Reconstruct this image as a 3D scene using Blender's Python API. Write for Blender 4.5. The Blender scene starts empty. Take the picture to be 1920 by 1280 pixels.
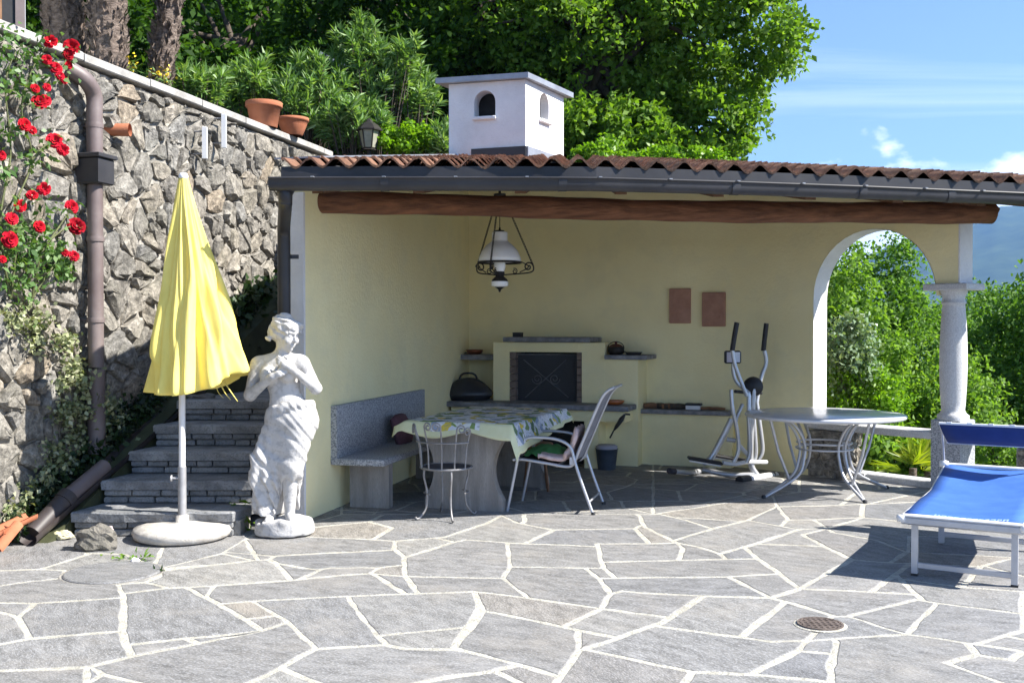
import bpy, bmesh, math, random
import numpy as np
from mathutils import Vector, Matrix, noise as mnoise
random.seed(7)
RNG = np.random.default_rng(7)
scn = bpy.context.scene
COL = scn.collection
PI = math.pi
def rad(a): return math.radians(a)

# ------------------------------------------------------------------ camera, sky, sun, exposure
F_PX, CX, CY = 1950.0, 960.0, 640.0          # focal length and centre in photograph pixels
CAM_H, PITCH = 1.5, math.atan(32 / 1950.0)
cam = bpy.data.cameras.new('camera')
cam.sensor_width = 36.0
cam.lens = 36.0 * F_PX / 1920.0
cam.clip_start, cam.clip_end = 0.05, 30000
cam_ob = bpy.data.objects.new('camera', cam)
COL.objects.link(cam_ob)
cam_ob.location = (0, 0, CAM_H)
cam_ob.rotation_euler = (PI / 2 - PITCH, 0, 0)
scn.camera = cam_ob

SUN = Vector((1.05, -0.25, 1.0)).normalized()
SUN_EL = math.asin(SUN.z)
world = bpy.data.worlds.new('World')
scn.world = world
world.use_nodes = True
wt = world.node_tree
wt.nodes.clear()
w_out = wt.nodes.new('ShaderNodeOutputWorld')
w_bg = wt.nodes.new('ShaderNodeBackground')
w_sky = wt.nodes.new('ShaderNodeTexSky')
w_sky.sky_type = 'NISHITA'
w_sky.sun_disc = False
w_sky.sun_elevation = SUN_EL
w_sky.sun_rotation = math.atan2(SUN.x, SUN.y)
w_sky.altitude = 400
w_sky.air_density = 1.0
w_sky.dust_density = 0.25
w_sky.ozone_density = 2.2
w_bg.inputs['Strength'].default_value = 0.072
# clouds: thin cirrus sheets everywhere and a low bank of cumulus round the horizon
def wn(t, **kw):
    n = wt.nodes.new(t)
    for k, v in kw.items(): setattr(n, k, v)
    return n
def wmath(op, a, b=None, clamp=False):
    n = wn('ShaderNodeMath', operation=op); n.use_clamp = clamp
    for i, v in enumerate((a, b)):
        if v is None: continue
        if isinstance(v, (int, float)): n.inputs[i].default_value = v
        else: wt.links.new(v, n.inputs[i])
    return n.outputs[0]
tc = wn('ShaderNodeTexCoord')
sep = wn('ShaderNodeSeparateXYZ'); wt.links.new(tc.outputs['Generated'], sep.inputs[0])
zc = wmath('MAXIMUM', sep.outputs[2], 0.02)
cu = wmath('DIVIDE', sep.outputs[0], zc); cv = wmath('DIVIDE', sep.outputs[1], zc)
comb = wn('ShaderNodeCombineXYZ'); wt.links.new(cu, comb.inputs[0]); wt.links.new(cv, comb.inputs[1])
mp = wn('ShaderNodeMapping'); mp.inputs['Scale'].default_value = (0.22, 0.55, 1); mp.inputs['Rotation'].default_value = (0, 0, rad(-28)); mp.inputs['Location'].default_value = (1.3, 0.4, 0)
wt.links.new(comb.outputs[0], mp.inputs[0])
n1 = wn('ShaderNodeTexNoise'); n1.inputs['Scale'].default_value = 1.0; n1.inputs['Detail'].default_value = 7; n1.inputs['Roughness'].default_value = 0.6; n1.inputs['Distortion'].default_value = 0.6
wt.links.new(mp.outputs[0], n1.inputs['Vector'])
r1 = wn('ShaderNodeMapRange'); r1.inputs['From Min'].default_value = 0.54; r1.inputs['From Max'].default_value = 0.84; r1.inputs['To Max'].default_value = 0.6
wt.links.new(n1.outputs['Fac'], r1.inputs[0])
n2 = wn('ShaderNodeTexNoise'); n2.inputs['Scale'].default_value = 9.0; n2.inputs['Detail'].default_value = 8; n2.inputs['Roughness'].default_value = 0.55
mp2 = wn('ShaderNodeMapping'); mp2.inputs['Scale'].default_value = (1, 1, 1.7); mp2.inputs['Location'].default_value = (0.37, 0.0, 0.2); wt.links.new(tc.outputs['Generated'], mp2.inputs[0]); wt.links.new(mp2.outputs[0], n2.inputs['Vector'])
# bank edge: direction height against a noisy level
lvl = wmath('ADD', wmath('MULTIPLY', n2.outputs['Fac'], 0.19), 0.044)
r2 = wn('ShaderNodeMapRange'); r2.inputs['From Min'].default_value = -0.004; r2.inputs['From Max'].default_value = 0.010
wt.links.new(wmath('SUBTRACT', lvl, sep.outputs[2]), r2.inputs[0])
cl = wmath('MAXIMUM', r1.outputs[0], r2.outputs[0], True)
w_mix = wn('ShaderNodeMix', data_type='RGBA'); w_mix.inputs['B'].default_value = (9.5, 9.9, 10.4, 1)
wt.links.new(cl, w_mix.inputs['Factor']); wt.links.new(w_sky.outputs[0], w_mix.inputs['A'])
wt.links.new(w_mix.outputs['Result'], w_bg.inputs['Color'])
wt.links.new(w_bg.outputs[0], w_out.inputs[0])

sun = bpy.data.lights.new('sun', 'SUN')
sun.energy = 5.0
sun.angle = rad(0.55)
sun.color = (1.0, 0.955, 0.88)
sun_ob = bpy.data.objects.new('sun', sun)
COL.objects.link(sun_ob)
sun_ob.rotation_euler = (-SUN).to_track_quat('-Z', 'Y').to_euler()
sun_ob.location = (20, -5, 25)

scn.view_settings.view_transform = 'Standard'
scn.view_settings.look = 'None'
scn.view_settings.gamma = 1.0
scn.view_settings.use_curve_mapping = False
scn.view_settings.exposure = 1.5
scn.render.engine = 'CYCLES'
scn.cycles.use_denoising = True
scn.cycles.max_bounces = 9
scn.cycles.diffuse_bounces = 6
scn.cycles.glossy_bounces = 3
scn.cycles.transmission_bounces = 4
scn.cycles.transparent_max_bounces = 6
scn.cycles.volume_bounces = 0
scn.cycles.sample_clamp_indirect = 6.0

# ------------------------------------------------------------------ measuring: a photograph pixel to a place
def ray(x, y):
    u, v = (x - CX) / F_PX, -(y - CY) / F_PX
    c, s = math.cos(PITCH), math.sin(PITCH)
    return Vector((u, c + v * s, -s + v * c))
def W(x, y, d):                      # the point seen at pixel (x, y) at ground distance d
    r = ray(x, y); return Vector((0, 0, CAM_H)) + r * (d / r.y)
def G(x, y, z=0.0):                  # the point seen at (x, y) at height z
    r = ray(x, y); return Vector((0, 0, CAM_H)) + r * ((z - CAM_H) / r.z)

# ------------------------------------------------------------------ materials
def mat(name, c1, c2=None, scale=8.0, rough=0.7, bump=0.0, bscale=40.0, metal=0.0, spec=0.4, detail=5.0, c3=None,
        obj_random=None, stretch=(1, 1, 1), rot=(0, 0, 0), coat=0.0, speck=None, ramp=(0.35, 0.68), stain=None, spin=0.0):
    m = bpy.data.materials.new(name); m.use_nodes = True
    t = m.node_tree; b = t.nodes['Principled BSDF']
    def N(k, **kw):
        n = t.nodes.new(k)
        for a, v in kw.items(): setattr(n, a, v)
        return n
    tco = N('ShaderNodeTexCoord'); mpn = N('ShaderNodeMapping')
    mpn.inputs['Scale'].default_value = stretch; mpn.inputs['Rotation'].default_value = rot
    t.links.new(tco.outputs['Object'], mpn.inputs[0])
    vec = mpn.outputs[0]
    if spin:
        oi0 = N('ShaderNodeObjectInfo'); vr = N('ShaderNodeVectorRotate', rotation_type='Z_AXIS'); ml = N('ShaderNodeMath', operation='MULTIPLY'); ml.inputs[1].default_value = spin
        t.links.new(oi0.outputs['Random'], ml.inputs[0]); t.links.new(ml.outputs[0], vr.inputs['Angle']); t.links.new(tco.outputs['Object'], vr.inputs['Vector']); t.links.new(vr.outputs[0], mpn.inputs[0])
    if obj_random is not None:       # shift the pattern and the tone from piece to piece
        oi = N('ShaderNodeObjectInfo')
        off = N('ShaderNodeVectorMath', operation='SCALE'); off.inputs[0].default_value = (37, 53, 71)
        t.links.new(oi.outputs['Random'], off.inputs['Scale'])
        ad = N('ShaderNodeVectorMath', operation='ADD'); t.links.new(vec, ad.inputs[0]); t.links.new(off.outputs[0], ad.inputs[1]); vec = ad.outputs[0]
    no = N('ShaderNodeTexNoise'); no.inputs['Scale'].default_value = scale; no.inputs['Detail'].default_value = detail; no.inputs['Roughness'].default_value = 0.62
    t.links.new(vec, no.inputs['Vector'])
    rp = N('ShaderNodeValToRGB')
    e = rp.color_ramp.elements
    e[0].position, e[1].position = ramp
    e[0].color = (*c1, 1); e[1].color = (*(c2 or c1), 1)
    if c3 is not None:
        k = e.new(0.5 * (ramp[0] + ramp[1])); k.color = (*c3, 1)
    t.links.new(no.outputs['Fac'], rp.inputs[0])
    colour = rp.outputs[0]
    if speck is not None:            # grains: (scale, colour, amount)
        sv = N('ShaderNodeTexNoise'); sv.inputs['Scale'].default_value = speck[0]; sv.inputs['Detail'].default_value = 2
        t.links.new(vec, sv.inputs['Vector'])
        sr = N('ShaderNodeMapRange'); sr.inputs['From Min'].default_value = 0.52; sr.inputs['From Max'].default_value = 0.62; sr.inputs['To Max'].default_value = speck[2]
        t.links.new(sv.outputs['Fac'], sr.inputs[0])
        mx = N('ShaderNodeMix', data_type='RGBA'); mx.inputs['B'].default_value = (*speck[1], 1)
        t.links.new(sr.outputs[0], mx.inputs['Factor']); t.links.new(colour, mx.inputs['A']); colour = mx.outputs['Result']
    if stain is not None:            # broad patches: (scale, colour, amount)
        sv = N('ShaderNodeTexNoise'); sv.inputs['Scale'].default_value = stain[0]; sv.inputs['Detail'].default_value = 6; sv.inputs['Roughness'].default_value = 0.7
        t.links.new(tco.outputs['Object'], sv.inputs['Vector'])
        sr = N('ShaderNodeMapRange'); sr.inputs['From Min'].default_value = 0.5; sr.inputs['From Max'].default_value = 0.72; sr.inputs['To Max'].default_value = stain[2]
        t.links.new(sv.outputs['Fac'], sr.inputs[0])
        mx = N('ShaderNodeMix', data_type='RGBA'); mx.inputs['B'].default_value = (*stain[1], 1)
        t.links.new(sr.outputs[0], mx.inputs['Factor']); t.links.new(colour, mx.inputs['A']); colour = mx.outputs['Result']
    if obj_random is not None:
        rr = N('ShaderNodeValToRGB'); els = rr.color_ramp.elements
        n_c = len(obj_random)
        els[0].position = 0.0; els[0].color = (*obj_random[0], 1)
        els[1].position = 1.0; els[1].color = (*obj_random[-1], 1)
        for i in range(1, n_c - 1):
            q = els.new(i / (n_c - 1)); q.color = (*obj_random[i], 1)
        t.links.new(oi.outputs['Random'], rr.inputs[0])
        mx = N('ShaderNodeMix', data_type='RGBA', blend_type='MULTIPLY'); mx.inputs['Factor'].default_value = 1.0
        t.links.new(colour, mx.inputs['A']); t.links.new(rr.outputs[0], mx.inputs['B']); colour = mx.outputs['Result']
    t.links.new(colour, b.inputs['Base Color'])
    b.inputs['Roughness'].default_value = rough
    b.inputs['Metallic'].default_value = metal
    b.inputs['Specular IOR Level'].default_value = spec
    if coat: b.inputs['Coat Weight'].default_value = coat
    if bump:
        bn = N('ShaderNodeTexNoise'); bn.inputs['Scale'].default_value = bscale; bn.inputs['Detail'].default_value = 6; bn.inputs['Roughness'].default_value = 0.65
        t.links.new(vec, bn.inputs['Vector'])
        bp = N('ShaderNodeBump'); bp.inputs['Strength'].default_value = bump; bp.inputs['Distance'].default_value = 0.02
        t.links.new(bn.outputs['Fac'], bp.inputs['Height']); t.links.new(bp.outputs[0], b.inputs['Normal'])
    return m

def leaf_mat(name, cols, translucent=0.35, rough=0.45, spec=0.35):
    m = bpy.data.materials.new(name); m.use_nodes = True
    t = m.node_tree; t.nodes.clear()
    def N(k, **kw):
        n = t.nodes.new(k)
        for a, v in kw.items(): setattr(n, a, v)
        return n
    out = N('ShaderNodeOutputMaterial'); b = N('ShaderNodeBsdfPrincipled'); tr = N('ShaderNodeBsdfTranslucent'); mxs = N('ShaderNodeMixShader')
    g = N('ShaderNodeNewGeometry'); rp = N('ShaderNodeValToRGB')
    els = rp.color_ramp.elements
    els[0].position = 0; els[0].color = (*cols[0], 1); els[1].position = 1; els[1].color = (*cols[-1], 1)
    for i in range(1, len(cols) - 1):
        q = els.new(i / (len(cols) - 1)); q.color = (*cols[i], 1)
    t.links.new(g.outputs['Random Per Island'], rp.inputs[0])
    t.links.new(rp.outputs[0], b.inputs['Base Color'])
    b.inputs['Roughness'].default_value = rough; b.inputs['Specular IOR Level'].default_value = spec
    mx = N('ShaderNodeMix', data_type='RGBA', blend_type='MULTIPLY'); mx.inputs['Factor'].default_value = 1; mx.inputs['B'].default_value = (1.5, 1.6, 0.45, 1)
    t.links.new(rp.outputs[0], mx.inputs['A']); t.links.new(mx.outputs['Result'], tr.inputs['Color'])
    mxs.inputs[0].default_value = translucent
    t.links.new(b.outputs[0], mxs.inputs[1]); t.links.new(tr.outputs[0], mxs.inputs[2]); t.links.new(mxs.outputs[0], out.inputs[0])
    return m

M = {}
M['paving'] = mat('grey gneiss paving', (0.122, 0.120, 0.116), (0.262, 0.257, 0.250), scale=6.5, rough=0.62, bump=0.45, bscale=26, stretch=(1, 2.6, 1), spin=1.3, ramp=(0.30, 0.70),
                  obj_random=[(0.80, 0.82, 0.86), (1.05, 1.05, 1.06), (0.92, 0.92, 0.93), (1.16, 1.15, 1.12), (0.86, 0.88, 0.93), (1.12, 1.06, 0.98)], speck=(70, (0.46, 0.46, 0.46), 0.45), stain=(1.6, (0.33, 0.305, 0.27), 0.55))
M['mortar'] = mat('pale mortar', (0.40, 0.385, 0.33), (0.62, 0.60, 0.53), scale=18, rough=0.95, bump=0.8, bscale=60, stain=(2.6, (0.27, 0.25, 0.205), 0.6), speck=(45, (0.34, 0.32, 0.27), 0.5))
M['wall_stone'] = mat('rubble stone', (0.115, 0.109, 0.100), (0.37, 0.352, 0.322), scale=17, rough=0.92, bump=1.0, bscale=38, c3=(0.235, 0.222, 0.202),
                      obj_random=[(0.70, 0.71, 0.72), (1.0, 0.98, 0.93), (0.82, 0.80, 0.78), (1.22, 1.18, 1.10), (1.06, 1.0, 0.90), (0.92, 0.94, 0.96), (1.30, 1.27, 1.2), (1.08, 0.93, 0.76)], speck=(60, (0.10, 0.095, 0.085), 0.5), stain=(2.5, (0.12, 0.12, 0.09), 0.45))
M['wall_mortar'] = mat('rough grey wall mortar', (0.20, 0.187, 0.165), (0.38, 0.357, 0.32), scale=9, rough=0.95, bump=1.0, bscale=30, stain=(1.5, (0.14, 0.13, 0.10), 0.5))
M['coping'] = mat('pale stone coping', (0.27, 0.26, 0.245), (0.44, 0.425, 0.40), scale=6, rough=0.85, bump=0.4, bscale=40)
M['step_stone'] = mat('grey step slab', (0.17, 0.175, 0.18), (0.36, 0.36, 0.36), scale=5, rough=0.8, bump=0.6, bscale=30, obj_random=[(0.75, 0.77, 0.8), (1.05, 1.03, 1.0), (0.9, 0.9, 0.88)], speck=(70, (0.09, 0.09, 0.085), 0.4))
M['yellow'] = mat('pale yellow plaster', (0.895, 0.795, 0.455), (0.93, 0.845, 0.51), scale=1.6, rough=0.92, bump=0.30, bscale=34, spec=0.15, stain=(1.3, (0.79, 0.72, 0.44), 0.75), speck=(3.5, (0.84, 0.77, 0.48), 0.4))
M['white_plaster'] = mat('white plaster', (0.70, 0.69, 0.70), (0.80, 0.79, 0.79), scale=3, rough=0.92, bump=0.45, bscale=45, spec=0.15, stain=(2.2, (0.55, 0.53, 0.53), 0.5))
M['granite'] = mat('speckled granite', (0.17, 0.18, 0.20), (0.50, 0.51, 0.53), scale=85, rough=0.6, bump=0.12, bscale=120, detail=2, ramp=(0.38, 0.62))
M['pale_granite'] = mat('pale granite', (0.44, 0.44, 0.445), (0.62, 0.62, 0.62), scale=110, rough=0.75, bump=0.3, bscale=80, detail=3, ramp=(0.36, 0.62))
M['table_stone'] = mat('grey brown stone slab', (0.235, 0.215, 0.195), (0.36, 0.335, 0.31), scale=3, rough=0.7, bump=0.25, bscale=35, stretch=(5, 5, 0.6), speck=(60, (0.18, 0.17, 0.165), 0.35))
M['slate'] = mat('grey shelf stone', (0.15, 0.155, 0.17), (0.30, 0.305, 0.32), scale=12, rough=0.75, bump=0.4, bscale=50)
M['tile'] = mat('old terracotta tile', (0.148, 0.078, 0.050), (0.285, 0.155, 0.104), scale=9, rough=0.9, bump=0.5, bscale=60, obj_random=[(0.55, 0.60, 0.62), (1.0, 0.95, 0.9), (0.78, 0.72, 0.7), (1.2, 1.12, 1.02), (0.66, 0.66, 0.62), (1.1, 0.9, 0.8)], stain=(3.5, (0.11, 0.095, 0.07), 0.75))
M['pot'] = mat('terracotta pot', (0.34, 0.115, 0.055), (0.44, 0.17, 0.09), scale=5, rough=0.85, bump=0.2, bscale=60)
M['gutter'] = mat('dark grey painted metal', (0.026, 0.026, 0.030), (0.042, 0.041, 0.045), scale=3, rough=0.45, spec=0.4, metal=0.0, stain=(2.0, (0.06, 0.057, 0.055), 0.4))
M['pipe_brown'] = mat('brown plastic pipe', (0.125, 0.095, 0.092), (0.175, 0.140, 0.135), scale=3, rough=0.5, spec=0.5, stain=(3.0, (0.22, 0.19, 0.18), 0.35))
M['pipe_dark'] = mat('dark brown pipe', (0.035, 0.028, 0.028), (0.06, 0.048, 0.046), scale=4, rough=0.5)
M['zinc'] = mat('grey zinc sheet', (0.26, 0.27, 0.30), (0.38, 0.39, 0.42), scale=4, rough=0.45, metal=0.5)
M['log'] = mat('reddish brown log', (0.105, 0.043, 0.021), (0.280, 0.122, 0.062), scale=3.4, rough=0.7, bump=0.9, bscale=12, stretch=(0.5, 7, 7), rot=(0, 0, rad(-9)), stain=(1.8, (0.045, 0.018, 0.012), 0.5))
M['board'] = mat('brown roof boards', (0.10, 0.05, 0.028), (0.20, 0.11, 0.06), scale=4, rough=0.75, bump=0.3, bscale=20, stretch=(1, 6, 1))
M['cast_stone'] = mat('white cast stone', (0.44, 0.43, 0.42), (0.60, 0.59, 0.58), scale=7, rough=0.9, bump=0.35, bscale=70, spec=0.15, stain=(7.0, (0.36, 0.35, 0.34), 0.60), speck=(30, (0.33, 0.32, 0.31), 0.5))
M['canopy'] = mat('yellow canvas', (0.82, 0.675, 0.165), (0.87, 0.735, 0.215), scale=4, rough=0.85, bump=0.15, bscale=160, spec=0.15)
M['white_metal'] = mat('white painted metal', (0.70, 0.70, 0.71), (0.78, 0.78, 0.78), scale=5, rough=0.4)
M['grey_metal'] = mat('dull grey tube', (0.30, 0.30, 0.31), (0.40, 0.40, 0.41), scale=9, rough=0.5, metal=0.4)
M['concrete'] = mat('beige concrete', (0.40, 0.37, 0.33), (0.56, 0.53, 0.48), scale=18, rough=0.9, bump=0.4, bscale=80, stain=(4, (0.30, 0.28, 0.25), 0.5))
M['alu'] = mat('matt aluminium', (0.44, 0.45, 0.48), (0.54, 0.55, 0.58), scale=6, rough=0.42, metal=0.55)
M['silver'] = mat('silver painted tube', (0.50, 0.51, 0.53), (0.60, 0.61, 0.63), scale=5, rough=0.32, metal=0.5)
M['black'] = mat('black plastic', (0.018, 0.018, 0.02), (0.03, 0.03, 0.032), scale=10, rough=0.55)
M['iron'] = mat('black wrought iron', (0.016, 0.014, 0.012), (0.035, 0.03, 0.026), scale=20, rough=0.55, metal=0.3)
M['grill'] = mat('dark grill enamel', (0.028, 0.03, 0.034), (0.04, 0.042, 0.048), scale=8, rough=0.33)
M['mesh_dark'] = mat('dark textile', (0.045, 0.04, 0.045), (0.075, 0.068, 0.075), scale=60, rough=0.85)
M['mesh_grey'] = mat('striped grey textile', (0.11, 0.11, 0.13), (0.23, 0.23, 0.26), scale=30, rough=0.85, stretch=(1, 1, 0.05))
M['grey_top'] = mat('pale grey table plastic', (0.54, 0.55, 0.58), (0.60, 0.61, 0.64), scale=5, rough=0.22, spec=0.7, stain=(4, (0.40, 0.41, 0.43), 0.35))
M['blue'] = mat('blue mesh fabric', (0.040, 0.120, 0.40), (0.055, 0.150, 0.46), scale=7, rough=0.7, bump=0.1, bscale=300, spec=0.25)
M['shaded_blue'] = mat('navy sunshade fabric', (0.012, 0.032, 0.14), (0.018, 0.042, 0.17), scale=7, rough=0.8)  # the lounger's blue, darkened to put the panel's shade into its colour
M['blue_print'] = mat('faded white print', (0.16, 0.30, 0.62), (0.40, 0.52, 0.76), scale=30, rough=0.75)
M['wood'] = mat('brown wood', (0.16, 0.075, 0.035), (0.30, 0.16, 0.08), scale=4, rough=0.65, bump=0.2, bscale=30, stretch=(1, 8, 1))
M['opal'] = mat('white opal glass', (0.80, 0.80, 0.80), (0.84, 0.84, 0.83), scale=2, rough=0.22, spec=0.6)
M['soot_shade'] = mat('soot and hollow shade', (0.012, 0.012, 0.013), (0.03, 0.03, 0.03), scale=6, rough=0.95)  # soot in the firebox; shade painted into the other hollows
M['screen'] = mat('dark fire screen mesh', (0.030, 0.032, 0.036), (0.05, 0.052, 0.058), scale=120, rough=0.7)
M['screen_iron'] = mat('grey iron scroll', (0.14, 0.145, 0.15), (0.2, 0.2, 0.205), scale=20, rough=0.5, metal=0.4)
M['brick'] = mat('dull fire brick', (0.16, 0.12, 0.10), (0.26, 0.20, 0.165), scale=10, rough=0.9, bump=0.4, bscale=40)
M['plaque'] = mat('clay plaque', (0.38, 0.20, 0.14), (0.48, 0.27, 0.19), scale=8, rough=0.9, bump=0.5, bscale=30)
M['pink_cloth'] = mat('pale pink towel', (0.62, 0.45, 0.42), (0.75, 0.60, 0.56), scale=14, rough=0.95, bump=0.5, bscale=90)
M['green_cloth'] = mat('green fabric', (0.035, 0.13, 0.035), (0.10, 0.30, 0.09), scale=6, rough=0.9, bump=0.3, bscale=40, detail=1)
M['blue_grey'] = mat('blue grey plastic', (0.045, 0.058, 0.078), (0.075, 0.092, 0.115), scale=8, rough=0.5)
M['red'] = mat('deep red rose', (0.40, 0.004, 0.012), (0.54, 0.010, 0.024), scale=12, rough=0.8, spec=0.12, obj_random=[(0.55, 0.6, 0.7), (1.0, 1.0, 1.0), (0.8, 0.9, 1.2), (1.15, 1.6, 1.6), (0.7, 0.7, 0.8)])
M['bark'] = mat('dark bark', (0.045, 0.035, 0.026), (0.11, 0.088, 0.068), scale=5, rough=0.95, bump=1.0, bscale=14, stretch=(3, 3, 0.6))
M['palm_bark'] = mat('shaggy palm bark', (0.085, 0.062, 0.05), (0.26, 0.205, 0.17), scale=14, rough=0.95, bump=1.0, bscale=30, stretch=(1, 1, 2.4))
M['soil'] = mat('dark garden soil', (0.03, 0.035, 0.016), (0.07, 0.075, 0.035), scale=2.5, rough=1.0, bump=0.6, bscale=8)
M['wood_floor'] = mat('hillside undergrowth', (0.012, 0.022, 0.008), (0.040, 0.062, 0.02), scale=1.2, rough=1.0, bump=0.8, bscale=4)
M['hill'] = mat('distant wooded slope', (0.020, 0.040, 0.016), (0.055, 0.085, 0.03), scale=0.012, rough=1.0, detail=10, bump=0.0)
M['cane'] = mat('green brown cane', (0.06, 0.07, 0.025), (0.12, 0.13, 0.05), scale=20, rough=0.7)
M['rock'] = mat('brown grey rock', (0.10, 0.095, 0.08), (0.24, 0.22, 0.19), scale=9, rough=0.95, bump=0.9, bscale=25)
M['rust'] = mat('rusty cast iron', (0.075, 0.058, 0.050), (0.145, 0.115, 0.10), scale=20, rough=0.8, bump=0.2, bscale=60)
M['house'] = mat('pale house plaster', (0.50, 0.55, 0.60), (0.60, 0.64, 0.68), scale=3, rough=0.9)
M['shed'] = mat('grey roof sheet', (0.26, 0.28, 0.32), (0.36, 0.38, 0.42), scale=3, rough=0.55)
M['glass'] = mat('dull lamp glass', (0.22, 0.22, 0.17), (0.36, 0.35, 0.28), scale=6, rough=0.15, spec=0.6)
M['yellow_flower'] = mat('yellow petals', (0.75, 0.52, 0.02), (0.85, 0.65, 0.05), scale=5, rough=0.6)
L = {}
L['oak'] = leaf_mat('oak leaves', [(0.075, 0.150, 0.016), (0.135, 0.245, 0.032), (0.100, 0.190, 0.024), (0.215, 0.330, 0.065)], 0.46, 0.55, 0.25)
L['dark'] = leaf_mat('shade toned tree leaves', [(0.016, 0.046, 0.008), (0.036, 0.090, 0.012), (0.075, 0.150, 0.022)], 0.34, 0.65, 0.12)  # shade of the dense wood is put into this leaf colour
L['bush'] = leaf_mat('fresh bush leaves', [(0.095, 0.190, 0.030), (0.145, 0.265, 0.042), (0.210, 0.335, 0.070), (0.11, 0.22, 0.042)], 0.42, 0.55, 0.25)
L['bush2'] = leaf_mat('mid green bush leaves', [(0.060, 0.140, 0.024), (0.100, 0.205, 0.036), (0.150, 0.265, 0.060)], 0.4, 0.55, 0.25)
L['oleander'] = leaf_mat('oleander leaves', [(0.070, 0.150, 0.036), (0.125, 0.235, 0.065), (0.200, 0.320, 0.115), (0.28, 0.39, 0.18)], 0.3, 0.45, 0.3)
L['lime'] = leaf_mat('lime leaves', [(0.09, 0.20, 0.012), (0.15, 0.29, 0.02), (0.20, 0.34, 0.03)], 0.42)
L['palmetto'] = leaf_mat('yellow green fan leaves', [(0.16, 0.24, 0.02), (0.26, 0.33, 0.03), (0.35, 0.37, 0.04)], 0.4)
L['pale'] = leaf_mat('pale shiny leaves', [(0.10, 0.18, 0.08), (0.25, 0.32, 0.22), (0.16, 0.25, 0.12)], 0.2, 0.3)
L['variegated'] = leaf_mat('cream edged ivy leaves', [(0.09, 0.13, 0.045), (0.36, 0.38, 0.22), (0.15, 0.19, 0.08), (0.46, 0.46, 0.31)], 0.15)
L['rose'] = leaf_mat('rose leaves', [(0.04, 0.10, 0.02), (0.09, 0.18, 0.05), (0.17, 0.26, 0.10)], 0.3)
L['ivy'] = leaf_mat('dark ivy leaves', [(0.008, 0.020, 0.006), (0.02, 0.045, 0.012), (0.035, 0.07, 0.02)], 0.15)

# ------------------------------------------------------------------ object helpers
ROOT_LOC = {}
def link(name, me, m=None, parent=None):
    o = bpy.data.objects.new(name, me); COL.objects.link(o)
    if m is not None and me is not None and not me.materials: me.materials.append(m)
    if parent is not None:
        o.parent = parent
        if parent.name in ROOT_LOC: o.matrix_parent_inverse = Matrix.Translation(-ROOT_LOC[parent.name])
    return o
def tag(o, label=None, cat=None, group=None, kind=None):
    if label: o['label'] = label
    if cat: o['category'] = cat
    if group: o['group'] = group
    if kind: o['kind'] = kind
    return o
def thing(name, loc, label, cat, group=None):
    o = bpy.data.objects.new(name, None); COL.objects.link(o)
    o.empty_display_size = 0.1
    o.location = loc; ROOT_LOC[o.name] = Vector(loc)
    return tag(o, label, cat, group)

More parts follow.
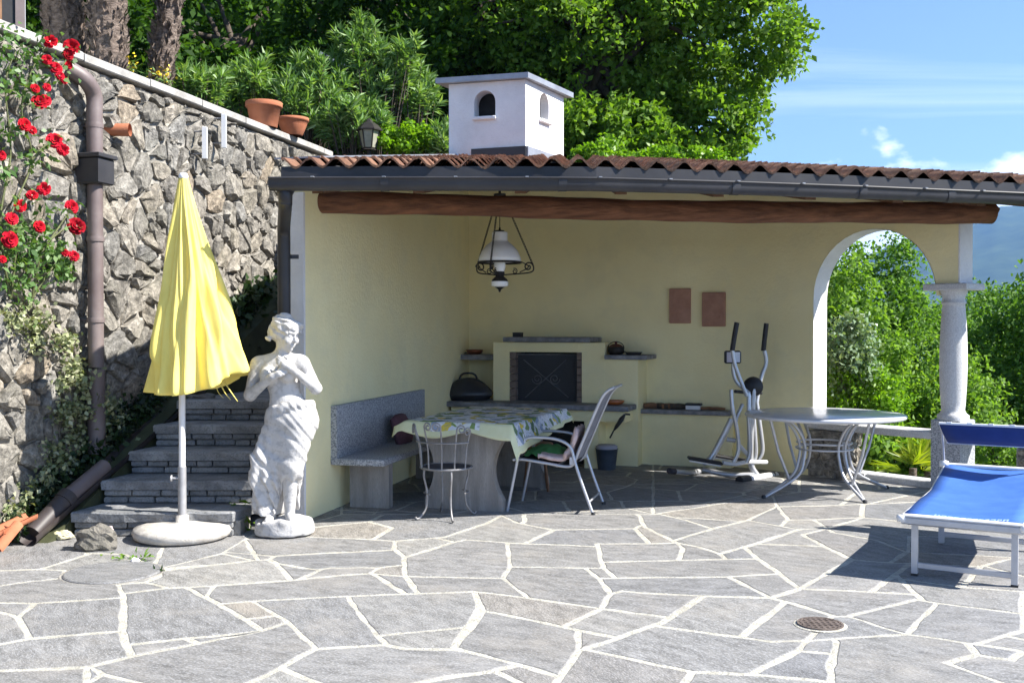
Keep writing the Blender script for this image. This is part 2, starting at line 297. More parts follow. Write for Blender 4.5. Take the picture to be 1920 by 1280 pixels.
class MB:
    def __init__(s): s.v = []; s.f = []; s.sm = []
    def add(s, vs, fs, smooth=False):
        n = len(s.v); s.v += [tuple(p) for p in vs]
        for f in fs: s.f.append([i + n for i in f]); s.sm.append(smooth)
        return s
    def box(s, c, size, ax=None, bev=0.0):
        c = Vector(c); X, Y, Z = ax or (Vector((1, 0, 0)), Vector((0, 1, 0)), Vector((0, 0, 1)))
        hx, hy, hz = size[0] / 2, size[1] / 2, size[2] / 2
        if bev <= 0:
            P = [c + X * (a * hx) + Y * (b * hy) + Z * (d * hz) for d in (-1, 1) for a, b in ((-1, -1), (1, -1), (1, 1), (-1, 1))]
            return s.add(P, [(3, 2, 1, 0), (4, 5, 6, 7), (0, 1, 5, 4), (1, 2, 6, 5), (2, 3, 7, 6), (3, 0, 4, 7)])
        b_ = min(bev, hx * 0.9, hy * 0.9, hz * 0.9); P = []
        for (ix, iy, dz) in ((b_, b_, -hz), (0, 0, -hz + b_), (0, 0, hz - b_), (b_, b_, hz)):
            for a, b in ((-1, -1), (1, -1), (1, 1), (-1, 1)): P.append(c + X * (a * (hx - ix)) + Y * (b * (hy - iy)) + Z * dz)
        F = [(3, 2, 1, 0), (12, 13, 14, 15)]
        for r in range(3):
            for k in range(4): F.append((r * 4 + k, r * 4 + (k + 1) % 4, r * 4 + 4 + (k + 1) % 4, r * 4 + 4 + k))
        return s.add(P, F)
    def tube(s, pts, r, seg=8, cap=True, smooth=True, flat=None):
        pts = [Vector(p) for p in pts]; n = len(pts)
        rs = r if isinstance(r, (list, tuple)) else [r] * n
        vs = []; up = None
        for i in range(n):
            t = (pts[min(i + 1, n - 1)] - pts[max(i - 1, 0)])
            if t.length < 1e-9: t = Vector((0, 0, 1))
            t.normalize()
            if up is None:
                up = Vector((0, 0, 1)) if abs(t.z) < 0.9 else Vector((1, 0, 0))
            a = t.cross(up)
            if a.length < 1e-6: a = t.orthogonal()
            a.normalize(); b = a.cross(t).normalized(); up = b
            for k in range(seg):
                an = 2 * PI * k / seg
                vs.append(pts[i] + (a * math.cos(an) + b * math.sin(an) * (flat or 1.0)) * rs[i])
        fs = [(i * seg + k, i * seg + (k + 1) % seg, (i + 1) * seg + (k + 1) % seg, (i + 1) * seg + k) for i in range(n - 1) for k in range(seg)]
        fs = [f[::-1] for f in fs]
        s.add(vs, fs, smooth)
        if cap: s.add([vs[k] for k in range(seg)], [tuple(range(seg))]); s.add([vs[(n - 1) * seg + k] for k in range(seg)], [tuple(range(seg))[::-1]])
        return s
    def lathe(s, prof, c, seg=24, smooth=True, sx=1.0, sy=1.0, ax=None, close=True):
        c = Vector(c); X, Y, Z = ax or (Vector((1, 0, 0)), Vector((0, 1, 0)), Vector((0, 0, 1)))
        vs = [c + X * (r * sx * math.cos(2 * PI * k / seg)) + Y * (r * sy * math.sin(2 * PI * k / seg)) + Z * z for r, z in prof for k in range(seg)]
        n = len(prof)
        fs = [(i * seg + k, i * seg + (k + 1) % seg, (i + 1) * seg + (k + 1) % seg, (i + 1) * seg + k) for i in range(n - 1) for k in range(seg)]
        s.add(vs, fs, smooth)
        if close:
            if prof[0][0] > 1e-5: s.add(vs[:seg], [tuple(range(seg))[::-1]])
            if prof[-1][0] > 1e-5: s.add(vs[-seg:], [tuple(range(seg))])
        return s
    def prism(s, poly, d):                      # poly: 3-D points; d: offset vector
        n = len(poly); d = Vector(d); P = [Vector(p) for p in poly]
        return s.add(P + [p + d for p in P], [tuple(range(n))[::-1], tuple(range(n, 2 * n))] + [(i, (i + 1) % n, n + (i + 1) % n, n + i) for i in range(n)])
    def grid(s, fn, nu, nv, smooth=True, wrap=False):
        vs = [fn(i, j) for i in range(nu) for j in range(nv)]
        fs = []
        for i in range(nu if wrap else nu - 1):
            for j in range(nv - 1):
                i2 = (i + 1) % nu
                fs.append((i * nv + j, i2 * nv + j, i2 * nv + j + 1, i * nv + j + 1))
        return s.add(vs, fs, smooth)
    def mesh(s, name='m'):
        me = bpy.data.meshes.new(name); me.from_pydata(s.v, [], s.f)
        me.polygons.foreach_set('use_smooth', s.sm); me.update(); return me
    def build(s, name, m, parent=None, recalc=True, auto=False):
        me = s.mesh(name)
        if recalc:
            bm = bmesh.new(); bm.from_mesh(me); bmesh.ops.recalc_face_normals(bm, faces=bm.faces[:]); bm.to_mesh(me); bm.free()
        return link(name, me, m, parent)

def smooth_pts(pts, n=4):                        # Catmull-Rom through the points
    P = [Vector(p) for p in pts]; out = []
    for i in range(len(P) - 1):
        p0, p1, p2, p3 = P[max(i - 1, 0)], P[i], P[i + 1], P[min(i + 2, len(P) - 1)]
        for k in range(n):
            t = k / n
            out.append(0.5 * ((2 * p1) + (p2 - p0) * t + (2 * p0 - 5 * p1 + 4 * p2 - p3) * t * t + (3 * p1 - p0 - 3 * p2 + p3) * t ** 3))
    return out + [P[-1]]

def np_mesh(name, verts, quads, smooth=False):
    me = bpy.data.meshes.new(name)
    nv, nf = len(verts), len(quads); k = quads.shape[1]
    me.vertices.add(nv); me.vertices.foreach_set('co', np.ascontiguousarray(verts, dtype=np.float32).ravel())
    me.loops.add(nf * k); me.loops.foreach_set('vertex_index', np.ascontiguousarray(quads, dtype=np.int32).ravel())
    me.polygons.add(nf); me.polygons.foreach_set('loop_start', np.arange(0, nf * k, k, dtype=np.int32))
    me.polygons.foreach_set('loop_total', np.full(nf, k, dtype=np.int32))
    if smooth: me.polygons.foreach_set('use_smooth', np.ones(nf, dtype=bool))
    me.update(calc_edges=True); me.validate(); return me

def leaves_mesh(name, pos, length, width, up=0.6, dirs=None, fold=0.18, spread=1.0, rng=None):
    """Leaf-sized folded blades at POS (N x 3)."""
    rng = rng or RNG; n = len(pos)
    d = rng.normal(size=(n, 3)) * spread
    if dirs is not None: d = d * 0.55 + dirs
    d /= np.linalg.norm(d, axis=1, keepdims=True) + 1e-9
    nr = rng.normal(size=(n, 3)); nr[:, 2] += up * 2.2
    side = np.cross(d, nr); side /= np.linalg.norm(side, axis=1, keepdims=True) + 1e-9
    nrm = np.cross(side, d)
    ln = (np.asarray(length) * rng.uniform(0.5, 1.3, n))[:, None]; wd = (np.asarray(width) * rng.uniform(0.7, 1.2, n))[:, None]
    v = np.empty((n, 4, 3))
    v[:, 0] = pos; v[:, 2] = pos + d * ln - nrm * ln * 0.12
    v[:, 1] = pos + d * ln * 0.45 + side * wd * 0.5 + nrm * wd * fold; v[:, 3] = pos + d * ln * 0.45 - side * wd * 0.5 + nrm * wd * fold
    return np_mesh(name, v.reshape(-1, 3), np.arange(n * 4).reshape(-1, 4))

def crown_points(c, r, n_clump, per, clump_r, rng, shell=0.55, squash=0.75, keep=None):
    """Points of leaf clumps inside an ellipsoid; returns points, outward directions and clump centres."""
    c = np.array(c, float); r = np.array(r, float)
    d = rng.normal(size=(n_clump * 3, 3)); d /= np.linalg.norm(d, axis=1, keepdims=True)
    rad_ = (shell + (1 - shell) * rng.random(len(d)) ** 0.6)[:, None]
    wob = 1 + 0.22 * np.sin(3.1 * d[:, 0:1] + 4.7 * d[:, 1:2] + c[0]) * np.cos(3.7 * d[:, 2:3] + 2.1 * d[:, 0:1])
    cc = c + d * rad_ * r * wob
    if keep is not None: cc = cc[keep(cc)]
    cc = cc[:n_clump]
    e = rng.normal(size=(len(cc), per, 3)); e /= np.linalg.norm(e, axis=2, keepdims=True)
    cr = (clump_r * rng.uniform(0.6, 1.4, len(cc)))[:, None, None]
    p = cc[:, None, :] + e * cr * (rng.random((len(cc), per, 1)) ** 0.45) * np.array([1, 1, squash])
    return p.reshape(-1, 3), e.reshape(-1, 3), cc
# ------------------------------------------------------------------ plan of the place (metres; y away from the camera)
V2 = lambda x, y: np.array([x, y], float)
def v3(p, z=0.0): return Vector((p[0], p[1], z))
a1 = rad(13.8); DL = V2(math.sin(a1), math.cos(a1))          # along the left shelter wall and the stone wall
DLn = V2(DL[1], -DL[0])                                      # to the right of it
FL = V2(-1.58, 7.90)                                         # front edge of the left wall's inner face
CB = V2(-0.50, 12.15)                                        # back corner
a2 = rad(20); DU = V2(math.cos(a2), -math.sin(a2)); DUn = V2(math.sin(a2), math.cos(a2))
RC = V2(2.37, 11.02)                                         # right end of the back wall
DW = V2(0.64, -0.768); DWn = V2(0.768, 0.64)                 # arch wall, towards the camera and outwards
Q0 = V2(2.98, 10.29)                                         # reveal of the arch
COLM = Q0 + DW * 1.60
WS = V2(-3.5, 7.5)                                           # a point of the stone wall's face
def wallpt(u, z, off=0.0): p = WS + DL * u + DLn * off; return Vector((p[0], p[1], z))
WALL_TOP = 3.60
def on_wall(x, y, off=0.0):                                  # where a pixel's ray meets the stone wall
    r = ray(x, y); n = Vector((DLn[0], DLn[1], 0)); p0 = Vector((WS[0] + DLn[0] * off, WS[1] + DLn[1] * off, 0))
    o = Vector((0, 0, CAM_H)); return o + r * ((p0 - o).dot(n) / r.dot(n))

EAVE = [V2(-1.60, 7.20), V2(-0.7, 7.19), V2(0.52, 7.20), V2(1.54, 7.40), V2(2.51, 7.64), V2(3.96, 8.05), V2(5.45, 8.62)]
def eave_y(x):
    for a, b in zip(EAVE, EAVE[1:]):
        if x <= b[0]: return a[1] + (b[1] - a[1]) * (x - a[0]) / (b[0] - a[0])
    return EAVE[-1][1]
PITCHR = 0.168
def roof_z(x, y): return 2.56 + PITCHR * (y - eave_y(min(max(x, -1.6), 5.45)))

# ------------------------------------------------------------------ crazy paving, traced joint by joint
T = []
def tr(ox, oy, s, *lines):
    for l in lines: T.append([(ox + l[i] / s, oy + l[i + 1] / s) for i in range(0, len(l), 2)])
tr(0, 960, 3.84,
   (0,420,300,410,470,420), (290,410,660,295), (660,295,900,303,1010,350,1150,405), (0,530,170,505,480,470), (0,650,250,655,890,612),
   (0,720,90,740,130,760,210,910), (130,755,250,660), (0,950,210,910,870,855), (850,520,890,610,890,720,880,860,910,960,950,1040),
   (885,585,930,580,1210,545,1340,540,1536,531), (1050,505,1210,545), (1340,540,1580,660,1770,770,1890,850), (1490,605,1545,530),
   (915,955,1340,905,1760,870,1890,850), (1340,905,1430,945), (0,1140,640,1115,950,1040,1430,945,1890,850), (645,1115,630,1240),
   (645,1115,740,1165,1060,1240), (600,1225,740,1165), (1150,405,1640,288), (1160,405,1280,395,1500,380),
   (470,420,480,470,700,512,850,520), (850,520,1050,505,1150,460,1150,405))
tr(400, 960, 3.84,
   (0,530,560,490,900,455,1130,440), (104,288,440,315), (75,298,290,345,400,340,440,315,780,295,1110,280,1320,268), (0,380,290,347), (400,342,460,370,560,490),
   (460,368,740,415,780,410,850,400,1190,398), (620,485,780,412), (1130,440,1210,390,1370,380), (1150,441,1380,462), (1150,441,1380,580),
   (1330,528,1410,512), (1310,210,1300,260,1380,325,1380,450,1480,585), (1150,195,1290,110), (650,175,1150,195,1310,210,1600,185),
   (1290,108,1740,135), (1600,185,1660,180,1920,90), (1600,185,1740,215), (1385,325,1740,215,1830,195), (290,640,950,605,1480,585,1880,570),
   (0,640,60,665,230,770,370,850), (290,640,540,790,740,980), (230,768,470,738), (370,850,540,795), (970,605,1050,730,1180,890,1240,955),
   (1205,890,1820,825), (740,980,1230,948,1380,980,1740,985,1920,1015), (740,980,480,1120,230,1240), (480,1120,780,1240),
   (1880,570,1910,690,1820,830,1730,985), (1405,465,1620,465,1920,465), (1480,1228,1700,1180,1920,1160), (60,665,290,640), (650,175,290,160,60,290))
tr(800, 940, 3.764,
   (340,630,720,680,1240,755,1700,808), (376,538,540,540), (570,295,590,460,540,540,720,672), (595,470,1250,468), (1120,470,1220,545,1300,652),
   (1215,540,1335,538), (1205,300,1240,460,1330,540), (735,658,1300,658), (1300,652,1230,755), (1300,650,1390,630,1505,637), (1230,755,960,885),
   (340,635,400,770,200,1030), (400,775,520,790,950,880,1080,910,1355,962), (1070,910,1075,1050), (1355,962,1505,905),
   (1355,962,1075,1050,920,1270), (1120,1045,1505,1125), (200,1030,660,1150,920,1232), (0,1270,440,1200,660,1150), (490,1205,680,1290),
   (270,268,570,293,1000,306,1210,318), (1205,300,1505,295), (690,297,900,200), (120,250,420,155,540,96), (640,150,900,200,1480,190,1530,165),
   (1470,190,1570,295), (1500,100,1540,180,1770,290), (1265,425,1505,420), (1320,540,1505,540),
   (530,98,640,150), (690,88,690,140,670,158), (1500,100,1480,90))
tr(1200, 900, 3.368,
   (0,400,60,400,240,395,370,420,510,465), (210,382,460,305,690,250,840,180), (160,222,290,250,460,302), (310,238,640,248),
   (690,262,890,290,1010,310,1200,303), (870,170,940,255,890,290), (940,250,1100,250,1195,308), (1095,245,1400,235), (1190,292,1420,230),
   (510,465,730,400,1010,315), (510,460,545,502), (0,510,740,495), (650,418,740,495,880,590,1010,685), (740,412,1165,415),
   (1010,335,1170,420,1340,500), (1030,345,1190,308), (1340,500,1020,688), (1010,685,830,735), (0,615,560,610,885,595), (560,610,820,740),
   (0,710,400,730,820,740,920,765), (400,730,140,900,0,945), (80,912,640,990), (640,990,915,768), (920,765,1240,860,1320,860,1660,965,1690,972),
   (640,990,830,1018,1060,1012,1240,1000,1690,990), (0,1140,330,1210,700,1225,1050,1255,1250,1278), (700,1222,1000,1075,1090,985), (1010,1080,1215,1095),
   (1220,990,1240,1020,1220,1120,1200,1190,1210,1300), (330,1212,270,1295), (1010,688,1460,705,1684,722), (1460,705,1530,655,1660,560),
   (1315,860,1684,770), (230,395,270,430,240,505), (1225,330,1500,380,1684,450), (1340,500,1580,520,1684,465), (1410,150,1410,230,1560,250,1640,258),
   (870,172,1430,152,1684,140), (1440,152,1670,100), (1360,85,1290,140), (840,110,870,172), (0,75,90,140,0,200), (90,140,220,110,450,65), (1200,303,1225,330))
tr(1500, 880, 3.2,
   (640,690,740,785), (640,795,700,780,820,800,1344,866), (640,745,705,752), (820,800,640,990), (640,990,1000,1040,1050,1045,1230,995,1344,965),
   (1000,1043,1060,1110,880,1160), (1060,1110,1270,1140,1344,1098), (1050,1050,1310,1085,1344,1087), (1230,995,1344,1018), (370,1012,880,1160,1240,1290),
   (1340,730,1338,966), (980,706,1344,722), (640,660,980,706), (660,400,650,490,540,555), (650,490,1344,520), (1090,580,1200,550,1344,530), (1100,565,1344,640), (640,400,1344,420),
   (980,706,1100,575), (540,555,1090,580))
for (pl) in ([(735,989),(692,978),(735,955)], [(600,987),(692,978)], [(566,1004),(556,975)], [(440,1005),(415,975)], [(300,1037),(330,975)], [(165,1040),(150,975)], [(480,1045),(470,1030)]): T.append(pl)
LEFT, RIGHT, BOT = -90, 2015, 1345
TOPL = [(LEFT, 992), (560, 985), (640, 964), (1225, 964), (1500, 922), (1650, 917), (RIGHT, 925)]
def ext(p, q, d):
    l = math.hypot(p[0] - q[0], p[1] - q[1]) or 1; return (p[0] + (p[0] - q[0]) / l * d, p[1] + (p[1] - q[1]) / l * d)
bord = TOPL + [(RIGHT, BOT), (LEFT, BOT)]
allseg = [(i, p, q) for i, pl in enumerate(T) for p, q in zip(pl, pl[1:])] + [(-1, p, q) for p, q in zip(bord, bord[1:] + bord[:1])]
def reach(i, p, o):
    """Where the joint end p (coming from o) meets another joint: the nearest one, or the first one straight on."""
    best, bd = None, 9.0
    for k, a, b in allseg:
        if k == i: continue
        ex, ey = b[0] - a[0], b[1] - a[1]; l2 = ex * ex + ey * ey * 4 + 1e-9
        t = max(0.0, min(1.0, ((p[0] - a[0]) * ex + (p[1] - a[1]) * ey * 4) / l2)); q = (a[0] + ex * t, a[1] + ey * t)
        d = math.hypot(p[0] - q[0], 2 * (p[1] - q[1]))
        if d < bd: best, bd = q, d
    if best is not None: return best
    dx, dy = p[0] - o[0], p[1] - o[1]; l = math.hypot(dx, dy) or 1; dx /= l; dy /= l; bt = 1e9
    for k, a, b in allseg:
        if k == i: continue
        ex, ey = b[0] - a[0], b[1] - a[1]; de = dx * ey - dy * ex
        if abs(de) < 1e-9: continue
        t = ((a[0] - p[0]) * ey - (a[1] - p[1]) * ex) / de; u = ((a[0] - p[0]) * dy - (a[1] - p[1]) * dx) / de
        if 0 < t < bt and 0 <= u <= 1: bt = t
    return (p[0] + dx * bt, p[1] + dy * bt) if bt < 400 else p
segs = []
for i, pl in enumerate(T):
    P = list(pl)
    P[0], P[-1] = reach(i, pl[0], pl[1]), reach(i, pl[-1], pl[-2])
    if P[0] != pl[0]: P.insert(1, pl[0]) if math.hypot(P[0][0] - pl[0][0], P[0][1] - pl[0][1]) > 12 else None
    if P[-1] != pl[-1]: P.insert(-1, pl[-1]) if math.hypot(P[-1][0] - pl[-1][0], P[-1][1] - pl[-1][1]) > 12 else None
    P[0], P[-1] = ext(P[0], P[1], 0.8), ext(P[-1], P[-2], 0.8)
    segs += list(zip(P, P[1:]))
segs += list(zip(bord, bord[1:] + bord[:1]))
def planar_faces(segs):
    A = [list() for _ in segs]
    for i in range(len(segs)):
        (ax, ay), (bx, by) = segs[i]
        for j in range(i + 1, len(segs)):
            (cx, cy), (dx, dy) = segs[j]
            if max(ax, bx) < min(cx, dx) - 1 or max(cx, dx) < min(ax, bx) - 1 or max(ay, by) < min(cy, dy) - 1 or max(cy, dy) < min(ay, by) - 1: continue
            de = (bx - ax) * (dy - cy) - (by - ay) * (dx - cx)
            if abs(de) < 1e-9: continue
            t = ((cx - ax) * (dy - cy) - (cy - ay) * (dx - cx)) / de; u = ((cx - ax) * (by - ay) - (cy - ay) * (bx - ax)) / de
            if -1e-6 <= t <= 1 + 1e-6 and -1e-6 <= u <= 1 + 1e-6: A[i].append(t); A[j].append(u)
    nodes = []; grid = {}
    def node(x, y):
        gx, gy = int(x // 6), int(y // 6)
        for a in (-1, 0, 1):
            for b in (-1, 0, 1):
                for k in grid.get((gx + a, gy + b), ()):
                    if abs(nodes[k][0] - x) < 5 and abs(nodes[k][1] - y) < 2.6: return k
        nodes.append((x, y)); grid.setdefault((gx, gy), []).append(len(nodes) - 1); return len(nodes) - 1
    adj = {}
    for (p, q), ts in zip(segs, A):
        ks = []
        for t in sorted([0.0, 1.0] + ts):
            k = node(p[0] + (q[0] - p[0]) * t, p[1] + (q[1] - p[1]) * t)
            if not ks or ks[-1] != k: ks.append(k)
        for a, b in zip(ks, ks[1:]): adj.setdefault(a, set()).add(b); adj.setdefault(b, set()).add(a)
    while True:
        dead = [k for k, s_ in adj.items() if len(s_) < 2]
        if not dead: break
        for k in dead:
            for o in adj.pop(k): 
                if o in adj: adj[o].discard(k)
    order = {k: sorted(s_, key=lambda o: math.atan2(nodes[o][1] - nodes[k][1], nodes[o][0] - nodes[k][0])) for k, s_ in adj.items()}
    seen = set(); faces = []
    for a in adj:
        for b in adj[a]:
            if (a, b) in seen: continue
            f = []; u, v = a, b
            while (u, v) not in seen:
                seen.add((u, v)); f.append(u)
                od = order[v]; w = od[(od.index(u) - 1) % len(od)]
                u, v = v, w
            faces.append([nodes[k] for k in f])
    ars = [0.5 * sum(f[i][0] * f[(i + 1) % len(f)][1] - f[(i + 1) % len(f)][0] * f[i][1] for i in range(len(f))) for f in faces]
    so = 1 if max(ars, key=abs) < 0 else -1                  # the outline of the whole has the other sign
    return [f for f, ar in zip(faces, ars) if ar * so > 12]
pf = planar_faces(segs)
def area2(P): return 0.5 * sum(P[i][0] * P[(i + 1) % len(P)][1] - P[(i + 1) % len(P)][0] * P[i][1] for i in range(len(P)))
ground_faces = []
for f in pf:
    P = [G(x, y) for x, y in f]; P = [V2(p.x, p.y) for p in P]
    if area2(P) < 0: P = P[::-1]
    if 0.004 < area2(P) < 8: ground_faces.append(P)
def inset(P, d):
    n = len(P); out = []
    for i in range(n):
        p, a, b = P[i], P[i - 1], P[(i + 1) % n]
        e1 = p - a; e2 = b - p; l1, l2 = np.linalg.norm(e1), np.linalg.norm(e2)
        if l1 < 1e-6 or l2 < 1e-6: continue
        n1 = V2(-e1[1], e1[0]) / l1; n2 = V2(-e2[1], e2[0]) / l2
        m_ = n1 + n2; q = max(0.35, float(m_ @ m_) / 2)
        out.append(p + m_ * (d / q))
    return out
def clip(P, p0, nrm):                                        # keep the side nrm points to
    out = []
    for i in range(len(P)):
        a, b = P[i], P[(i + 1) % len(P)]; da, db = float((a - p0) @ nrm), float((b - p0) @ nrm)
        if da >= 0: out.append(a)
        if (da >= 0) != (db >= 0): out.append(a + (b - a) * (da / (da - db)))
    return out
def voronoi(x0, x1, y0, y1, sx, sy, jit, rng):
    pts = np.array([[x0 + (i + 0.5 + (0.5 if j % 2 else 0) + rng.uniform(-jit, jit)) * sx, y0 + (j + 0.5 + rng.uniform(-jit, jit)) * sy]
                    for j in range(int((y1 - y0) / sy) + 1) for i in range(-1, int((x1 - x0) / sx) + 1)])
    cells = []
    for p in pts:
        P = [p + V2(-2 * sx, -2 * sy), p + V2(2 * sx, -2 * sy), p + V2(2 * sx, 2 * sy), p + V2(-2 * sx, 2 * sy)]
        for k in np.argsort(((pts - p) ** 2).sum(1))[1:26]:
            P = clip(P, (p + pts[k]) / 2, p - pts[k])
            if len(P) < 3: break
        for p0, nn in ((V2(x0, 0), V2(1, 0)), (V2(x1, 0), V2(-1, 0)), (V2(0, y0), V2(0, 1)), (V2(0, y1), V2(0, -1))):
            if len(P) >= 3: P = clip(P, p0, nn)
        if len(P) >= 3: cells.append(P)
    return cells
def side_of(x):                                             # the sight line at column x: a point and the direction to its right
    k = (x - CX) / F_PX; return V2(0, 0), V2(1, -k) / math.hypot(1, k)
def around_traced(P):
    """Pieces of P outside the traced part of the paving."""
    res = []; o, r = side_of(LEFT); o2, r2 = side_of(RIGHT)
    res.append(clip(P, o, -r)); rest_ = clip(P, o, r)
    if len(rest_) >= 3: res.append(clip(rest_, o2, r2)); rest_ = clip(rest_, o2, -r2)
    if len(rest_) >= 3:
        yb = G(960, BOT).y; res.append(clip(rest_, V2(0, yb), V2(0, -1)))
        for (xa, ya), (xb, yb_) in zip(TOPL, TOPL[1:]):
            q = clip(rest_, *side_of(xa)) 
            if len(q) >= 3: q = clip(q, side_of(xb)[0], -side_of(xb)[1])
            if len(q) >= 3:
                ga, gb = G(xa, ya), G(xb, yb_); e = V2(gb.x - ga.x, gb.y - ga.y); res.append(clip(q, V2(ga.x, ga.y), V2(-e[1], e[0])))
    return [q for q in res if len(q) >= 3 and area2(q) > 0.012 and sum(q)[1] / len(q) > -3.5]
KERB = [Q0 + DWn * 0.34 - DW * 1.6, Q0 + DWn * 0.34 + DW * 12]   # outer edge of the terrace
rngp = np.random.default_rng(3)
back_cells, out_cells = [], []
for P in voronoi(-3.6, 9.0, 7.0, 12.4, 0.62, 0.46, 0.42, rngp):
    # behind the traced part, inside the shelter
    parts = [P]
    for p0, nn in ((KERB[0], -DWn),):
        parts = [clip(q, p0, nn) for q in parts]
    for q in parts:
        if len(q) < 3: continue
        for r_ in around_traced(q):
            c = sum(r_) / len(r_)
            (back_cells if -2.2 < c[0] < 4.6 and c[1] > 7.7 else out_cells).append(r_)
for P in voronoi(-6.0, 9.0, -3.0, 7.0, 0.85, 0.62, 0.42, rngp):
    q = clip(P, KERB[0], -DWn)
    if len(q) >= 3: out_cells += around_traced(q)

terrace = tag(MB().box((1.2, 4.6, -0.1505), (15.4, 15.6, 0.3)).build('terrace_ground', M['mortar']), 'pale mortar bed of the stone terrace', 'terrace', kind='structure')
# cut the slab along the outer kerb and the foot of the stone wall
bm = bmesh.new(); bm.from_mesh(terrace.data)
for p0, nn in ((KERB[0], DWn), (WS - DLn * 0.35, -DLn)):
    g = bmesh.ops.bisect_plane(bm, geom=bm.verts[:] + bm.edges[:] + bm.faces[:], plane_co=v3(p0), plane_no=v3(nn), clear_outer=True)
    bmesh.ops.holes_fill(bm, edges=[e for e in bm.edges if e.is_boundary])
bm.to_mesh(terrace.data); bm.free()

def paver_mesh(P, rng, gap, joined=None):
    Q_ = [p for i, p in enumerate(P) if np.linalg.norm(p - P[i - 1]) > 0.012]
    if len(Q_) < 3: return None
    for g_ in (gap, gap * 0.6, gap * 0.3):
        I = inset(Q_, g_)
        if len(I) == len(Q_) and all((I[(i + 1) % len(I)] - I[i]) @ (Q_[(i + 1) % len(I)] - Q_[i]) > 0 for i in range(len(I))): break
    else: return None
    if area2(I) < 0.0015: return None
    J = []
    for i in range(len(I)):                                  # hand-broken edges
        a, b = I[i], I[(i + 1) % len(I)]; l = np.linalg.norm(b - a); J.append(a)
        for k in range(1, min(5, int(l / 0.11)) + 1):
            t = k / (min(5, int(l / 0.11)) + 1); e = (b - a) / max(l, 1e-6)
            J.append(a + (b - a) * t + V2(-e[1], e[0]) * rng.uniform(-0.0075, 0.0075))
    c = sum(J) / len(J)
    K = inset(J, 0.005)
    if len(K) != len(J): K = list(J)
    K = [p + (k_ - p) * min(1.0, 0.010 / max(1e-6, np.linalg.norm(k_ - p))) for p, k_ in zip(J, K)]; gx, gy = rng.uniform(-0.0012, 0.0012, 2); h = rng.uniform(0.000, 0.0015)
    zt = lambda p: h + gx * (p[0] - c[0]) + gy * (p[1] - c[1]) + 0.001
    n = len(J)
    v = [(p[0] , p[1], zt(p)) for p in K] + [(p[0], p[1], zt(p) - 0.0025) for p in J] + [(p[0], p[1], -0.03) for p in J]
    f = [tuple(range(n))] + [(i, n + i, n + (i + 1) % n, (i + 1) % n) for i in range(n)] + [(n + i, 2 * n + i, 2 * n + (i + 1) % n, n + (i + 1) % n) for i in range(n)]
    if joined is not None: joined.add(v, f); return None
    me = bpy.data.meshes.new('paving_stone'); me.from_pydata(v, [], f); me.update()
    return me
pav = [(P, 0.0135 + 0.006 * rngp.random()) for P in ground_faces] + [(P, 0.010 + 0.004 * rngp.random()) for P in back_cells]
pav.sort(key=lambda q: -area2(q[0]))
for P, gp in pav[:295]:
    me = paver_mesh(P, rngp, gp)
    if me: link('paving_stone', me, M['paving'], terrace)
rest = MB()
for P in [q[0] for q in pav[295:]] + out_cells: paver_mesh(P, rngp, 0.018, rest)
tag(rest.build('paving_stones_beyond', M['paving'], terrace, recalc=False), kind='stuff')
# raised granite kerb along the outer edge
kb = MB()
kx = Vector((DW[0], DW[1], 0)); ky = Vector((DWn[0], DWn[1], 0))
for k in range(9):
    c = KERB[0] + DW * (0.62 + k * 0.98) - DWn * 0.10
    kb.box((c[0], c[1], 0.02), (0.97, 0.20, 0.09), (kx, ky, Vector((0, 0, 1))), 0.01)
tag(kb.build('kerb', M['pale_granite']), 'pale granite kerb along the outer terrace edge', 'kerb', kind='structure')

# ------------------------------------------------------------------ land: garden above the wall, slope below the terrace, mountains
def upper_z(x, y):
    z = 3.42 + 0.05 * math.sin(x * 1.3) * math.cos(y * 0.9)
    if y > 14.5: z += 0.42 * (y - 14.5)
    if x > 0.8: z -= 0.55 * (x - 0.8)
    return z
def up_xmax(y):
    if y < 12.75: return WS[0] + DL[0] * (y - WS[1]) / DL[1] - 0.30
    return 3.4 if y < 14.5 else 3.4 - 0.13 * (y - 14.5)
ys = [1.0, 3, 5, 6.5, 8, 9.5, 11, 12.0, 12.74, 12.76, 13.4, 14.2, 15, 16, 17.5, 19, 21, 24, 28, 34, 42, 55]
nx = 26
ug = MB(); ug.grid(lambda i, j: (lambda xm: (xm - (20 + ys[i] * 0.6) * (1 - j / (nx - 1)) ** 1.6, ys[i], upper_z(xm - (20 + ys[i] * 0.6) * (1 - j / (nx - 1)) ** 1.6, ys[i])))(up_xmax(ys[i])), len(ys), nx)
tag(ug.build('upper_garden_ground', M['wood_floor']), 'dark planted garden ground above the stone wall', 'ground', kind='structure')
def ground_z(x, y):
    d = (V2(x, y) - KERB[0]) @ DWn
    r = math.hypot(x, y)
    z = -0.55 - 0.28 * max(0.0, d) if d > 0 else -0.5
    z = max(z, -60.0)
    if x < 2 and y > 12: z = -0.55
    return z - (0.004 * max(0, r - 300))
rr = [0.1, 4, 8, 11, 14, 18, 24, 34, 50, 80, 140, 260, 500, 1000, 2000, 3600, 6200]
vg = MB(); na = 72
vg.grid(lambda i, j: (lambda a, r: (r * math.sin(a), r * math.cos(a), ground_z(r * math.sin(a), r * math.cos(a))))(2 * PI * i / na, rr[j]), na, len(rr), wrap=True)
tag(vg.build('valley_ground', M['soil']), 'green sloping ground below the terrace', 'ground', kind='structure')

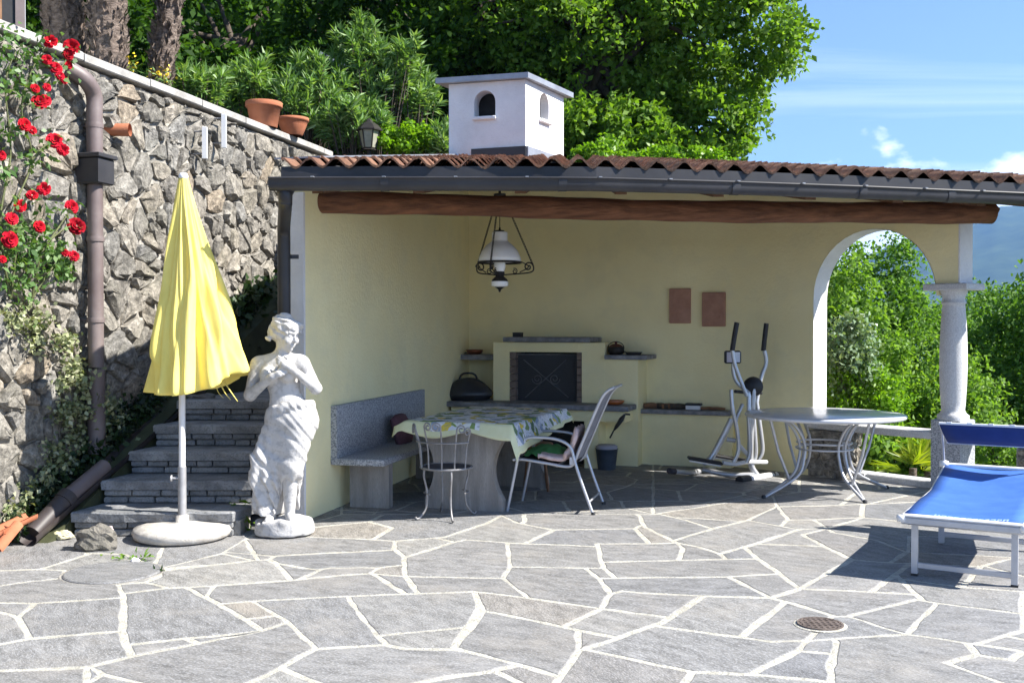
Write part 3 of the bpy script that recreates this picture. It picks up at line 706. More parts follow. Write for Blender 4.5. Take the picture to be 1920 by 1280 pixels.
def hills():
    na, nr = 220, 46
    az = np.linspace(rad(-40), rad(75), na); r = np.linspace(1800, 6000, nr)
    A, R = np.meshgrid(az, r, indexing='ij')
    ridge = 0.055 + 0.050 * np.exp(-((A - rad(27)) / rad(8.0)) ** 2) + 0.045 * np.exp(-((A - rad(50)) / rad(14)) ** 2) + 0.03 * np.exp(-((A + rad(15)) / rad(16)) ** 2)
    ridge += 0.004 * np.sin(A * 55) + 0.0025 * np.sin(A * 131 + 1) + 0.0012 * np.sin(A * 307)
    prof = np.clip((R - 1800) / 2300, 0, 1); prof = prof * prof * (3 - 2 * prof); prof = np.where(R > 4100, 1 - 0.25 * (R - 4100) / 1900, prof)
    X, Y = R * np.sin(A), R * np.cos(A)
    gul = np.zeros_like(X)
    for k in range(8):
        f = 0.0014 * 1.75 ** k; ph = RNG.uniform(0, 6, 4)
        gul += (np.abs(np.sin(X * f + ph[0] + 1.7 * np.sin(Y * f * 0.6 + ph[1])) * np.cos(Y * f * 0.5 + ph[2])) - 0.4) * 95 / 1.65 ** k
    Z = ridge * 4100 * prof + gul * prof * 0.8 - 50
    v = np.stack([X, Y, Z], -1).reshape(-1, 3)
    i = np.arange(na - 1)[:, None] * nr + np.arange(nr - 1)[None, :]
    q = np.stack([i, i + nr, i + nr + 1, i + 1], -1).reshape(-1, 4)
    return link('hills', np_mesh('hills', v, q[:, ::-1], True), M['hill'])
tag(hills(), 'hazy blue wooded mountainside across the valley', 'mountain', kind='structure')

# air
hz = MB().box((0, 0, 330), (12600, 12600, 860)).build('haze', None)
mh = bpy.data.materials.new('valley haze'); mh.use_nodes = True
th = mh.node_tree; th.nodes.clear()
ho = th.nodes.new('ShaderNodeOutputMaterial'); hv = th.nodes.new('ShaderNodeVolumePrincipled')
hv.inputs['Color'].default_value = (0.20, 0.46, 1.0, 1); hv.inputs['Density'].default_value = 0.00014; hv.inputs['Anisotropy'].default_value = 0.2
th.links.new(hv.outputs[0], ho.inputs['Volume'])
hz.data.materials.append(mh)
tag(hz, 'pale blue summer haze in the valley air', 'haze', kind='stuff')

# ------------------------------------------------------------------ the rubble stone retaining wall
sw = thing('stone_wall', wallpt(2.5, 0), 'tall grey rubble stone retaining wall with pale coping, carrying the terracotta pots', 'stone wall')
body = MB()
U0, U1 = -3.2, 5.35
body.prism([wallpt(U0, -0.4, -0.045), wallpt(U1, -0.4, -0.045), wallpt(U1, WALL_TOP - 0.08, -0.045), wallpt(U0, WALL_TOP - 0.08, -0.045)], v3(-DLn * 0.5))
nb = body.build('mortar_core', M['wall_mortar'], sw)
# uneven mortar skin just behind the stones
sk = MB(); nu, nz = 150, 70
sk.grid(lambda i, j: wallpt(U0 + (U1 - U0) * i / (nu - 1), -0.3 + (WALL_TOP + 0.2) * j / (nz - 1), -0.010 + 0.034 * (mnoise.noise(Vector((i * 0.45, j * 0.45, 3.1))) + 0.6 * mnoise.noise(Vector((i * 0.9, j * 0.9, 7.7))))), nu, nz, smooth=False)
sk.build('mortar_face', M['wall_mortar'], sw)
rngw = np.random.default_rng(21)
def rubble_mesh(P, rng, frame, depth=(0.014, 0.058), gap=(0.003, 0.020), joined=None):
    """One rough stone over the outline P (2-D), in the frame (origin, ex, ez, en)."""
    I = inset(P, rng.uniform(*gap))
    if len(I) < 3 or area2(I) < 0.0012: return None
    J = []
    for i in range(len(I)):
        a, b = I[i], I[(i + 1) % len(I)]
        c1, c2 = rng.uniform(0.12, 0.3), rng.uniform(0.7, 0.88)
        J += [a + (b - a) * c1 + rng.normal(0, 0.005, 2), a + (b - a) * c2 + rng.normal(0, 0.005, 2)]
    n = len(J); c = sum(J) / n
    if n < 4: return None
    o, ex, ez, en = frame
    h = rng.uniform(*depth); tx, tz = rng.uniform(-0.24, 0.24, 2)
    def pt(p, d): return o + ex * p[0] + ez * p[1] + en * d
    v = []
    for p in J: v.append(pt(p, -0.05))
    for p in J: q = c + (p - c) * 0.975; v.append(pt(q, h * 0.45 + rng.uniform(-0.006, 0.006)))
    for p in J:
        q = c + (p - c) * rng.uniform(0.68, 0.86); v.append(pt(q, h + tx * (q[0] - c[0]) + tz * (q[1] - c[1]) + rng.uniform(-0.010, 0.010)))
    cc = c + rng.normal(0, 0.02, 2); v.append(pt(cc, h + rng.uniform(-0.008, 0.016)))
    f = []
    for k in (0, 1):
        for i in range(n): f.append((k * n + i, k * n + (i + 1) % n, (k + 1) * n + (i + 1) % n, (k + 1) * n + i))
    for i in range(n): f.append((2 * n + i, 2 * n + (i + 1) % n, 3 * n))
    if joined is not None: joined.add(v, f); return None
    me = bpy.data.meshes.new('stone'); me.from_pydata(v, [], f); me.update(); return me
fr = (wallpt(0, 0), Vector((DL[0], DL[1], 0)), Vector((0, 0, 1)), Vector((DLn[0], DLn[1], 0)))
fr = (fr[0], -fr[1], fr[2], fr[3])
cells = voronoi(-U1, -U0, -0.2, WALL_TOP - 0.1, 0.275, 0.185, 0.60, rngw)
split_ = []
for P in cells:
    if rngw.random() < 0.22 and area2(P) > 0.03:
        c = sum(P) / len(P); an = rngw.uniform(0, PI); nn = V2(math.cos(an), math.sin(an)); c = c + nn * rngw.uniform(-0.05, 0.05)
        split_ += [q for q in (clip(P, c, nn), clip(P, c, -nn)) if len(q) >= 3 and area2(q) > 0.002]
    else: split_.append(P)
cells = split_
def vis(P):
    c = sum(P) / len(P); u = -c[0]
    w = wallpt(u, c[1]); return -1e9 if u < -0.75 else area2(P) / (w.y ** 2) * (1 if c[1] > 0.15 else 0.3)
cells.sort(key=vis, reverse=True)
rest = MB(); nst = 0
for k, P in enumerate(cells):
    # some cells break into two small stones
    if nst < 285:
        me = rubble_mesh(P, rngw, fr)
        if me: link('stone', me, M['wall_stone'], sw); nst += 1
    else: rubble_mesh(P, rngw, fr, joined=rest)
for k in range(420):                                         # small filler stones pressed in the joints
    u, z = rngw.uniform(U0, U1), rngw.uniform(-0.1, WALL_TOP - 0.12); s_ = rngw.uniform(0.025, 0.06)
    P = [V2(-u + s_ * math.cos(t + rngw.uniform(-.3, .3)) * 1.3, z + s_ * math.sin(t)) for t in np.arange(6) * PI / 3]
    rubble_mesh(P, rngw, fr, depth=(0.0, 0.03), gap=(0.0, 0.002), joined=rest)
tag(rest.build('small_stones', M['wall_stone'], sw, recalc=False), kind='stuff')
X3, N3 = Vector((DL[0], DL[1], 0)), Vector((DLn[0], DLn[1], 0)); Z3 = Vector((0, 0, 1))
u = U0
k = 0
while u < U1 - 0.1:                                          # coping slabs
    l = rngw.uniform(0.75, 1.15); l = min(l, U1 - u)
    c = wallpt(u + l / 2, WALL_TOP - 0.035 + rngw.uniform(-0.004, 0.004), -0.17)
    MB().box(c, (l - 0.012, 0.44, 0.07), (X3, N3, Z3), 0.008).build('coping_slab', M['coping'], sw)
    u += l; k += 1
rx = [float(v) for v in np.linspace(wallpt(U1, 0, -0.3).x, 3.35, 9)]   # plain return wall behind the shelter, holding the garden up
rw = MB(); vs = []
for x in rx:
    for y in (12.70, 12.98): vs += [(x, y, -0.8), (x, y, upper_z(x, 12.8) + 0.06)]
fs = [(0, 2, 3, 1), (32, 33, 35, 34)]
for i in range(8): a, b = i * 4, i * 4 + 4; fs += [(a, a + 1, b + 1, b), (a + 2, b + 2, b + 3, a + 3), (a + 1, a + 3, b + 3, b + 1)]
rw.add(vs, fs).build('return_wall', M['wall_mortar'], sw)
# terracotta weep pipe and the two white rods fixed to the wall
wp = thing('weep_pipe', on_wall(208, 242), 'short broken terracotta pipe sticking out of the stone wall beside the brown downpipe', 'pipe')
p = on_wall(203, 243)
MB().tube([p - N3 * 0.05, p + N3 * 0.16 + X3 * 0.06], [0.05, 0.052], 14, cap=False).build('pipe_shell', M['pot'], wp)
MB().lathe([(0.0, 0.0), (0.05, 0.0)], p + N3 * 0.02 + X3 * 0.02, 12, ax=(X3, Z3, N3)).build('pipe_inside', M['soot_shade'], wp)
for x, y0, y1, lb in ((384, 238, 298, 'white rod fixed upright on the stone wall, lower of the two'), (420, 214, 278, 'white rod fixed upright on the stone wall, just under the coping by the pots')):
    t = thing('wall_rod', on_wall(x, y1), lb, 'rod', 'white rods on the stone wall')
    a, b = on_wall(x, y0, 0.14), on_wall(x, y1, 0.14)
    MB().box((a + b) / 2, (0.045, 0.022, (a - b).length), None, 0.004).build('rod', M['white_metal'], t)
    for q in (a - Z3 * 0.04, b + Z3 * 0.05): MB().tube([q, q - N3 * 0.12], 0.009, 6).build('peg', M['grey_metal'], t)

# ------------------------------------------------------------------ stone stairs between the wall and the shelter
st = thing('stone_stairs', (-2.6, 7.3, 0), 'grey slab stairs with dry stone risers climbing beside the stone wall behind the statue', 'stairs')
SX0 = V2(-3.11, 7.30)
NST = 5
rngs = np.random.default_rng(5)
def sleft(y): return SX0[0] + 0.24 * (y - 7.30)
def sright(y): return -1.99 + 0.235 * (y - 7.30)
for k in range(NST):
    y0 = 7.30 + 0.335 * k; z1 = 0.178 * (k + 1) - 0.005 * k; zb = 0.178 * k - 0.005 * max(k - 1, 0)
    xl, xr = sleft(y0), (sright(y0) if k > 0 else -2.0) + 0.03
    if k > 1: xr = -1.80 + 0.2456 * (y0 - 7.9) - 0.02
    th_ = 0.07; n = 12
    # tread slab with a broken front edge
    fy = [y0 + rngs.uniform(-0.012, 0.012) for _ in range(n + 1)]
    front = [Vector((xl + (xr - xl) * i / n, fy[i], 0)) for i in range(n + 1)]
    dep = 0.40 if k < NST - 1 else 3.0
    backp = [Vector((xr + 0.09 * dep / 0.4, y0 + dep, 0)), Vector((xl + 0.09 * dep / 0.4, y0 + dep, 0))]
    poly = front + backp
    m_ = len(poly); cz = sum((p for p in poly), Vector()) / m_
    top = [Vector((p.x, p.y, z1)) for p in poly]; top_in = [Vector((p.x + (cz.x - p.x) * 0.012, p.y + (0.012 if i <= n else -0.0), z1)) for i, p in enumerate(poly)]
    vs = [(p.x, p.y, z1) for p in top_in] + [(p.x, p.y, z1 - 0.012 + rngs.uniform(-0.005, 0.005)) for p in poly] + [(p.x + rngs.uniform(-.004, .004), p.y + 0.01 + rngs.uniform(-0.01, 0.01), z1 - th_) for p in poly]
    fs = [tuple(range(m_)), tuple(range(2 * m_, 3 * m_))[::-1]] + [(r_ * m_ + i, (r_ + 1) * m_ + i, (r_ + 1) * m_ + (i + 1) % m_, r_ * m_ + (i + 1) % m_) for r_ in (0, 1) for i in range(m_)]
    MB().add(vs, fs).build('tread', M['step_stone'], st)
    # riser of thin flat stones
    rows = 2; hz_ = (z1 - th_ - zb) / rows
    MB().box(((xl + xr) / 2 + 0.05, y0 + 0.21, (zb + z1 - th_) / 2), (xr - xl - 0.02, 0.28, z1 - th_ - zb)).build('riser_core', M['wall_mortar'], st)
    if k < 6:
        for r_ in range(rows):
            x = xl + 0.01
            while x < xr - 0.04:
                w_ = min(rngs.uniform(0.12, 0.30), xr - x)
                MB().box((x + w_ / 2, y0 + 0.075 + rngs.uniform(-0.012, 0.012), zb + hz_ * (r_ + 0.5)), (w_ - 0.012, 0.09, hz_ - 0.008), None, 0.008).build('stone', M['step_stone'], st)
                x += w_
# fill between stair and wall, with a low earth bed
bed = MB()
for k in range(12):
    y = 7.0 + k * 0.34; z = 0.50 * (y - 7.05) - 0.03
    xa = WS[0] + DL[0] * (y - WS[1]) / DL[1]; xb = sleft(y) - 0.03
    bed.add([(xa, y, z), (xb, y, z), (xb + 0.085, y + 0.35, z + 0.175), (xa + 0.085, y + 0.35, z + 0.175), (xb, y, -0.2), (xb + 0.085, y + 0.35, -0.2), (xa, y, -0.2)], [(0, 1, 2, 3), (1, 4, 5, 2), (0, 6, 4, 1)])
tag(bed.build('planting_bed_ground', M['soil']), 'narrow sloping earth bed between the stairs and the stone wall', 'planting bed', kind='structure')
# half round gutter channel and drain pipe running down beside the stairs
sg = thing('stair_gutter', G(60, 1000), 'dark sloping half round gutter channel running down beside the stone stairs', 'gutter')
A_, B_ = Vector((-2.81, 8.80, 0.85)), Vector((-3.285, 7.00, 0.075))
dir_ = (A_ - B_).normalized()
sidev = dir_.cross(Z3).normalized(); upv = sidev.cross(dir_).normalized()
def halfpipe(mb, a, b, r, t=0.006, n=9, up=1):
    def fn(i, j):
        an = PI + PI * i / (n - 1); rr_ = r if j < 2 else r - t
        p = a if j in (0, 3) else b
        return p + sidev * (rr_ * math.cos(an)) + upv * (rr_ * math.sin(an) * up)
    mb.grid(fn, n, 4); 
    return mb
halfpipe(MB(), B_, A_ + dir_ * 0.3, 0.085).build('channel', M['pipe_dark'], sg)
tt = thing('terracotta_gutter', G(20, 1010), 'pair of orange terracotta half pipes at the foot of the sloping gutter', 'gutter tiles')
halfpipe(MB(), W(-70, 1022, 6.62), W(58, 962, 7.02), 0.055, 0.012).build('half_pipe', M['pot'], tt)
halfpipe(MB(), G(-6, 1034, 0.02), W(34, 985, 6.9), 0.042, 0.012, up=-1).build('half_pipe', M['pot'], tt)
dp = thing('drain_pipe', G(60, 1008), 'thick brown drain pipe lying along the foot of the stairs, upper length coloured as sunlit', 'pipe')
p0, p1, p2 = W(62, 1000, 7.10), W(126, 932, 7.38), W(196, 874, 7.78)
MB().tube([p0, p1], 0.066, 16).build('lower_pipe', M['pipe_dark'], dp)
MB().tube([p1 - (p2 - p1) * 0.04, p2], 0.058, 16).build('upper_pipe', M['pipe_brown'], dp)  # paler brown paints the sunlight on this length
MB().tube([p1 - (p1 - p0).normalized() * 0.05, p1 + (p1 - p0).normalized() * 0.02], 0.072, 16).build('collar', M['pipe_dark'], dp)

# brown downpipe on the stone wall
bp = thing('wall_downpipe', on_wall(178, 840), 'tall brown rainwater downpipe with a square hopper fixed to the stone wall by the roses', 'downpipe')
off = 0.13
top = on_wall(177, 190, off); low = on_wall(178, 838, off); low.x, low.y = top.x, top.y
path = smooth_pts([on_wall(128, 128, 0.06), on_wall(160, 150, off), on_wall(176, 178, off), on_wall(177, 210, off)], 5)
path = [Vector(p) for p in path] + [Vector((top.x, top.y, on_wall(177, 296, off).z))]
MB().tube(path, 0.062, 16).build('upper_pipe', M['pipe_brown'], bp)
hzp = on_wall(177, 322, off).z
MB().tube([(top.x, top.y, hzp - 0.02), (top.x, top.y, low.z + 0.62)], 0.058, 16).build('lower_pipe', M['pipe_brown'], bp)
MB().tube([(top.x, top.y, low.z + 0.60), (top.x, top.y, low.z - 0.05)], 0.066, 16).build('foot_pipe', M['pipe_brown'], bp)
hb = MB(); hb.box((top.x, top.y, hzp + 0.0), (0.20, 0.20, 0.20), (X3, N3, Z3), 0.01); hb.box((top.x, top.y, hzp + 0.115), (0.24, 0.24, 0.035), (X3, N3, Z3), 0.006)
hb.build('hopper', M['gutter'], bp)
for z in (on_wall(177, 245).z, on_wall(177, 452).z, on_wall(177, 600).z):
    c = MB(); c.lathe([(0.066, -0.02), (0.068, 0), (0.066, 0.02)], (top.x, top.y, z), 16, close=False); c.tube([Vector((top.x, top.y, z)) - N3 * 0.06, Vector((top.x, top.y, z)) - N3 * 0.16], 0.008, 6)
    c.build('bracket', M['pipe_brown'], bp)
# ------------------------------------------------------------------ the open garden shelter
sh = thing('garden_shelter', (1.2, 9.5, 0), 'open pale yellow garden shelter with terracotta tiled roof, white chimney and side arch', 'shelter')
def wall_run(p, q, n_out, thick, z0, ztop, n=8, inset_top=0.0):
    mb = MB(); vs = []
    for i in range(n + 1):
        c = p + (q - p) * i / n
        for o in (0, thick):
            d = c + n_out * o; zt = ztop(d) if callable(ztop) else ztop
            vs += [(d[0], d[1], z0), (d[0], d[1], zt)]
    fs = []
    for i in range(n):
        a, b = i * 4, i * 4 + 4
        fs += [(a, a + 1, b + 1, b), (a + 2, b + 2, b + 3, a + 3), (a + 1, a + 3, b + 3, b + 1), (a, b, b + 2, a + 2)]
    fs += [(0, 2, 3, 1), (n * 4, n * 4 + 1, n * 4 + 3, n * 4 + 2)]
    return mb.add(vs, fs)
deck_under = lambda d: roof_z(d[0], d[1]) - 0.13
wall_run(FL + DL * 0.02, CB + DL * 0.2, -DLn, 0.16, -0.02, deck_under, 10).build('wall', M['yellow'], sh)
wall_run(FL - DL * 0.0 - DLn * 0.163, CB + DL * 0.2 - DLn * 0.163, -DLn, 0.02, -0.02, deck_under, 10).build('outer_render', M['white_plaster'], sh)
wall_run(FL - DL * 0.012 + DLn * 0.004, FL + DL * 0.019 + DLn * 0.004, -DLn, 0.188, -0.02, 2.50, 1).build('wall_end', M['white_plaster'], sh)
_A, _B = RC - DU * 0.50, RC + DW * 0.86
cv = [CB - DU * 0.05, CB * 0.5 + _A * 0.5] + [_A * (1 - t) ** 2 + RC * 2 * t * (1 - t) + _B * t * t for t in np.linspace(0, 1, 18)]
bwm = MB(); vs, fs = [], []
for i, p in enumerate(cv):
    e = cv[min(i + 1, len(cv) - 1)] - cv[max(i - 1, 0)]; e = e / np.linalg.norm(e); n_ = V2(-e[1], e[0])
    for o in (0, 0.2):
        d = p + n_ * o; vs += [(d[0], d[1], -0.02), (d[0], d[1], deck_under(d))]
for i in range(len(cv) - 1):
    a, b = i * 4, i * 4 + 4; fs += [(a, b, b + 1, a + 1), (a + 2, a + 3, b + 3, b + 2), (a + 1, b + 1, b + 3, a + 3)]
bwm.add(vs, fs, True); bo = bwm.build('wall', M['yellow'], sh)
em = bo.modifiers.new('edges', 'EDGE_SPLIT'); em.split_angle = rad(40)

# side wall with the arch: s runs along it towards the camera
LA, SE, TH = 1.28, 1.48, 0.225
ZS, ZCAP = 1.76, 1.862
def aw(s, z, o=0.0): p = Q0 + DW * s + DWn * o; return Vector((p[0], p[1], z))
def awtop(s): p = Q0 + DW * s; return roof_z(p[0], p[1]) - 0.06
arc = [(LA / 2 - LA / 2 * math.cos(PI * k / 20), ZS + LA / 2 * math.sin(PI * k / 20)) for k in range(21)]
sR = -0.105
for poly in ([(sR, -0.02), (0, -0.02), (0, ZS)] + arc[1:11] + [(LA / 2, awtop(LA / 2)), (sR, awtop(sR))],
             arc[10:] + [(LA, ZCAP), (SE, ZCAP), (SE, awtop(SE)), (LA / 2, awtop(LA / 2))]):
    MB().prism([aw(s, z) for s, z in poly], v3(DWn * TH)).build('wall', M['yellow'], sh)
rv = MB()                                                    # white reveal of the arch and the free end
path = [(0.004, 0.50)] + [(0.004 + s * (LA - 0.008) / LA, z - 0.004) for s, z in arc] + [(LA - 0.004, ZCAP)]
rv.grid(lambda i, j: aw(path[i][0], path[i][1], -0.003 + (TH + 0.006) * j), len(path), 2, smooth=False)
rv.build('arch_reveal', M['white_plaster'], sh)
MB().box(aw(SE + 0.005, (ZCAP + 2.45) / 2, TH / 2), (0.012, TH + 0.008, 2.45 - ZCAP), (kx, ky, Z3)).build('wall_end', M['white_plaster'], sh)
# column
sc = (LA + SE) / 2 + 0.0
cx = aw(sc, 0, TH / 2)
col = MB()
col.lathe([(0.135, 0.652), (0.135, 0.690), (0.112, 0.705), (0.098, 0.735), (0.104, 0.80), (0.113, 0.95), (0.118, 1.12), (0.116, 1.30), (0.108, 1.50), (0.098, 1.64), (0.094, 1.68), (0.106, 1.685), (0.106, 1.70), (0.094, 1.705), (0.094, 1.745), (0.108, 1.775), (0.118, 1.80)], cx, 28)
cl_ = col.build('column', M['pale_granite'], sh)
MB().box(cx + Z3 * 1.831, (0.40, 0.34, 0.06), (kx, ky, Z3), 0.008).build('capital', M['pale_granite'], cl_)
MB().box(cx + Z3 * 0.316, (0.27, 0.27, 0.672), (kx, ky, Z3), 0.008).build('pedestal', M['granite'], cl_)

# log beam
lg = MB(); la_, lb_ = Vector((-1.62, 8.21, 2.452)), Vector((4.19, 9.08, 2.452))
pts, rs = [], []
for i in range(41):
    t = i / 40; pts.append(la_.lerp(lb_, t) + Vector((0, 0.012 * math.sin(t * 9), 0.012 * math.sin(t * 7 + 1)))); rs.append(0.0865 + 0.006 * t + 0.004 * math.sin(t * 23) + 0.003 * math.sin(t * 61 + 2))
pts.append(lb_ + (lb_ - la_).normalized() * 0.018); rs.append(0.070)
lg.tube(pts, rs, 20)
lgo = lg.build('log_beam', M['log'], sh)

# roof: boards, rafters, tiles
def roof_poly():
    return [(-1.60, 7.20), (0.52, 7.20), (2.51, 7.64), (5.45, 8.62), (4.00, 10.36), (-0.62, 12.58)]
RP = [V2(*p) for p in roof_poly()]
dk = MB(); nE = 24
def eave_at(t):
    x = -1.60 + 7.05 * t; return V2(x, eave_y(x) + 0.03)
def back_at(t): return V2(-0.62, 12.58) * (1 - t) + V2(4.00, 10.36) * t
for oz in (0.0,):
    def fn(i, j):
        p = eave_at(i / nE) * (1 - j / 8) + back_at(i / nE) * (j / 8); return Vector((p[0], p[1], roof_z(p[0], p[1]) + 0.004))
    top = [[fn(i, j) for j in range(9)] for i in range(nE + 1)]
vs, fs = [], []
for i in range(nE + 1):
    for j in range(9): vs += [top[i][j], top[i][j] - Z3 * 0.03]
idx = lambda i, j, k: (i * 9 + j) * 2 + k
for i in range(nE):
    for j in range(8):
        fs += [(idx(i, j, 0), idx(i + 1, j, 0), idx(i + 1, j + 1, 0), idx(i, j + 1, 0)), (idx(i, j, 1), idx(i, j + 1, 1), idx(i + 1, j + 1, 1), idx(i + 1, j, 1))]
    fs += [(idx(i, 0, 0), idx(i, 0, 1), idx(i + 1, 0, 1), idx(i + 1, 0, 0)), (idx(i, 8, 0), idx(i + 1, 8, 0), idx(i + 1, 8, 1), idx(i, 8, 1))]
for j in range(8):
    fs += [(idx(0, j, 0), idx(0, j + 1, 0), idx(0, j + 1, 1), idx(0, j, 1)), (idx(nE, j, 0), idx(nE, j, 1), idx(nE, j + 1, 1), idx(nE, j + 1, 0))]
roof = MB().add(vs, fs).build('roof', M['board'], sh)
for k in range(10):
    t = 0.03 + k * 0.102
    p, q = eave_at(t), back_at(t); p = p + (q - p) * 0.02
    a, b = Vector((p[0], p[1], roof_z(*p) - 0.115)), Vector((q[0], q[1], roof_z(*q) - 0.115))
    d = (b - a).normalized(); s_ = d.cross(Z3).normalized()
    MB().box((a + b) / 2, ((b - a).length, 0.08, 0.095), (d, s_, s_.cross(d))).build('rafter', M['board'], roof)
# one wavy tile, shared
TW, TL, TA = 0.187, 0.40, 0.033
tm = MB(); NS = 8
def tile_fn(k, y, dz): x = TW * 1.06 * k / NS - TW * 0.03; return (x - TW / 2, y, TA * math.cos(2 * PI * x / TW) + dz)
vs = [tile_fn(k, 0, 0.013) for k in range(NS + 1)] + [tile_fn(k, TL, 0.009) for k in range(NS + 1)] + [tile_fn(k, 0, -0.004) for k in range(NS + 1)]
fs = []
for k in range(NS): fs += [(k, k + 1, NS + 2 + k, NS + 1 + k), (k, 2 * NS + 2 + k, 2 * NS + 3 + k, k + 1)]
tm.add(vs, fs)
tile_me = tm.mesh('roof_tile'); tile_me.polygons.foreach_set('use_smooth', [i % 2 == 0 for i in range(len(tile_me.polygons))]); tile_me.materials.append(M['tile'])
rngt = np.random.default_rng(9)
def in_roof(p, m=0.06):
    n = len(RP)
    for i in range(n):
        a, b = RP[i], RP[(i + 1) % n]; e = b - a
        nn = V2(-e[1], e[0]) / np.linalg.norm(e)
        if (p - a) @ nn < (m if i in (3, 4) else -0.16): return False
    return True
tl_rest = MB(); n_t = 0
tiles = []
for k in range(41):
    x0 = -1.60 + TW * 0.55 + k * TW
    for j in range(16):
        w_ = 0.10 * j * 0.33
        x, y = x0 + 0.06 * j * 0.33, eave_y(min(x0, 5.45)) + 0.0 + j * 0.33
        if x0 > 5.4: continue
        if in_roof(V2(x, y + 0.1)): tiles.append((j, k, x, y))
tiles.sort()
for j, k, x, y in tiles:
    dx = 0.05
    sl = (eave_y(min(x + dx, 5.45)) - eave_y(x - dx)) / (2 * dx)
    R = Matrix.Translation((x, y + rngt.uniform(-0.014, 0.014), roof_z(x, y) + 0.050 + rngt.uniform(-0.004, 0.005))) @ Matrix.Rotation(-0.18 * sl + rngt.normal(0, 0.012), 4, 'Z') @ Matrix.Rotation(math.atan(PITCHR) - 0.035, 4, 'X') @ Matrix.Rotation(rngt.normal(0, 0.02), 4, 'Y')
    if n_t < 290:
        o = bpy.data.objects.new('roof_tile', tile_me); COL.objects.link(o); o.parent = roof; o.matrix_parent_inverse = Matrix.Translation(-ROOT_LOC[sh.name]) if False else Matrix.Identity(4)
        o.matrix_basis = R; n_t += 1
    else: tl_rest.add([R @ Vector(v) for v in tm.v], tm.f)
if tl_rest.v: tag(tl_rest.build('roof_tiles_behind', M['tile'], roof, recalc=False), kind='stuff')
# fascia, gutter, flashing
def sweep(mb, path2, prof, smooth=False):
    """prof: (out towards the camera, z) pairs swept along the eave line."""
    n = len(path2); nor = []
    for i in range(n):
        e = path2[min(i + 1, n - 1)] - path2[max(i - 1, 0)]; e = e / np.linalg.norm(e); nor.append(V2(e[1], -e[0]))
    mb.grid(lambda i, j: Vector((*(path2[i] + nor[i] * prof[j][0]), prof[j][1])), n, len(prof), smooth)
    return mb
ev = [V2(x, eave_y(x)) for x in np.linspace(-1.60, 5.45, 30)]
fb = MB(); sweep(fb, ev, [(-0.020, 2.44), (-0.020, 2.592), (-0.045, 2.592), (-0.045, 2.44), (-0.020, 2.44)]); fb.build('fascia', M['gutter'], sh)
evg = [V2(-1.665, 7.20)] + ev
GR = 0.047
GO, GZc = 0.035, 2.462
prof = [(GO - GR, 2.500)] + [(GO - GR * math.cos(PI * k / 12), GZc - GR * math.sin(PI * k / 12)) for k in range(13)] + [(GO + GR, 2.496), (GO + GR + 0.010, 2.506), (GO + GR + 0.010, 2.494), (GO + GR - 0.004, 2.492)]
gt = sweep(MB(), evg, prof, True)
gt.lathe([(0.0, 0), (GR, 0)], (-1.663, 7.165, 2.462), 16, ax=(Vector((0, 1, 0)), Z3, Vector((1, 0, 0))))
gut = gt.build('gutter', M['gutter'], sh)
for xq in (-0.98, 0.28, 1.54, 2.51, 3.30, 3.96):             # joints of the gutter lengths
    i = min(range(len(ev)), key=lambda i: abs(ev[i][0] - xq))
    pp = [ev[i] + (ev[min(i + 1, 29)] - ev[max(i - 1, 0)]) * t for t in (-0.06, 0.06)]
    sweep(MB(), pp, [(o + (0.004 if o > 0 else -0.004), z - 0.004) for o, z in prof[1:15]], True).build('joint_sleeve', M['gutter'], gut)
for i in range(1, 30, 2):
    n_ = ev[min(i + 1, 29)] - ev[i - 1]; n_ = n_ / np.linalg.norm(n_); o_ = V2(n_[1], -n_[0]); q_ = ev[i] + o_ * (GO + GR * 0.2)
    MB().box((q_[0], q_[1], 2.503), (0.022, 2 * GR + 0.06, 0.006), (v3(n_), v3(o_), Z3)).build('gutter_strap', M['zinc'], gut)
fl = MB()
fl.box((-0.98, 9.9, roof_z(-1.0, 9.9) + 0.085), (0.36, 4.9, 0.012), (Vector((DL[1], -DL[0], 0)), (Vector((DL[0], DL[1], 0)) + Z3 * 0.163).normalized(), Z3)); fl.build('flashing', M['zinc'], roof)
# downpipe of the shelter
sd = MB()
dpx = V2(-1.80, 7.66)
top_ = W(535, 352, 7.22)
dq = [top_, top_ - Z3 * 0.10, Vector((dpx[0] + 0.105, 7.62, 2.22)), Vector((dpx[0] + 0.10, 7.68, 2.10)), Vector((dpx[0] + 0.10, 7.68, 0.02))]
dq[2:] = [Vector(((533 - 960) / 1950 * p.y, p.y, p.z)) for p in dq[2:]]
sd.tube(smooth_pts(dq[:4], 4) + [dq[4]], 0.047, 14)
sd.lathe([(0.048, -0.12), (0.05, -0.05), (0.075, 0.0), (0.08, 0.05)], top_, 16, close=False)
dpo = sd.build('downpipe', M['gutter'], sh)
MB().box((dq[4].x + 0.03, dq[4].y + 0.03, 2.0), (0.14, 0.03, 0.03)).build('bracket', M['gutter'], dpo)

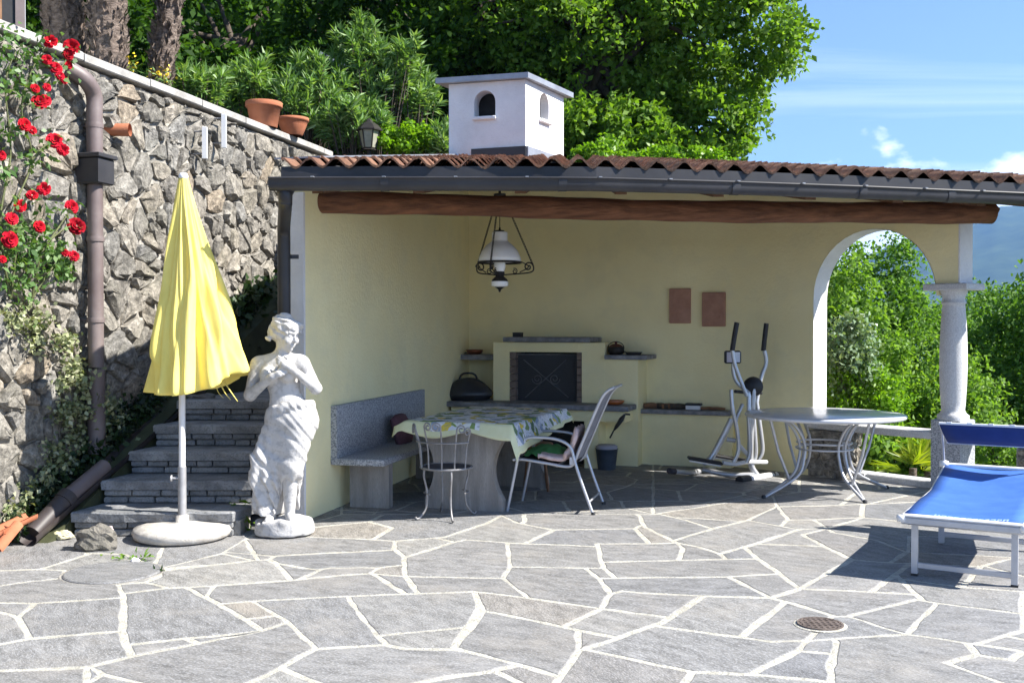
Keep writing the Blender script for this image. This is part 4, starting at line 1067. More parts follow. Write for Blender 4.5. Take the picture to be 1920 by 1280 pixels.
# chimney
CF = [V2(-0.655, 10.83), V2(0.136, 10.60), V2(0.565, 11.42), V2(-0.30, 11.62)]
ZC0, ZC1 = 3.02, 3.985
def arch_wall(mb, p, q, n_in, th, z0, z1, a0, a1_, s0, s1):
    """Wall from p to q with an arched opening a0..a1 (metres along), sill s0, springing s1."""
    e = (q - p) / np.linalg.norm(q - p); l = np.linalg.norm(q - p); d = v3(n_in * th)
    P = lambda s, z: v3(p + e * s, z)
    r = (a1_ - a0) / 2; c = (a0 + a1_) / 2
    arc_ = [(c - r * math.cos(PI * k / 12), s1 + r * 1.05 * math.sin(PI * k / 12)) for k in range(13)]
    mb.prism([P(0, z0), P(a0, z0), P(a0, s1)] + [P(*w) for w in arc_[1:7]] + [P(c, z1), P(0, z1)], d)
    mb.prism([P(*w) for w in arc_[6:]] + [P(a1_, z0), P(l, z0), P(l, z1), P(c, z1)], d)
    mb.prism([P(a0, z0), P(a1_, z0), P(a1_, s0), P(a0, s0)], d)
    return mb
chm = MB()
ctr = sum(CF) / 4
def nin(a, b): e = (b - a) / np.linalg.norm(b - a); n = V2(-e[1], e[0]); return n if (ctr - a) @ n > 0 else -n
def zpx(y, d): return CAM_H + (608 - y) / F_PX * d
arch_wall(chm, CF[0], CF[1], nin(CF[0], CF[1]), 0.16, ZC0, ZC1, 0.275, 0.505, zpx(219, 10.68), zpx(192, 10.68))
arch_wall(chm, CF[1], CF[2], nin(CF[1], CF[2]), 0.10, ZC0, ZC1, 0.33, 0.55, zpx(224, 10.95), zpx(196, 10.95))
for p_, q_ in ((CF[2], CF[3]), (CF[3], CF[0])):
    n_ = nin(p_, q_) * 0.08; p2_, q2_ = p_ + (q_ - p_) * 0.14 + n_ * 0.03, p_ + (q_ - p_) * 0.86 + n_ * 0.03
    chm.prism([v3(p2_, ZC0), v3(q2_, ZC0), v3(q2_, ZC1 - 0.002), v3(p2_, ZC1 - 0.002)], v3(n_))
cho = chm.build('chimney', M['white_plaster'], sh)
inn = [ctr + (p - ctr) * 0.60 for p in CF]
MB().prism([v3(p, ZC0) for p in inn], (0, 0, ZC1 - ZC0 - 0.02)).build('dark_core', M['soot_shade'], cho)  # solid black block added so the openings look dark inside
cap = [ctr + (p - ctr) * 1.13 for p in CF]; cap[2] = cap[2] + V2(0.03, 0.02); cap[0] = cap[0] + V2(-0.06, 0)
MB().prism([v3(p, ZC1 + 0.003) for p in cap], (0, 0, 0.055)).build('chimney_cap', M['zinc'], cho)
for p, q, a0, a1_, zz in ((CF[0], CF[1], 0.265, 0.515, zpx(222, 10.68)), (CF[1], CF[2], 0.31, 0.57, zpx(229, 10.95))):
    e = (q - p) / np.linalg.norm(q - p); n = -nin(p, q)
    c = p + e * (a0 + a1_) / 2 + n * 0.01
    MB().box(v3(c, zz), (a1_ - a0, 0.06, 0.035), (v3(e), v3(n), Z3), 0.006).build('sill', M['white_plaster'], cho)
for p, q, o, m_ in ((CF[0] + V2(0.26, -0.05), CF[1], 0.02, 'gutter'), (CF[1], CF[2], 0.02, 'zinc')):
    e = (q - p) / np.linalg.norm(q - p); n = -nin(p, q); zz = 3.245
    MB().box(v3((p + q) / 2 + n * o, zz), (np.linalg.norm(q - p) + 0.03, 0.04, 0.12), (v3(e), v3(n), Z3)).build('flashing', M[m_], cho)

# fireplace, shelves and masonry benches on the back wall
P0 = V2(1.2, 11.45)
def bw(x, off):                                              # plan point on the back wall plane (moved out by off) seen at column x
    p0 = P0 - DUn * off; k = (x - CX) / F_PX
    t = (k * p0[1] - p0[0]) / (DU[0] - k * DU[1]); return p0 + DU * t
def tof(p): return (p - P0) @ DU
UX, UY = v3(DU), v3(-DUn)
def bslab(x0, x1, off0, off1, z0, z1, bev=0.006, ref=None):
    a, b = tof(bw(x0, ref or off1)), tof(bw(x1, ref or off1))
    c = P0 + DU * (a + b) / 2 - DUn * (off0 + off1) / 2
    return MB().box((c[0], c[1], (z0 + z1) / 2), (b - a, off1 - off0, z1 - z0), (UX, UY, Z3), bev)
dB = bw(1020, 0.42)[1]
zB = lambda y, d=dB: CAM_H + (608 - y) / F_PX * d
OB = 0.42
for x0, x1, z0, z1 in ((925, 955, -0.01, zB(642)), (1091, 1134, -0.01, zB(642)), (955, 1091, -0.01, zB(757)), (955, 1091, zB(660), zB(642))):
    bslab(x0, x1, -0.02, OB, z0, z1, 0.0, ref=OB).build('fireplace_mass', M['yellow'], sh)
bslab(1134, 1196, -0.02, OB - 0.004, -0.01, zB(671), 0.004, ref=OB).build('fireplace_mass', M['yellow'], sh)
fbx = bslab(955, 1091, 0.03, 0.05, zB(757), zB(660), 0.0, ref=OB); fbx.build('firebox_back', M['soot_shade'], sh)
for x0, x1 in ((955.3, 966), (1081, 1090.7)):                # brick jambs, one brick above the other
    n = 7
    for k in range(n):
        za, zb = zB(757) + (zB(660) - zB(757)) * k / n, zB(757) + (zB(660) - zB(757)) * (k + 1) / n
        bslab(x0, x1, 0.10, OB - 0.012 - 0.004 * (k % 2), za + 0.003, zb - 0.003, 0.004, ref=OB).build('brick', M['brick'], sh)
bslab(943, 1105, -0.02, OB + 0.06, zB(641), zB(632), 0.006).build('mantel_shelf', M['slate'], sh)
bslab(1133, 1213, -0.02, OB + 0.05, zB(672), zB(664), 0.006).build('stone_shelf', M['slate'], sh)
bslab(846, 927, -0.10, 0.26, zB(675, 11.7), zB(665, 11.7), 0.006).build('stone_shelf', M['slate'], sh)
ZCT = zB(759, 10.85)
bslab(832, 1178, OB - 0.3, OB + 0.36, ZCT - 0.055, ZCT, 0.008).build('counter_slab', M['slate'], sh)
bslab(846, 1172, OB - 0.3, OB + 0.30, ZCT - 0.17, ZCT - 0.057, 0.0).build('counter_front', M['yellow'], sh)
for x0, x1 in ((1096, 1122), (846, 880)):
    bslab(x0, x1, OB - 0.01, OB + 0.295, -0.01, ZCT - 0.168, 0.0).build('counter_leg', M['yellow'], sh)
bslab(881, 1095, OB - 0.01, OB + 0.005, -0.01, ZCT - 0.168, 0.0).build('niche_shade', M['soot_shade'], sh)  # black panel stands in for the shade under the counter
t0, t1 = tof(bw(1197, 0.02)), tof(RC)
c = P0 + DU * (t0 + t1) / 2
ZBN = zB(766, 11.15)
t1 += 0.0; c = P0 + DU * (t0 + t1) / 2
MB().box(v3(c - DUn * 0.10, ZBN / 2 - 0.025), (t1 - t0, 0.24, ZBN - 0.05), (UX, UY, Z3)).build('wall_bench', M['yellow'], sh)
MB().box(v3(c - DUn * 0.13 - DU * 0.0, ZBN - 0.024), (t1 - t0 - 0.02, 0.30, 0.046), (UX, UY, Z3), 0.006).build('bench_slab', M['slate'], sh)

# granite bench along the left wall
gb = thing('granite_bench', v3(FL + DL * 1.5 + DLn * 0.25), 'speckled grey granite bench with tall slab back standing along the yellow side wall', 'bench')
LX, LN = v3(DL), v3(DLn)
b0, b1 = 0.483, 2.70
MB().box(v3(FL + DL * (b0 + b1) / 2 + DLn * 0.030, 0.63), (b1 - b0, 0.05, 0.43), (LX, LN, Z3), 0.006).build('backrest', M['granite'], gb)
MB().box(v3(FL + DL * (b0 + b1) / 2 + DLn * 0.235, 0.395), (b1 - b0 + 0.02, 0.45, 0.055), (LX, LN, Z3), 0.008).build('seat', M['granite'], gb)
for t in (0.70, 2.35):
    MB().box(v3(FL + DL * t + DLn * 0.265, 0.183), (0.09, 0.34, 0.366), (LX, LN, Z3), 0.006).build('leg', M['table_stone'], gb)

# low stone parapet in the arch with its granite rail, and the pillar beyond the column
pr = thing('stone_railing', aw(0.7, 0, TH / 2), 'low granite rail on rubble stone pillars spanning the arch beside the granite column', 'railing')
rngr = np.random.default_rng(33)
def rubble_block(s0, s1, o0, o1, z1):
    MB().box(aw((s0 + s1) / 2, z1 / 2 - 0.02, (o0 + o1) / 2), (s1 - s0 - 0.05, o1 - o0 - 0.05, z1 + 0.03), (kx, ky, Z3)).build('pillar_core', M['wall_mortar'], pr)
    for fr_, w_ in (((aw(s0, 0, o0 + 0.02), kx, Z3, -ky), s1 - s0), ((aw(s1 - 0.02, 0, o0), ky, Z3, kx), o1 - o0)):
        for P in voronoi(0, w_, 0, z1, 0.17, 0.10, 0.42, rngr):
            me = rubble_mesh(P, rngr, fr_, depth=(0.0, 0.03), gap=(0.004, 0.012))
            if me: link('stone', me, M['wall_stone'], pr)
rubble_block(-0.06, 0.40, -0.05, 0.25, 0.465)
rubble_block(1.98, 2.56, -0.05, 0.25, 0.465)
MB().box(aw(0.585, 0.503, TH / 2), (1.33, 0.26, 0.07), (kx, ky, Z3), 0.008).build('rail_beam', M['pale_granite'], pr)
MB().box(aw(2.11, 0.503, TH / 2), (1.12, 0.26, 0.07), (kx, ky, Z3), 0.008).build('rail_beam', M['pale_granite'], pr)
# ------------------------------------------------------------------ surface nets: a solid from a distance field
def surface_nets(fn, lo, hi, h):
    n = [int(math.ceil((hi[k] - lo[k]) / h)) + 1 for k in range(3)]
    ax = [np.linspace(lo[k], lo[k] + h * (n[k] - 1), n[k], dtype=np.float32) for k in range(3)]
    X, Y, Z = np.meshgrid(*ax, indexing='ij')
    D = fn(np.stack([X, Y, Z], -1).astype(np.float32))
    S = D < 0
    c = S[:-1, :-1, :-1].astype(np.int8)
    for o in [(1,0,0),(0,1,0),(0,0,1),(1,1,0),(1,0,1),(0,1,1),(1,1,1)]:
        c = c + S[o[0]:n[0]-1+o[0], o[1]:n[1]-1+o[1], o[2]:n[2]-1+o[2]]
    act = (c > 0) & (c < 8); idx = np.full(act.shape, -1, np.int64); cells_ = np.argwhere(act); idx[act] = np.arange(len(cells_))
    acc = np.zeros((len(cells_), 3)); cnt = np.zeros(len(cells_))
    corners = [(i, j, k) for i in (0, 1) for j in (0, 1) for k in (0, 1)]
    for a in corners:
        for k in range(3):
            if a[k]: continue
            b = list(a); b[k] = 1
            da = D[cells_[:, 0] + a[0], cells_[:, 1] + a[1], cells_[:, 2] + a[2]]; db = D[cells_[:, 0] + b[0], cells_[:, 1] + b[1], cells_[:, 2] + b[2]]
            m = (da < 0) != (db < 0)
            t = np.where(m, da / (da - db + 1e-12), 0)
            p = np.array(a, float)[None, :] + np.zeros((len(cells_), 3)); p[:, k] += t
            acc[m] += p[m]; cnt[m] += 1
    V = (cells_ + acc / cnt[:, None]) * h + np.array(lo)
    Q = []
    for k in range(3):
        u, v = (k + 1) % 3, (k + 2) % 3
        sl0 = [slice(None)] * 3; sl1 = [slice(None)] * 3; sl0[k] = slice(0, -1); sl1[k] = slice(1, None)
        m = S[tuple(sl0)] != S[tuple(sl1)]
        e = np.argwhere(m)
        ok = (e[:, u] > 0) & (e[:, v] > 0) & (e[:, u] < n[u] - 1) & (e[:, v] < n[v] - 1); e = e[ok]
        def at(du, dv):
            q = e.copy(); q[:, u] -= du; q[:, v] -= dv; return idx[q[:, 0], q[:, 1], q[:, 2]]
        quad = np.stack([at(1, 1), at(0, 1), at(0, 0), at(1, 0)], -1)
        fl = ~S[e[:, 0], e[:, 1], e[:, 2]]
        quad[fl] = quad[fl][:, ::-1]
        Q.append(quad)
    return V, np.concatenate(Q)
A3 = lambda *p: np.array(p, np.float32)
def d_cap(P, a, b, ra, rb):
    a, b = A3(*a), A3(*b); ab = b - a
    t = np.clip(((P - a) @ ab) / max(float(ab @ ab), 1e-9), 0, 1)
    return np.linalg.norm(P - a - t[..., None] * ab, axis=-1) - (ra + (rb - ra) * t)
def d_ell(P, c, r, Rm=None):
    q = P - A3(*c)
    if Rm is not None: q = q @ Rm
    r = A3(*r); k = np.linalg.norm(q / r, axis=-1)
    return (k - 1) * float(min(r))
def smin(a, b, k):
    h = np.clip(0.5 + 0.5 * (b - a) / k, 0, 1); return b + (a - b) * h - k * h * (1 - h)
def smax(a, b, k): return -smin(-a, -b, k)
def vnoise(P, f, seed=0):
    return (np.sin(P[..., 0] * f + 1.3 * np.sin(P[..., 1] * f * 0.9 + seed) + seed) * np.sin(P[..., 1] * f * 1.1 + 1.1 * np.sin(P[..., 2] * f + 2 * seed)) * np.sin(P[..., 2] * f * 0.95 + 1.2 * np.sin(P[..., 0] * f * 1.2) + 3 * seed))

# ------------------------------------------------------------------ the statue (x across the picture, -y towards the camera)
SB = G(530, 1002)
stt = thing('statue', (SB.x, SB.y, 0), 'white weathered garden statue of a draped woman with hands clasped at her chest', 'statue')
def st_build(name, fn, lo, hi, h, parent=None):
    V, Q = surface_nets(fn, lo, hi, h)
    V = V + np.array([SB.x, SB.y, 0.0])
    return link(name, np_mesh(name, V, Q, True), M['cast_stone'], parent or stt)
HC = A3(0.030, -0.015, 1.435)                                # head centre
fw = A3(0.80, -0.55, -0.22); fw /= np.linalg.norm(fw)        # where she looks
rt = np.cross(fw, A3(0, 0, 1)); rt /= np.linalg.norm(rt); upv_ = np.cross(rt, fw)
def hp(f, r, u): return tuple(HC + fw * f + rt * r + upv_ * u)
HR = np.stack([fw, rt, upv_], 1)
def f_figure(P):
    d = d_ell(P, (-0.015, 0.005, 1.165), (0.135, 0.088, 0.135))
    d = smin(d, d_ell(P, (0.020, 0.0, 1.02), (0.105, 0.080, 0.13)), 0.05)
    d = smin(d, d_ell(P, (0.055, 0.005, 0.87), (0.150, 0.112, 0.13)), 0.06)
    d = smin(d, d_cap(P, (-0.150, 0.01, 1.225), (0.120, 0.01, 1.238), 0.050, 0.050), 0.05)     # shoulder girdle
    d = smin(d, d_ell(P, (-0.080, -0.075, 1.140), (0.062, 0.058, 0.060)), 0.025)
    d = smin(d, d_ell(P, (0.058, -0.078, 1.150), (0.060, 0.058, 0.060)), 0.025)
    d = smin(d, d_cap(P, (-0.008, 0.01, 1.24), (0.012, -0.005, 1.37), 0.052, 0.046), 0.035)    # neck
    # head
    hd = d_ell(P, hp(-0.005, 0, 0.015), (0.098, 0.077, 0.105), HR)
    hd = smin(hd, d_ell(P, hp(0.030, 0, -0.055), (0.058, 0.050, 0.058), HR), 0.03)
    hd = smin(hd, d_cap(P, hp(0.066, 0, -0.100), hp(0.068, 0, -0.096), 0.017, 0.017), 0.02)    # chin
    hd = smin(hd, d_cap(P, hp(0.088, 0, 0.012), hp(0.113, 0, -0.030), 0.007, 0.0125), 0.010)   # nose
    hd = smin(hd, d_cap(P, hp(0.100, -0.010, -0.034), hp(0.100, 0.010, -0.034), 0.008, 0.008), 0.006)
    hd = smin(hd, d_cap(P, hp(0.080, -0.036, 0.024), hp(0.090, -0.008, 0.022), 0.008, 0.007), 0.012)
    hd = smin(hd, d_cap(P, hp(0.080, 0.036, 0.024), hp(0.090, 0.008, 0.022), 0.008, 0.007), 0.012)
    for s in (-1, 1):
        hd = smax(hd, -d_ell(P, hp(0.096, s * 0.031, 0.000), (0.024, 0.022, 0.015), HR), 0.007)
        hd = smin(hd, d_ell(P, hp(0.077, s * 0.030, 0.001), (0.012, 0.015, 0.010), HR), 0.004)
        hd = smin(hd, d_ell(P, hp(0.070, s * 0.044, -0.038), (0.022, 0.020, 0.022), HR), 0.02)
    hd = smin(hd, d_cap(P, hp(0.089, -0.017, -0.062), hp(0.089, 0.017, -0.062), 0.0065, 0.0065), 0.006)
    hd = smin(hd, d_cap(P, hp(0.086, -0.013, -0.074), hp(0.086, 0.013, -0.074), 0.0070, 0.0070), 0.006)
    hd = smax(hd, -d_cap(P, hp(0.100, -0.018, -0.068), hp(0.100, 0.018, -0.068), 0.006, 0.006), 0.005)
    hd = smin(hd, d_ell(P, hp(0.0, 0.078, -0.012), (0.018, 0.010, 0.030), HR), 0.006)           # ear
    d = smin(d, hd, 0.022)
    # arms folded up to the chest
    d = smin(d, d_cap(P, (-0.178, 0.005, 1.215), (-0.222, -0.02, 1.00), 0.050, 0.041), 0.035)
    d = smin(d, d_cap(P, (-0.222, -0.02, 1.00), (-0.035, -0.155, 1.135), 0.042, 0.025), 0.022)
    d = smin(d, d_cap(P, (0.150, 0.005, 1.225), (0.240, 0.0, 1.045), 0.047, 0.040), 0.035)
    d = smin(d, d_cap(P, (0.240, 0.0, 1.045), (0.095, -0.150, 1.195), 0.040, 0.024), 0.022)
    # hands: palm, four bent fingers and a thumb each
    def hand(d, w, ax, sp, n_):
        w, ax, sp, n_ = (np.array(q, float) for q in (w, ax, sp, n_))
        ax /= np.linalg.norm(ax); sp /= np.linalg.norm(sp); n_ /= np.linalg.norm(n_)
        d = smin(d, d_cap(P, w, w + ax * 0.055, 0.022, 0.027), 0.02)
        for k, (ln, bend) in enumerate(((0.070, .25), (0.078, .3), (0.073, .35), (0.058, .42))):
            o = w + ax * 0.058 + sp * (k - 1.5) * 0.0145
            m1 = o + (ax + n_ * bend * 0.5) * ln * 0.42; m2 = m1 + (ax * 0.8 + n_ * bend * 1.9) * ln * 0.33; m3 = m2 + (ax * 0.4 + n_ * bend * 2.6) * ln * 0.26
            for a, b, ra, rb in ((o, m1, 0.0092, 0.0088), (m1, m2, 0.0088, 0.0080), (m2, m3, 0.0080, 0.0066)): d = smin(d, d_cap(P, a, b, ra, rb), 0.004)
        t0 = w + ax * 0.018 - sp * 0.022; t1 = t0 + ax * 0.030 - sp * 0.020 + n_ * 0.012; t2 = t1 + ax * 0.026 + n_ * 0.010
        d = smin(d, d_cap(P, t0, t1, 0.0115, 0.0098), 0.008); d = smin(d, d_cap(P, t1, t2, 0.0098, 0.0078), 0.004)
        return d
    d = hand(d, (-0.035, -0.155, 1.135), (0.85, -0.12, 0.42), (0.35, -0.25, -0.85), (0.25, 0.85, 0.3))
    d = hand(d, (0.095, -0.152, 1.195), (-0.80, -0.15, 0.50), (-0.40, -0.2, -0.85), (-0.2, 0.85, 0.2))
    # lower legs and feet
    d = smin(d, d_cap(P, (0.065, -0.055, 0.46), (0.055, -0.015, 0.17), 0.062, 0.036), 0.03)
    d = smin(d, d_cap(P, (-0.075, 0.0, 0.48), (-0.085, 0.02, 0.17), 0.060, 0.036), 0.03)
    for a, b in (((0.052, -0.01, 0.135), (0.095, -0.125, 0.112)), ((-0.085, 0.02, 0.135), (-0.085, -0.105, 0.112))):
        d = smin(d, d_cap(P, a, b, 0.036, 0.024), 0.02)
        for k in range(5): d = smin(d, d_cap(P, (b[0] + (k - 2) * 0.012, b[1], b[2]), (b[0] + (k - 2) * 0.013, b[1] - 0.026, b[2] - 0.006), 0.008, 0.007), 0.004)
    return d + 0.0012 * vnoise(P, 55, 1.0)
st_build('figure', f_figure, (-0.30, -0.24, 0.08), (0.31, 0.14, 1.58), 0.0056)
def f_drape(P):
    x, y, z = P[..., 0], P[..., 1], P[..., 2]
    d = d_ell(P, (0.075, 0.008, 0.83), (0.172, 0.132, 0.150))
    d = smin(d, d_cap(P, (0.120, -0.02, 0.80), (0.080, -0.065, 0.46), 0.120, 0.078), 0.07)
    d = smin(d, d_cap(P, (0.000, 0.01, 0.80), (-0.055, 0.0, 0.42), 0.115, 0.095), 0.07)
    d = smin(d, d_cap(P, (-0.055, 0.02, 0.50), (-0.095, 0.03, 0.16), 0.095, 0.085), 0.06)
    d = smin(d, d_cap(P, (0.07, 0.04, 0.62), (0.04, 0.06, 0.16), 0.075, 0.060), 0.07)
    # rolled edge round the hips and the gathered tail at her side
    for k in range(14):
        t0, t1 = k / 14 * 2 * PI, (k + 1) / 14 * 2 * PI
        ring = lambda t: (0.060 + 0.142 * math.cos(t), 0.0 + 0.112 * math.sin(t), 0.905 + 0.035 * math.cos(t) - 0.02 * math.sin(t))
        d = smin(d, d_cap(P, ring(t0), ring(t1), 0.026, 0.026), 0.03)
    tail = d_cap(P, (-0.09, -0.04, 0.74), (-0.150, -0.05, 0.56), 0.042, 0.055)
    tail = smin(tail, d_cap(P, (-0.150, -0.05, 0.56), (-0.170, -0.04, 0.42), 0.055, 0.066), 0.04)
    tail = smin(tail, d_cap(P, (-0.150, -0.02, 0.42), (-0.140, 0.0, 0.16), 0.060, 0.065), 0.05)
    tail = tail + 0.006 * np.sin(x * 75 + z * 14 + 1.5 * np.sin(z * 22))
    d = smin(d, tail, 0.045)
    # folds sweep from her hip down to the tail, finer across the thigh
    ph = 62 * (z * 0.78 + x * 0.62) + 2.2 * np.sin(x * 13 + z * 5) + 20 * y
    amp = 0.0042 * np.clip((0.86 - z) / 0.25, 0.12, 1.0)
    amp = amp * (0.35 + 0.65 * np.clip((x + 0.12) / 0.10, 0, 1))
    d = d + amp * np.sin(ph) + 0.0022 * np.sin(ph * 1.7 + 1.0 + x * 14)
    long_ = 0.010 * np.sin(np.arctan2(y, x + 0.01) * 13 + z * 7) * np.clip((0.50 - z) / 0.15, 0, 1)
    d = d + long_
    # hem: lifted over her bare shin, falling behind
    hem = 0.40 + 0.35 * np.clip(x + 0.0, -0.2, 0.3) * 0.0 + 0.03 * np.sin(x * 30)
    front = smax(0.14 - z, (0.395 + 0.03 * np.sin(x * 28 + 1) - z) - np.clip((-x + 0.045) * 11, 0, 1) * 0.25 - np.clip((y - 0.00) * 9, 0, 1) * 0.26, 0.02)
    d = smax(d, front, 0.012)
    d = smax(d, z - 0.965, 0.01)
    return d
st_build('drapery', f_drape, (-0.30, -0.22, 0.10), (0.31, 0.21, 1.0), 0.0068)
def f_hair(P):
    q = (P - A3(*hp(-0.022, 0, 0.022))) @ HR
    d = d_ell(P, hp(-0.022, 0, 0.026), (0.110, 0.092, 0.108), HR)
    d = smin(d, d_ell(P, hp(-0.118, 0.0, -0.010), (0.040, 0.048, 0.045), HR), 0.02)             # knot at the nape
    d = smin(d, d_cap(P, hp(0.052, -0.062, 0.060), hp(0.052, 0.062, 0.060), 0.030, 0.030), 0.03)  # rolled fringe
    d = smin(d, d_cap(P, hp(0.030, 0.078, 0.045), hp(-0.060, 0.082, -0.045), 0.028, 0.026), 0.02)
    d = smin(d, d_cap(P, hp(0.030, -0.078, 0.045), hp(-0.060, -0.082, -0.045), 0.028, 0.026), 0.02)
    lock = np.sin(54 * q[..., 2] + 30 * q[..., 0] + 2.6 * np.sin(42 * q[..., 1] + 9 * q[..., 0])) * np.sin(40 * q[..., 1] + 24 * q[..., 0] + 2 * np.sin(36 * q[..., 2]))
    d = d + 0.0125 * lock
    return smax(d, -d_ell(P, hp(0.125, 0, -0.045), (0.080, 0.064, 0.088), HR), 0.008)
st_build('hair', f_hair, (-0.16, -0.17, 1.29), (0.20, 0.14, 1.60), 0.0062)
def f_plinth(P):
    x, y, z = P[..., 0], P[..., 1], P[..., 2]
    k = np.sqrt(((x - 0.012) / 0.212) ** 2 + (y / 0.185) ** 2)
    d = (k - 1) * 0.18
    d = smax(d, z - 0.118 - 0.012 * np.sin(x * 17 + 1) - 0.010 * np.sin(y * 23), 0.035)
    d = smax(d, 0.004 - z, 0.012)
    d = d + 0.006 * vnoise(P, 26, 2.0) + 0.010 * np.clip((0.03 - z) / 0.03, 0, 1)
    return d
st_build('plinth', f_plinth, (-0.26, -0.24, -0.01), (0.28, 0.24, 0.17), 0.008)

# ------------------------------------------------------------------ the closed yellow parasol and its concrete foot
PBm = G(342, 1008)
px_, py_ = PBm.x, PBm.y
ps = thing('parasol', (px_, py_, 0), 'closed yellow canvas parasol on a white pole standing in a round concrete base', 'parasol')
def canopy_fn(nth, nt, off=0.0):
    zt = zpx(332, py_)
    def fn(i, j):
        th = 2 * PI * i / nth; t = j / (nt - 1)
        hem = zpx(736, py_) + (zpx(692, py_) - zpx(736, py_)) * max(0.0, math.cos(th)) ** 1.3 + 0.007 * math.sin(8 * th + 1.2)
        z = zt + (hem - zt) * t
        k = t ** 1.02
        R = 0.030 + 0.322 * k * (1 - 0.07 * math.sin(PI * t))
        c_, s_ = math.cos(th), math.sin(th)
        w = th + 0.55 * mnoise.noise(Vector((c_ * 1.3, s_ * 1.3, t * 1.4))) + 0.25 * t
        f1 = math.sin(8 * w); f1 = math.copysign(abs(f1) ** 0.6, f1)
        f2 = mnoise.noise(Vector((c_ * 5.5, s_ * 5.5, t * 2.2 + 4)))
        f3 = mnoise.noise(Vector((c_ * 13, s_ * 13, t * 5.0 + 9)))
        R *= 1 + (0.135 + 0.06 * t) * f1 * min(1, t * 3 + 0.25) * (0.65 + 0.9 * mnoise.noise(Vector((c_ * 2, s_ * 2, 7)))) + 0.20 * f2 * min(1, t * 2 + 0.2) + 0.016 * f3
        cx_ = 0.020 + 0.100 * t ** 1.4
        return Vector((px_ + cx_ + R * math.cos(th) * (1.02 if math.cos(th) > 0 else 0.96), py_ + R * math.sin(th) * 0.80, z))
    return fn
cn = MB(); cn.grid(canopy_fn(240, 60), 240, 60, True, wrap=True)
cno = cn.build('canopy', M['canopy'], ps)
so = cno.modifiers.new('thickness', 'SOLIDIFY'); so.thickness = 0.004; so.offset = -1
ztop = zpx(326, py_)
MB().lathe([(0.030, ztop - 0.035), (0.034, ztop - 0.02), (0.026, ztop), (0.010, ztop + 0.006), (0, ztop + 0.007)], (px_ + 0.02, py_, 0), 16).build('cap', M['white_metal'], ps)
zj = zpx(880, py_)
MB().tube([(px_, py_, zj), (px_ + 0.012, py_, ztop - 0.05)], 0.0225, 14).build('pole', M['white_metal'], ps)
MB().tube([(px_, py_, 0.10), (px_, py_, zj + 0.02)], 0.029, 14).build('socket_tube', M['grey_metal'], ps)
kn = MB(); kn.tube([(px_ - 0.025, py_ - 0.01, zj - 0.06), (px_ - 0.065, py_ - 0.02, zj - 0.06)], 0.008, 8); kn.lathe([(0.012, -0.006), (0.024, -0.004), (0.024, 0.004), (0.012, 0.006)], (px_ - 0.068, py_ - 0.02, zj - 0.06), 12, ax=(Vector((0, 1, 0)), Z3, Vector((1, 0, 0))))
kn.build('clamp_screw', M['grey_metal'], ps)
bs = MB(); bs.lathe([(0.29, 0.004), (0.325, 0.02), (0.338, 0.055), (0.325, 0.082), (0.26, 0.100), (0.12, 0.112), (0.045, 0.118), (0.045, 0.16), (0.030, 0.165)], (px_, py_, 0), 48)
bso = bs.build('base', M['concrete'], ps)
hd = MB(); hc = W(288, 1003, py_ - 0.17)
hd.tube([hc + Vector((0.045 * math.cos(t), 0.10 * math.sin(t) * 0.5, 0.004 + 0.018 * max(0, math.sin(t * 0.5)))) for t in np.linspace(0.4, 2 * PI, 18)], 0.0045, 6); hd.build('lifting_ring', M['iron'], bso)
tie = MB()                                                   # loose tie cords below the hem
for k in range(3):
    q = W(404 + 8 * k, 715, py_ - 0.06); tie.tube(smooth_pts([q, q + Vector((0.02 + 0.015 * k, -0.01, -0.07)), q + Vector((0.055 + 0.02 * k, 0.0, -0.115 - 0.012 * k))], 4), [0.010, 0.010, 0.009, 0.008, 0.007, 0.006, 0.005, 0.004, 0.003], 5, flat=0.3)
tie.build('tie', M['canopy'], cno)
# round stone drain cover set in the paving, iron floor drain
mc = thing('drain_cover', G(211, 1073), 'round grey stone drain cover set in the paving below the parasol', 'drain cover')
c = G(211, 1074)
MB().lathe([(0.280, 0.0), (0.280, 0.006), (0.272, 0.0115), (0, 0.0125)], c, 40, smooth=False).build('cover', M['paving'], mc)
MB().lathe([(0.281, 0.001), (0.296, 0.004), (0.300, 0.001)], c, 40, smooth=False, close=False).build('rim_gap', M['wall_mortar'], mc)
dr = thing('floor_drain', G(1538, 1172), 'small round rusty iron floor drain with a pierced grate in the paving', 'drain')
c = G(1538, 1172)
MB().lathe([(0.122, 0.002), (0.130, 0.004), (0.112, 0.0075), (0.112, 0.004)], c, 40, smooth=False, close=False).build('mortar_ring', M['mortar'], dr)
gr_ = MB(); R0 = 0.113
gr_.lathe([(R0 - 0.014, 0.004), (R0 - 0.014, 0.013), (R0, 0.013), (R0, 0.003)], c, 36, smooth=False, close=False)
for k in range(-3, 4):
    w_ = math.sqrt(max(0, (R0 - 0.01) ** 2 - (k * 0.028) ** 2))
    gr_.box(c + Vector((0, k * 0.028, 0.0105)), (2 * w_, 0.0125, 0.005)); gr_.box(c + Vector((k * 0.028, 0, 0.0100)), (0.0125, 2 * w_, 0.005))
gr_.build('grate', M['rust'], dr)
MB().lathe([(R0 - 0.012, 0.0055), (0, 0.0055)], c, 30, close=False).build('sump', M['soot_shade'], dr)
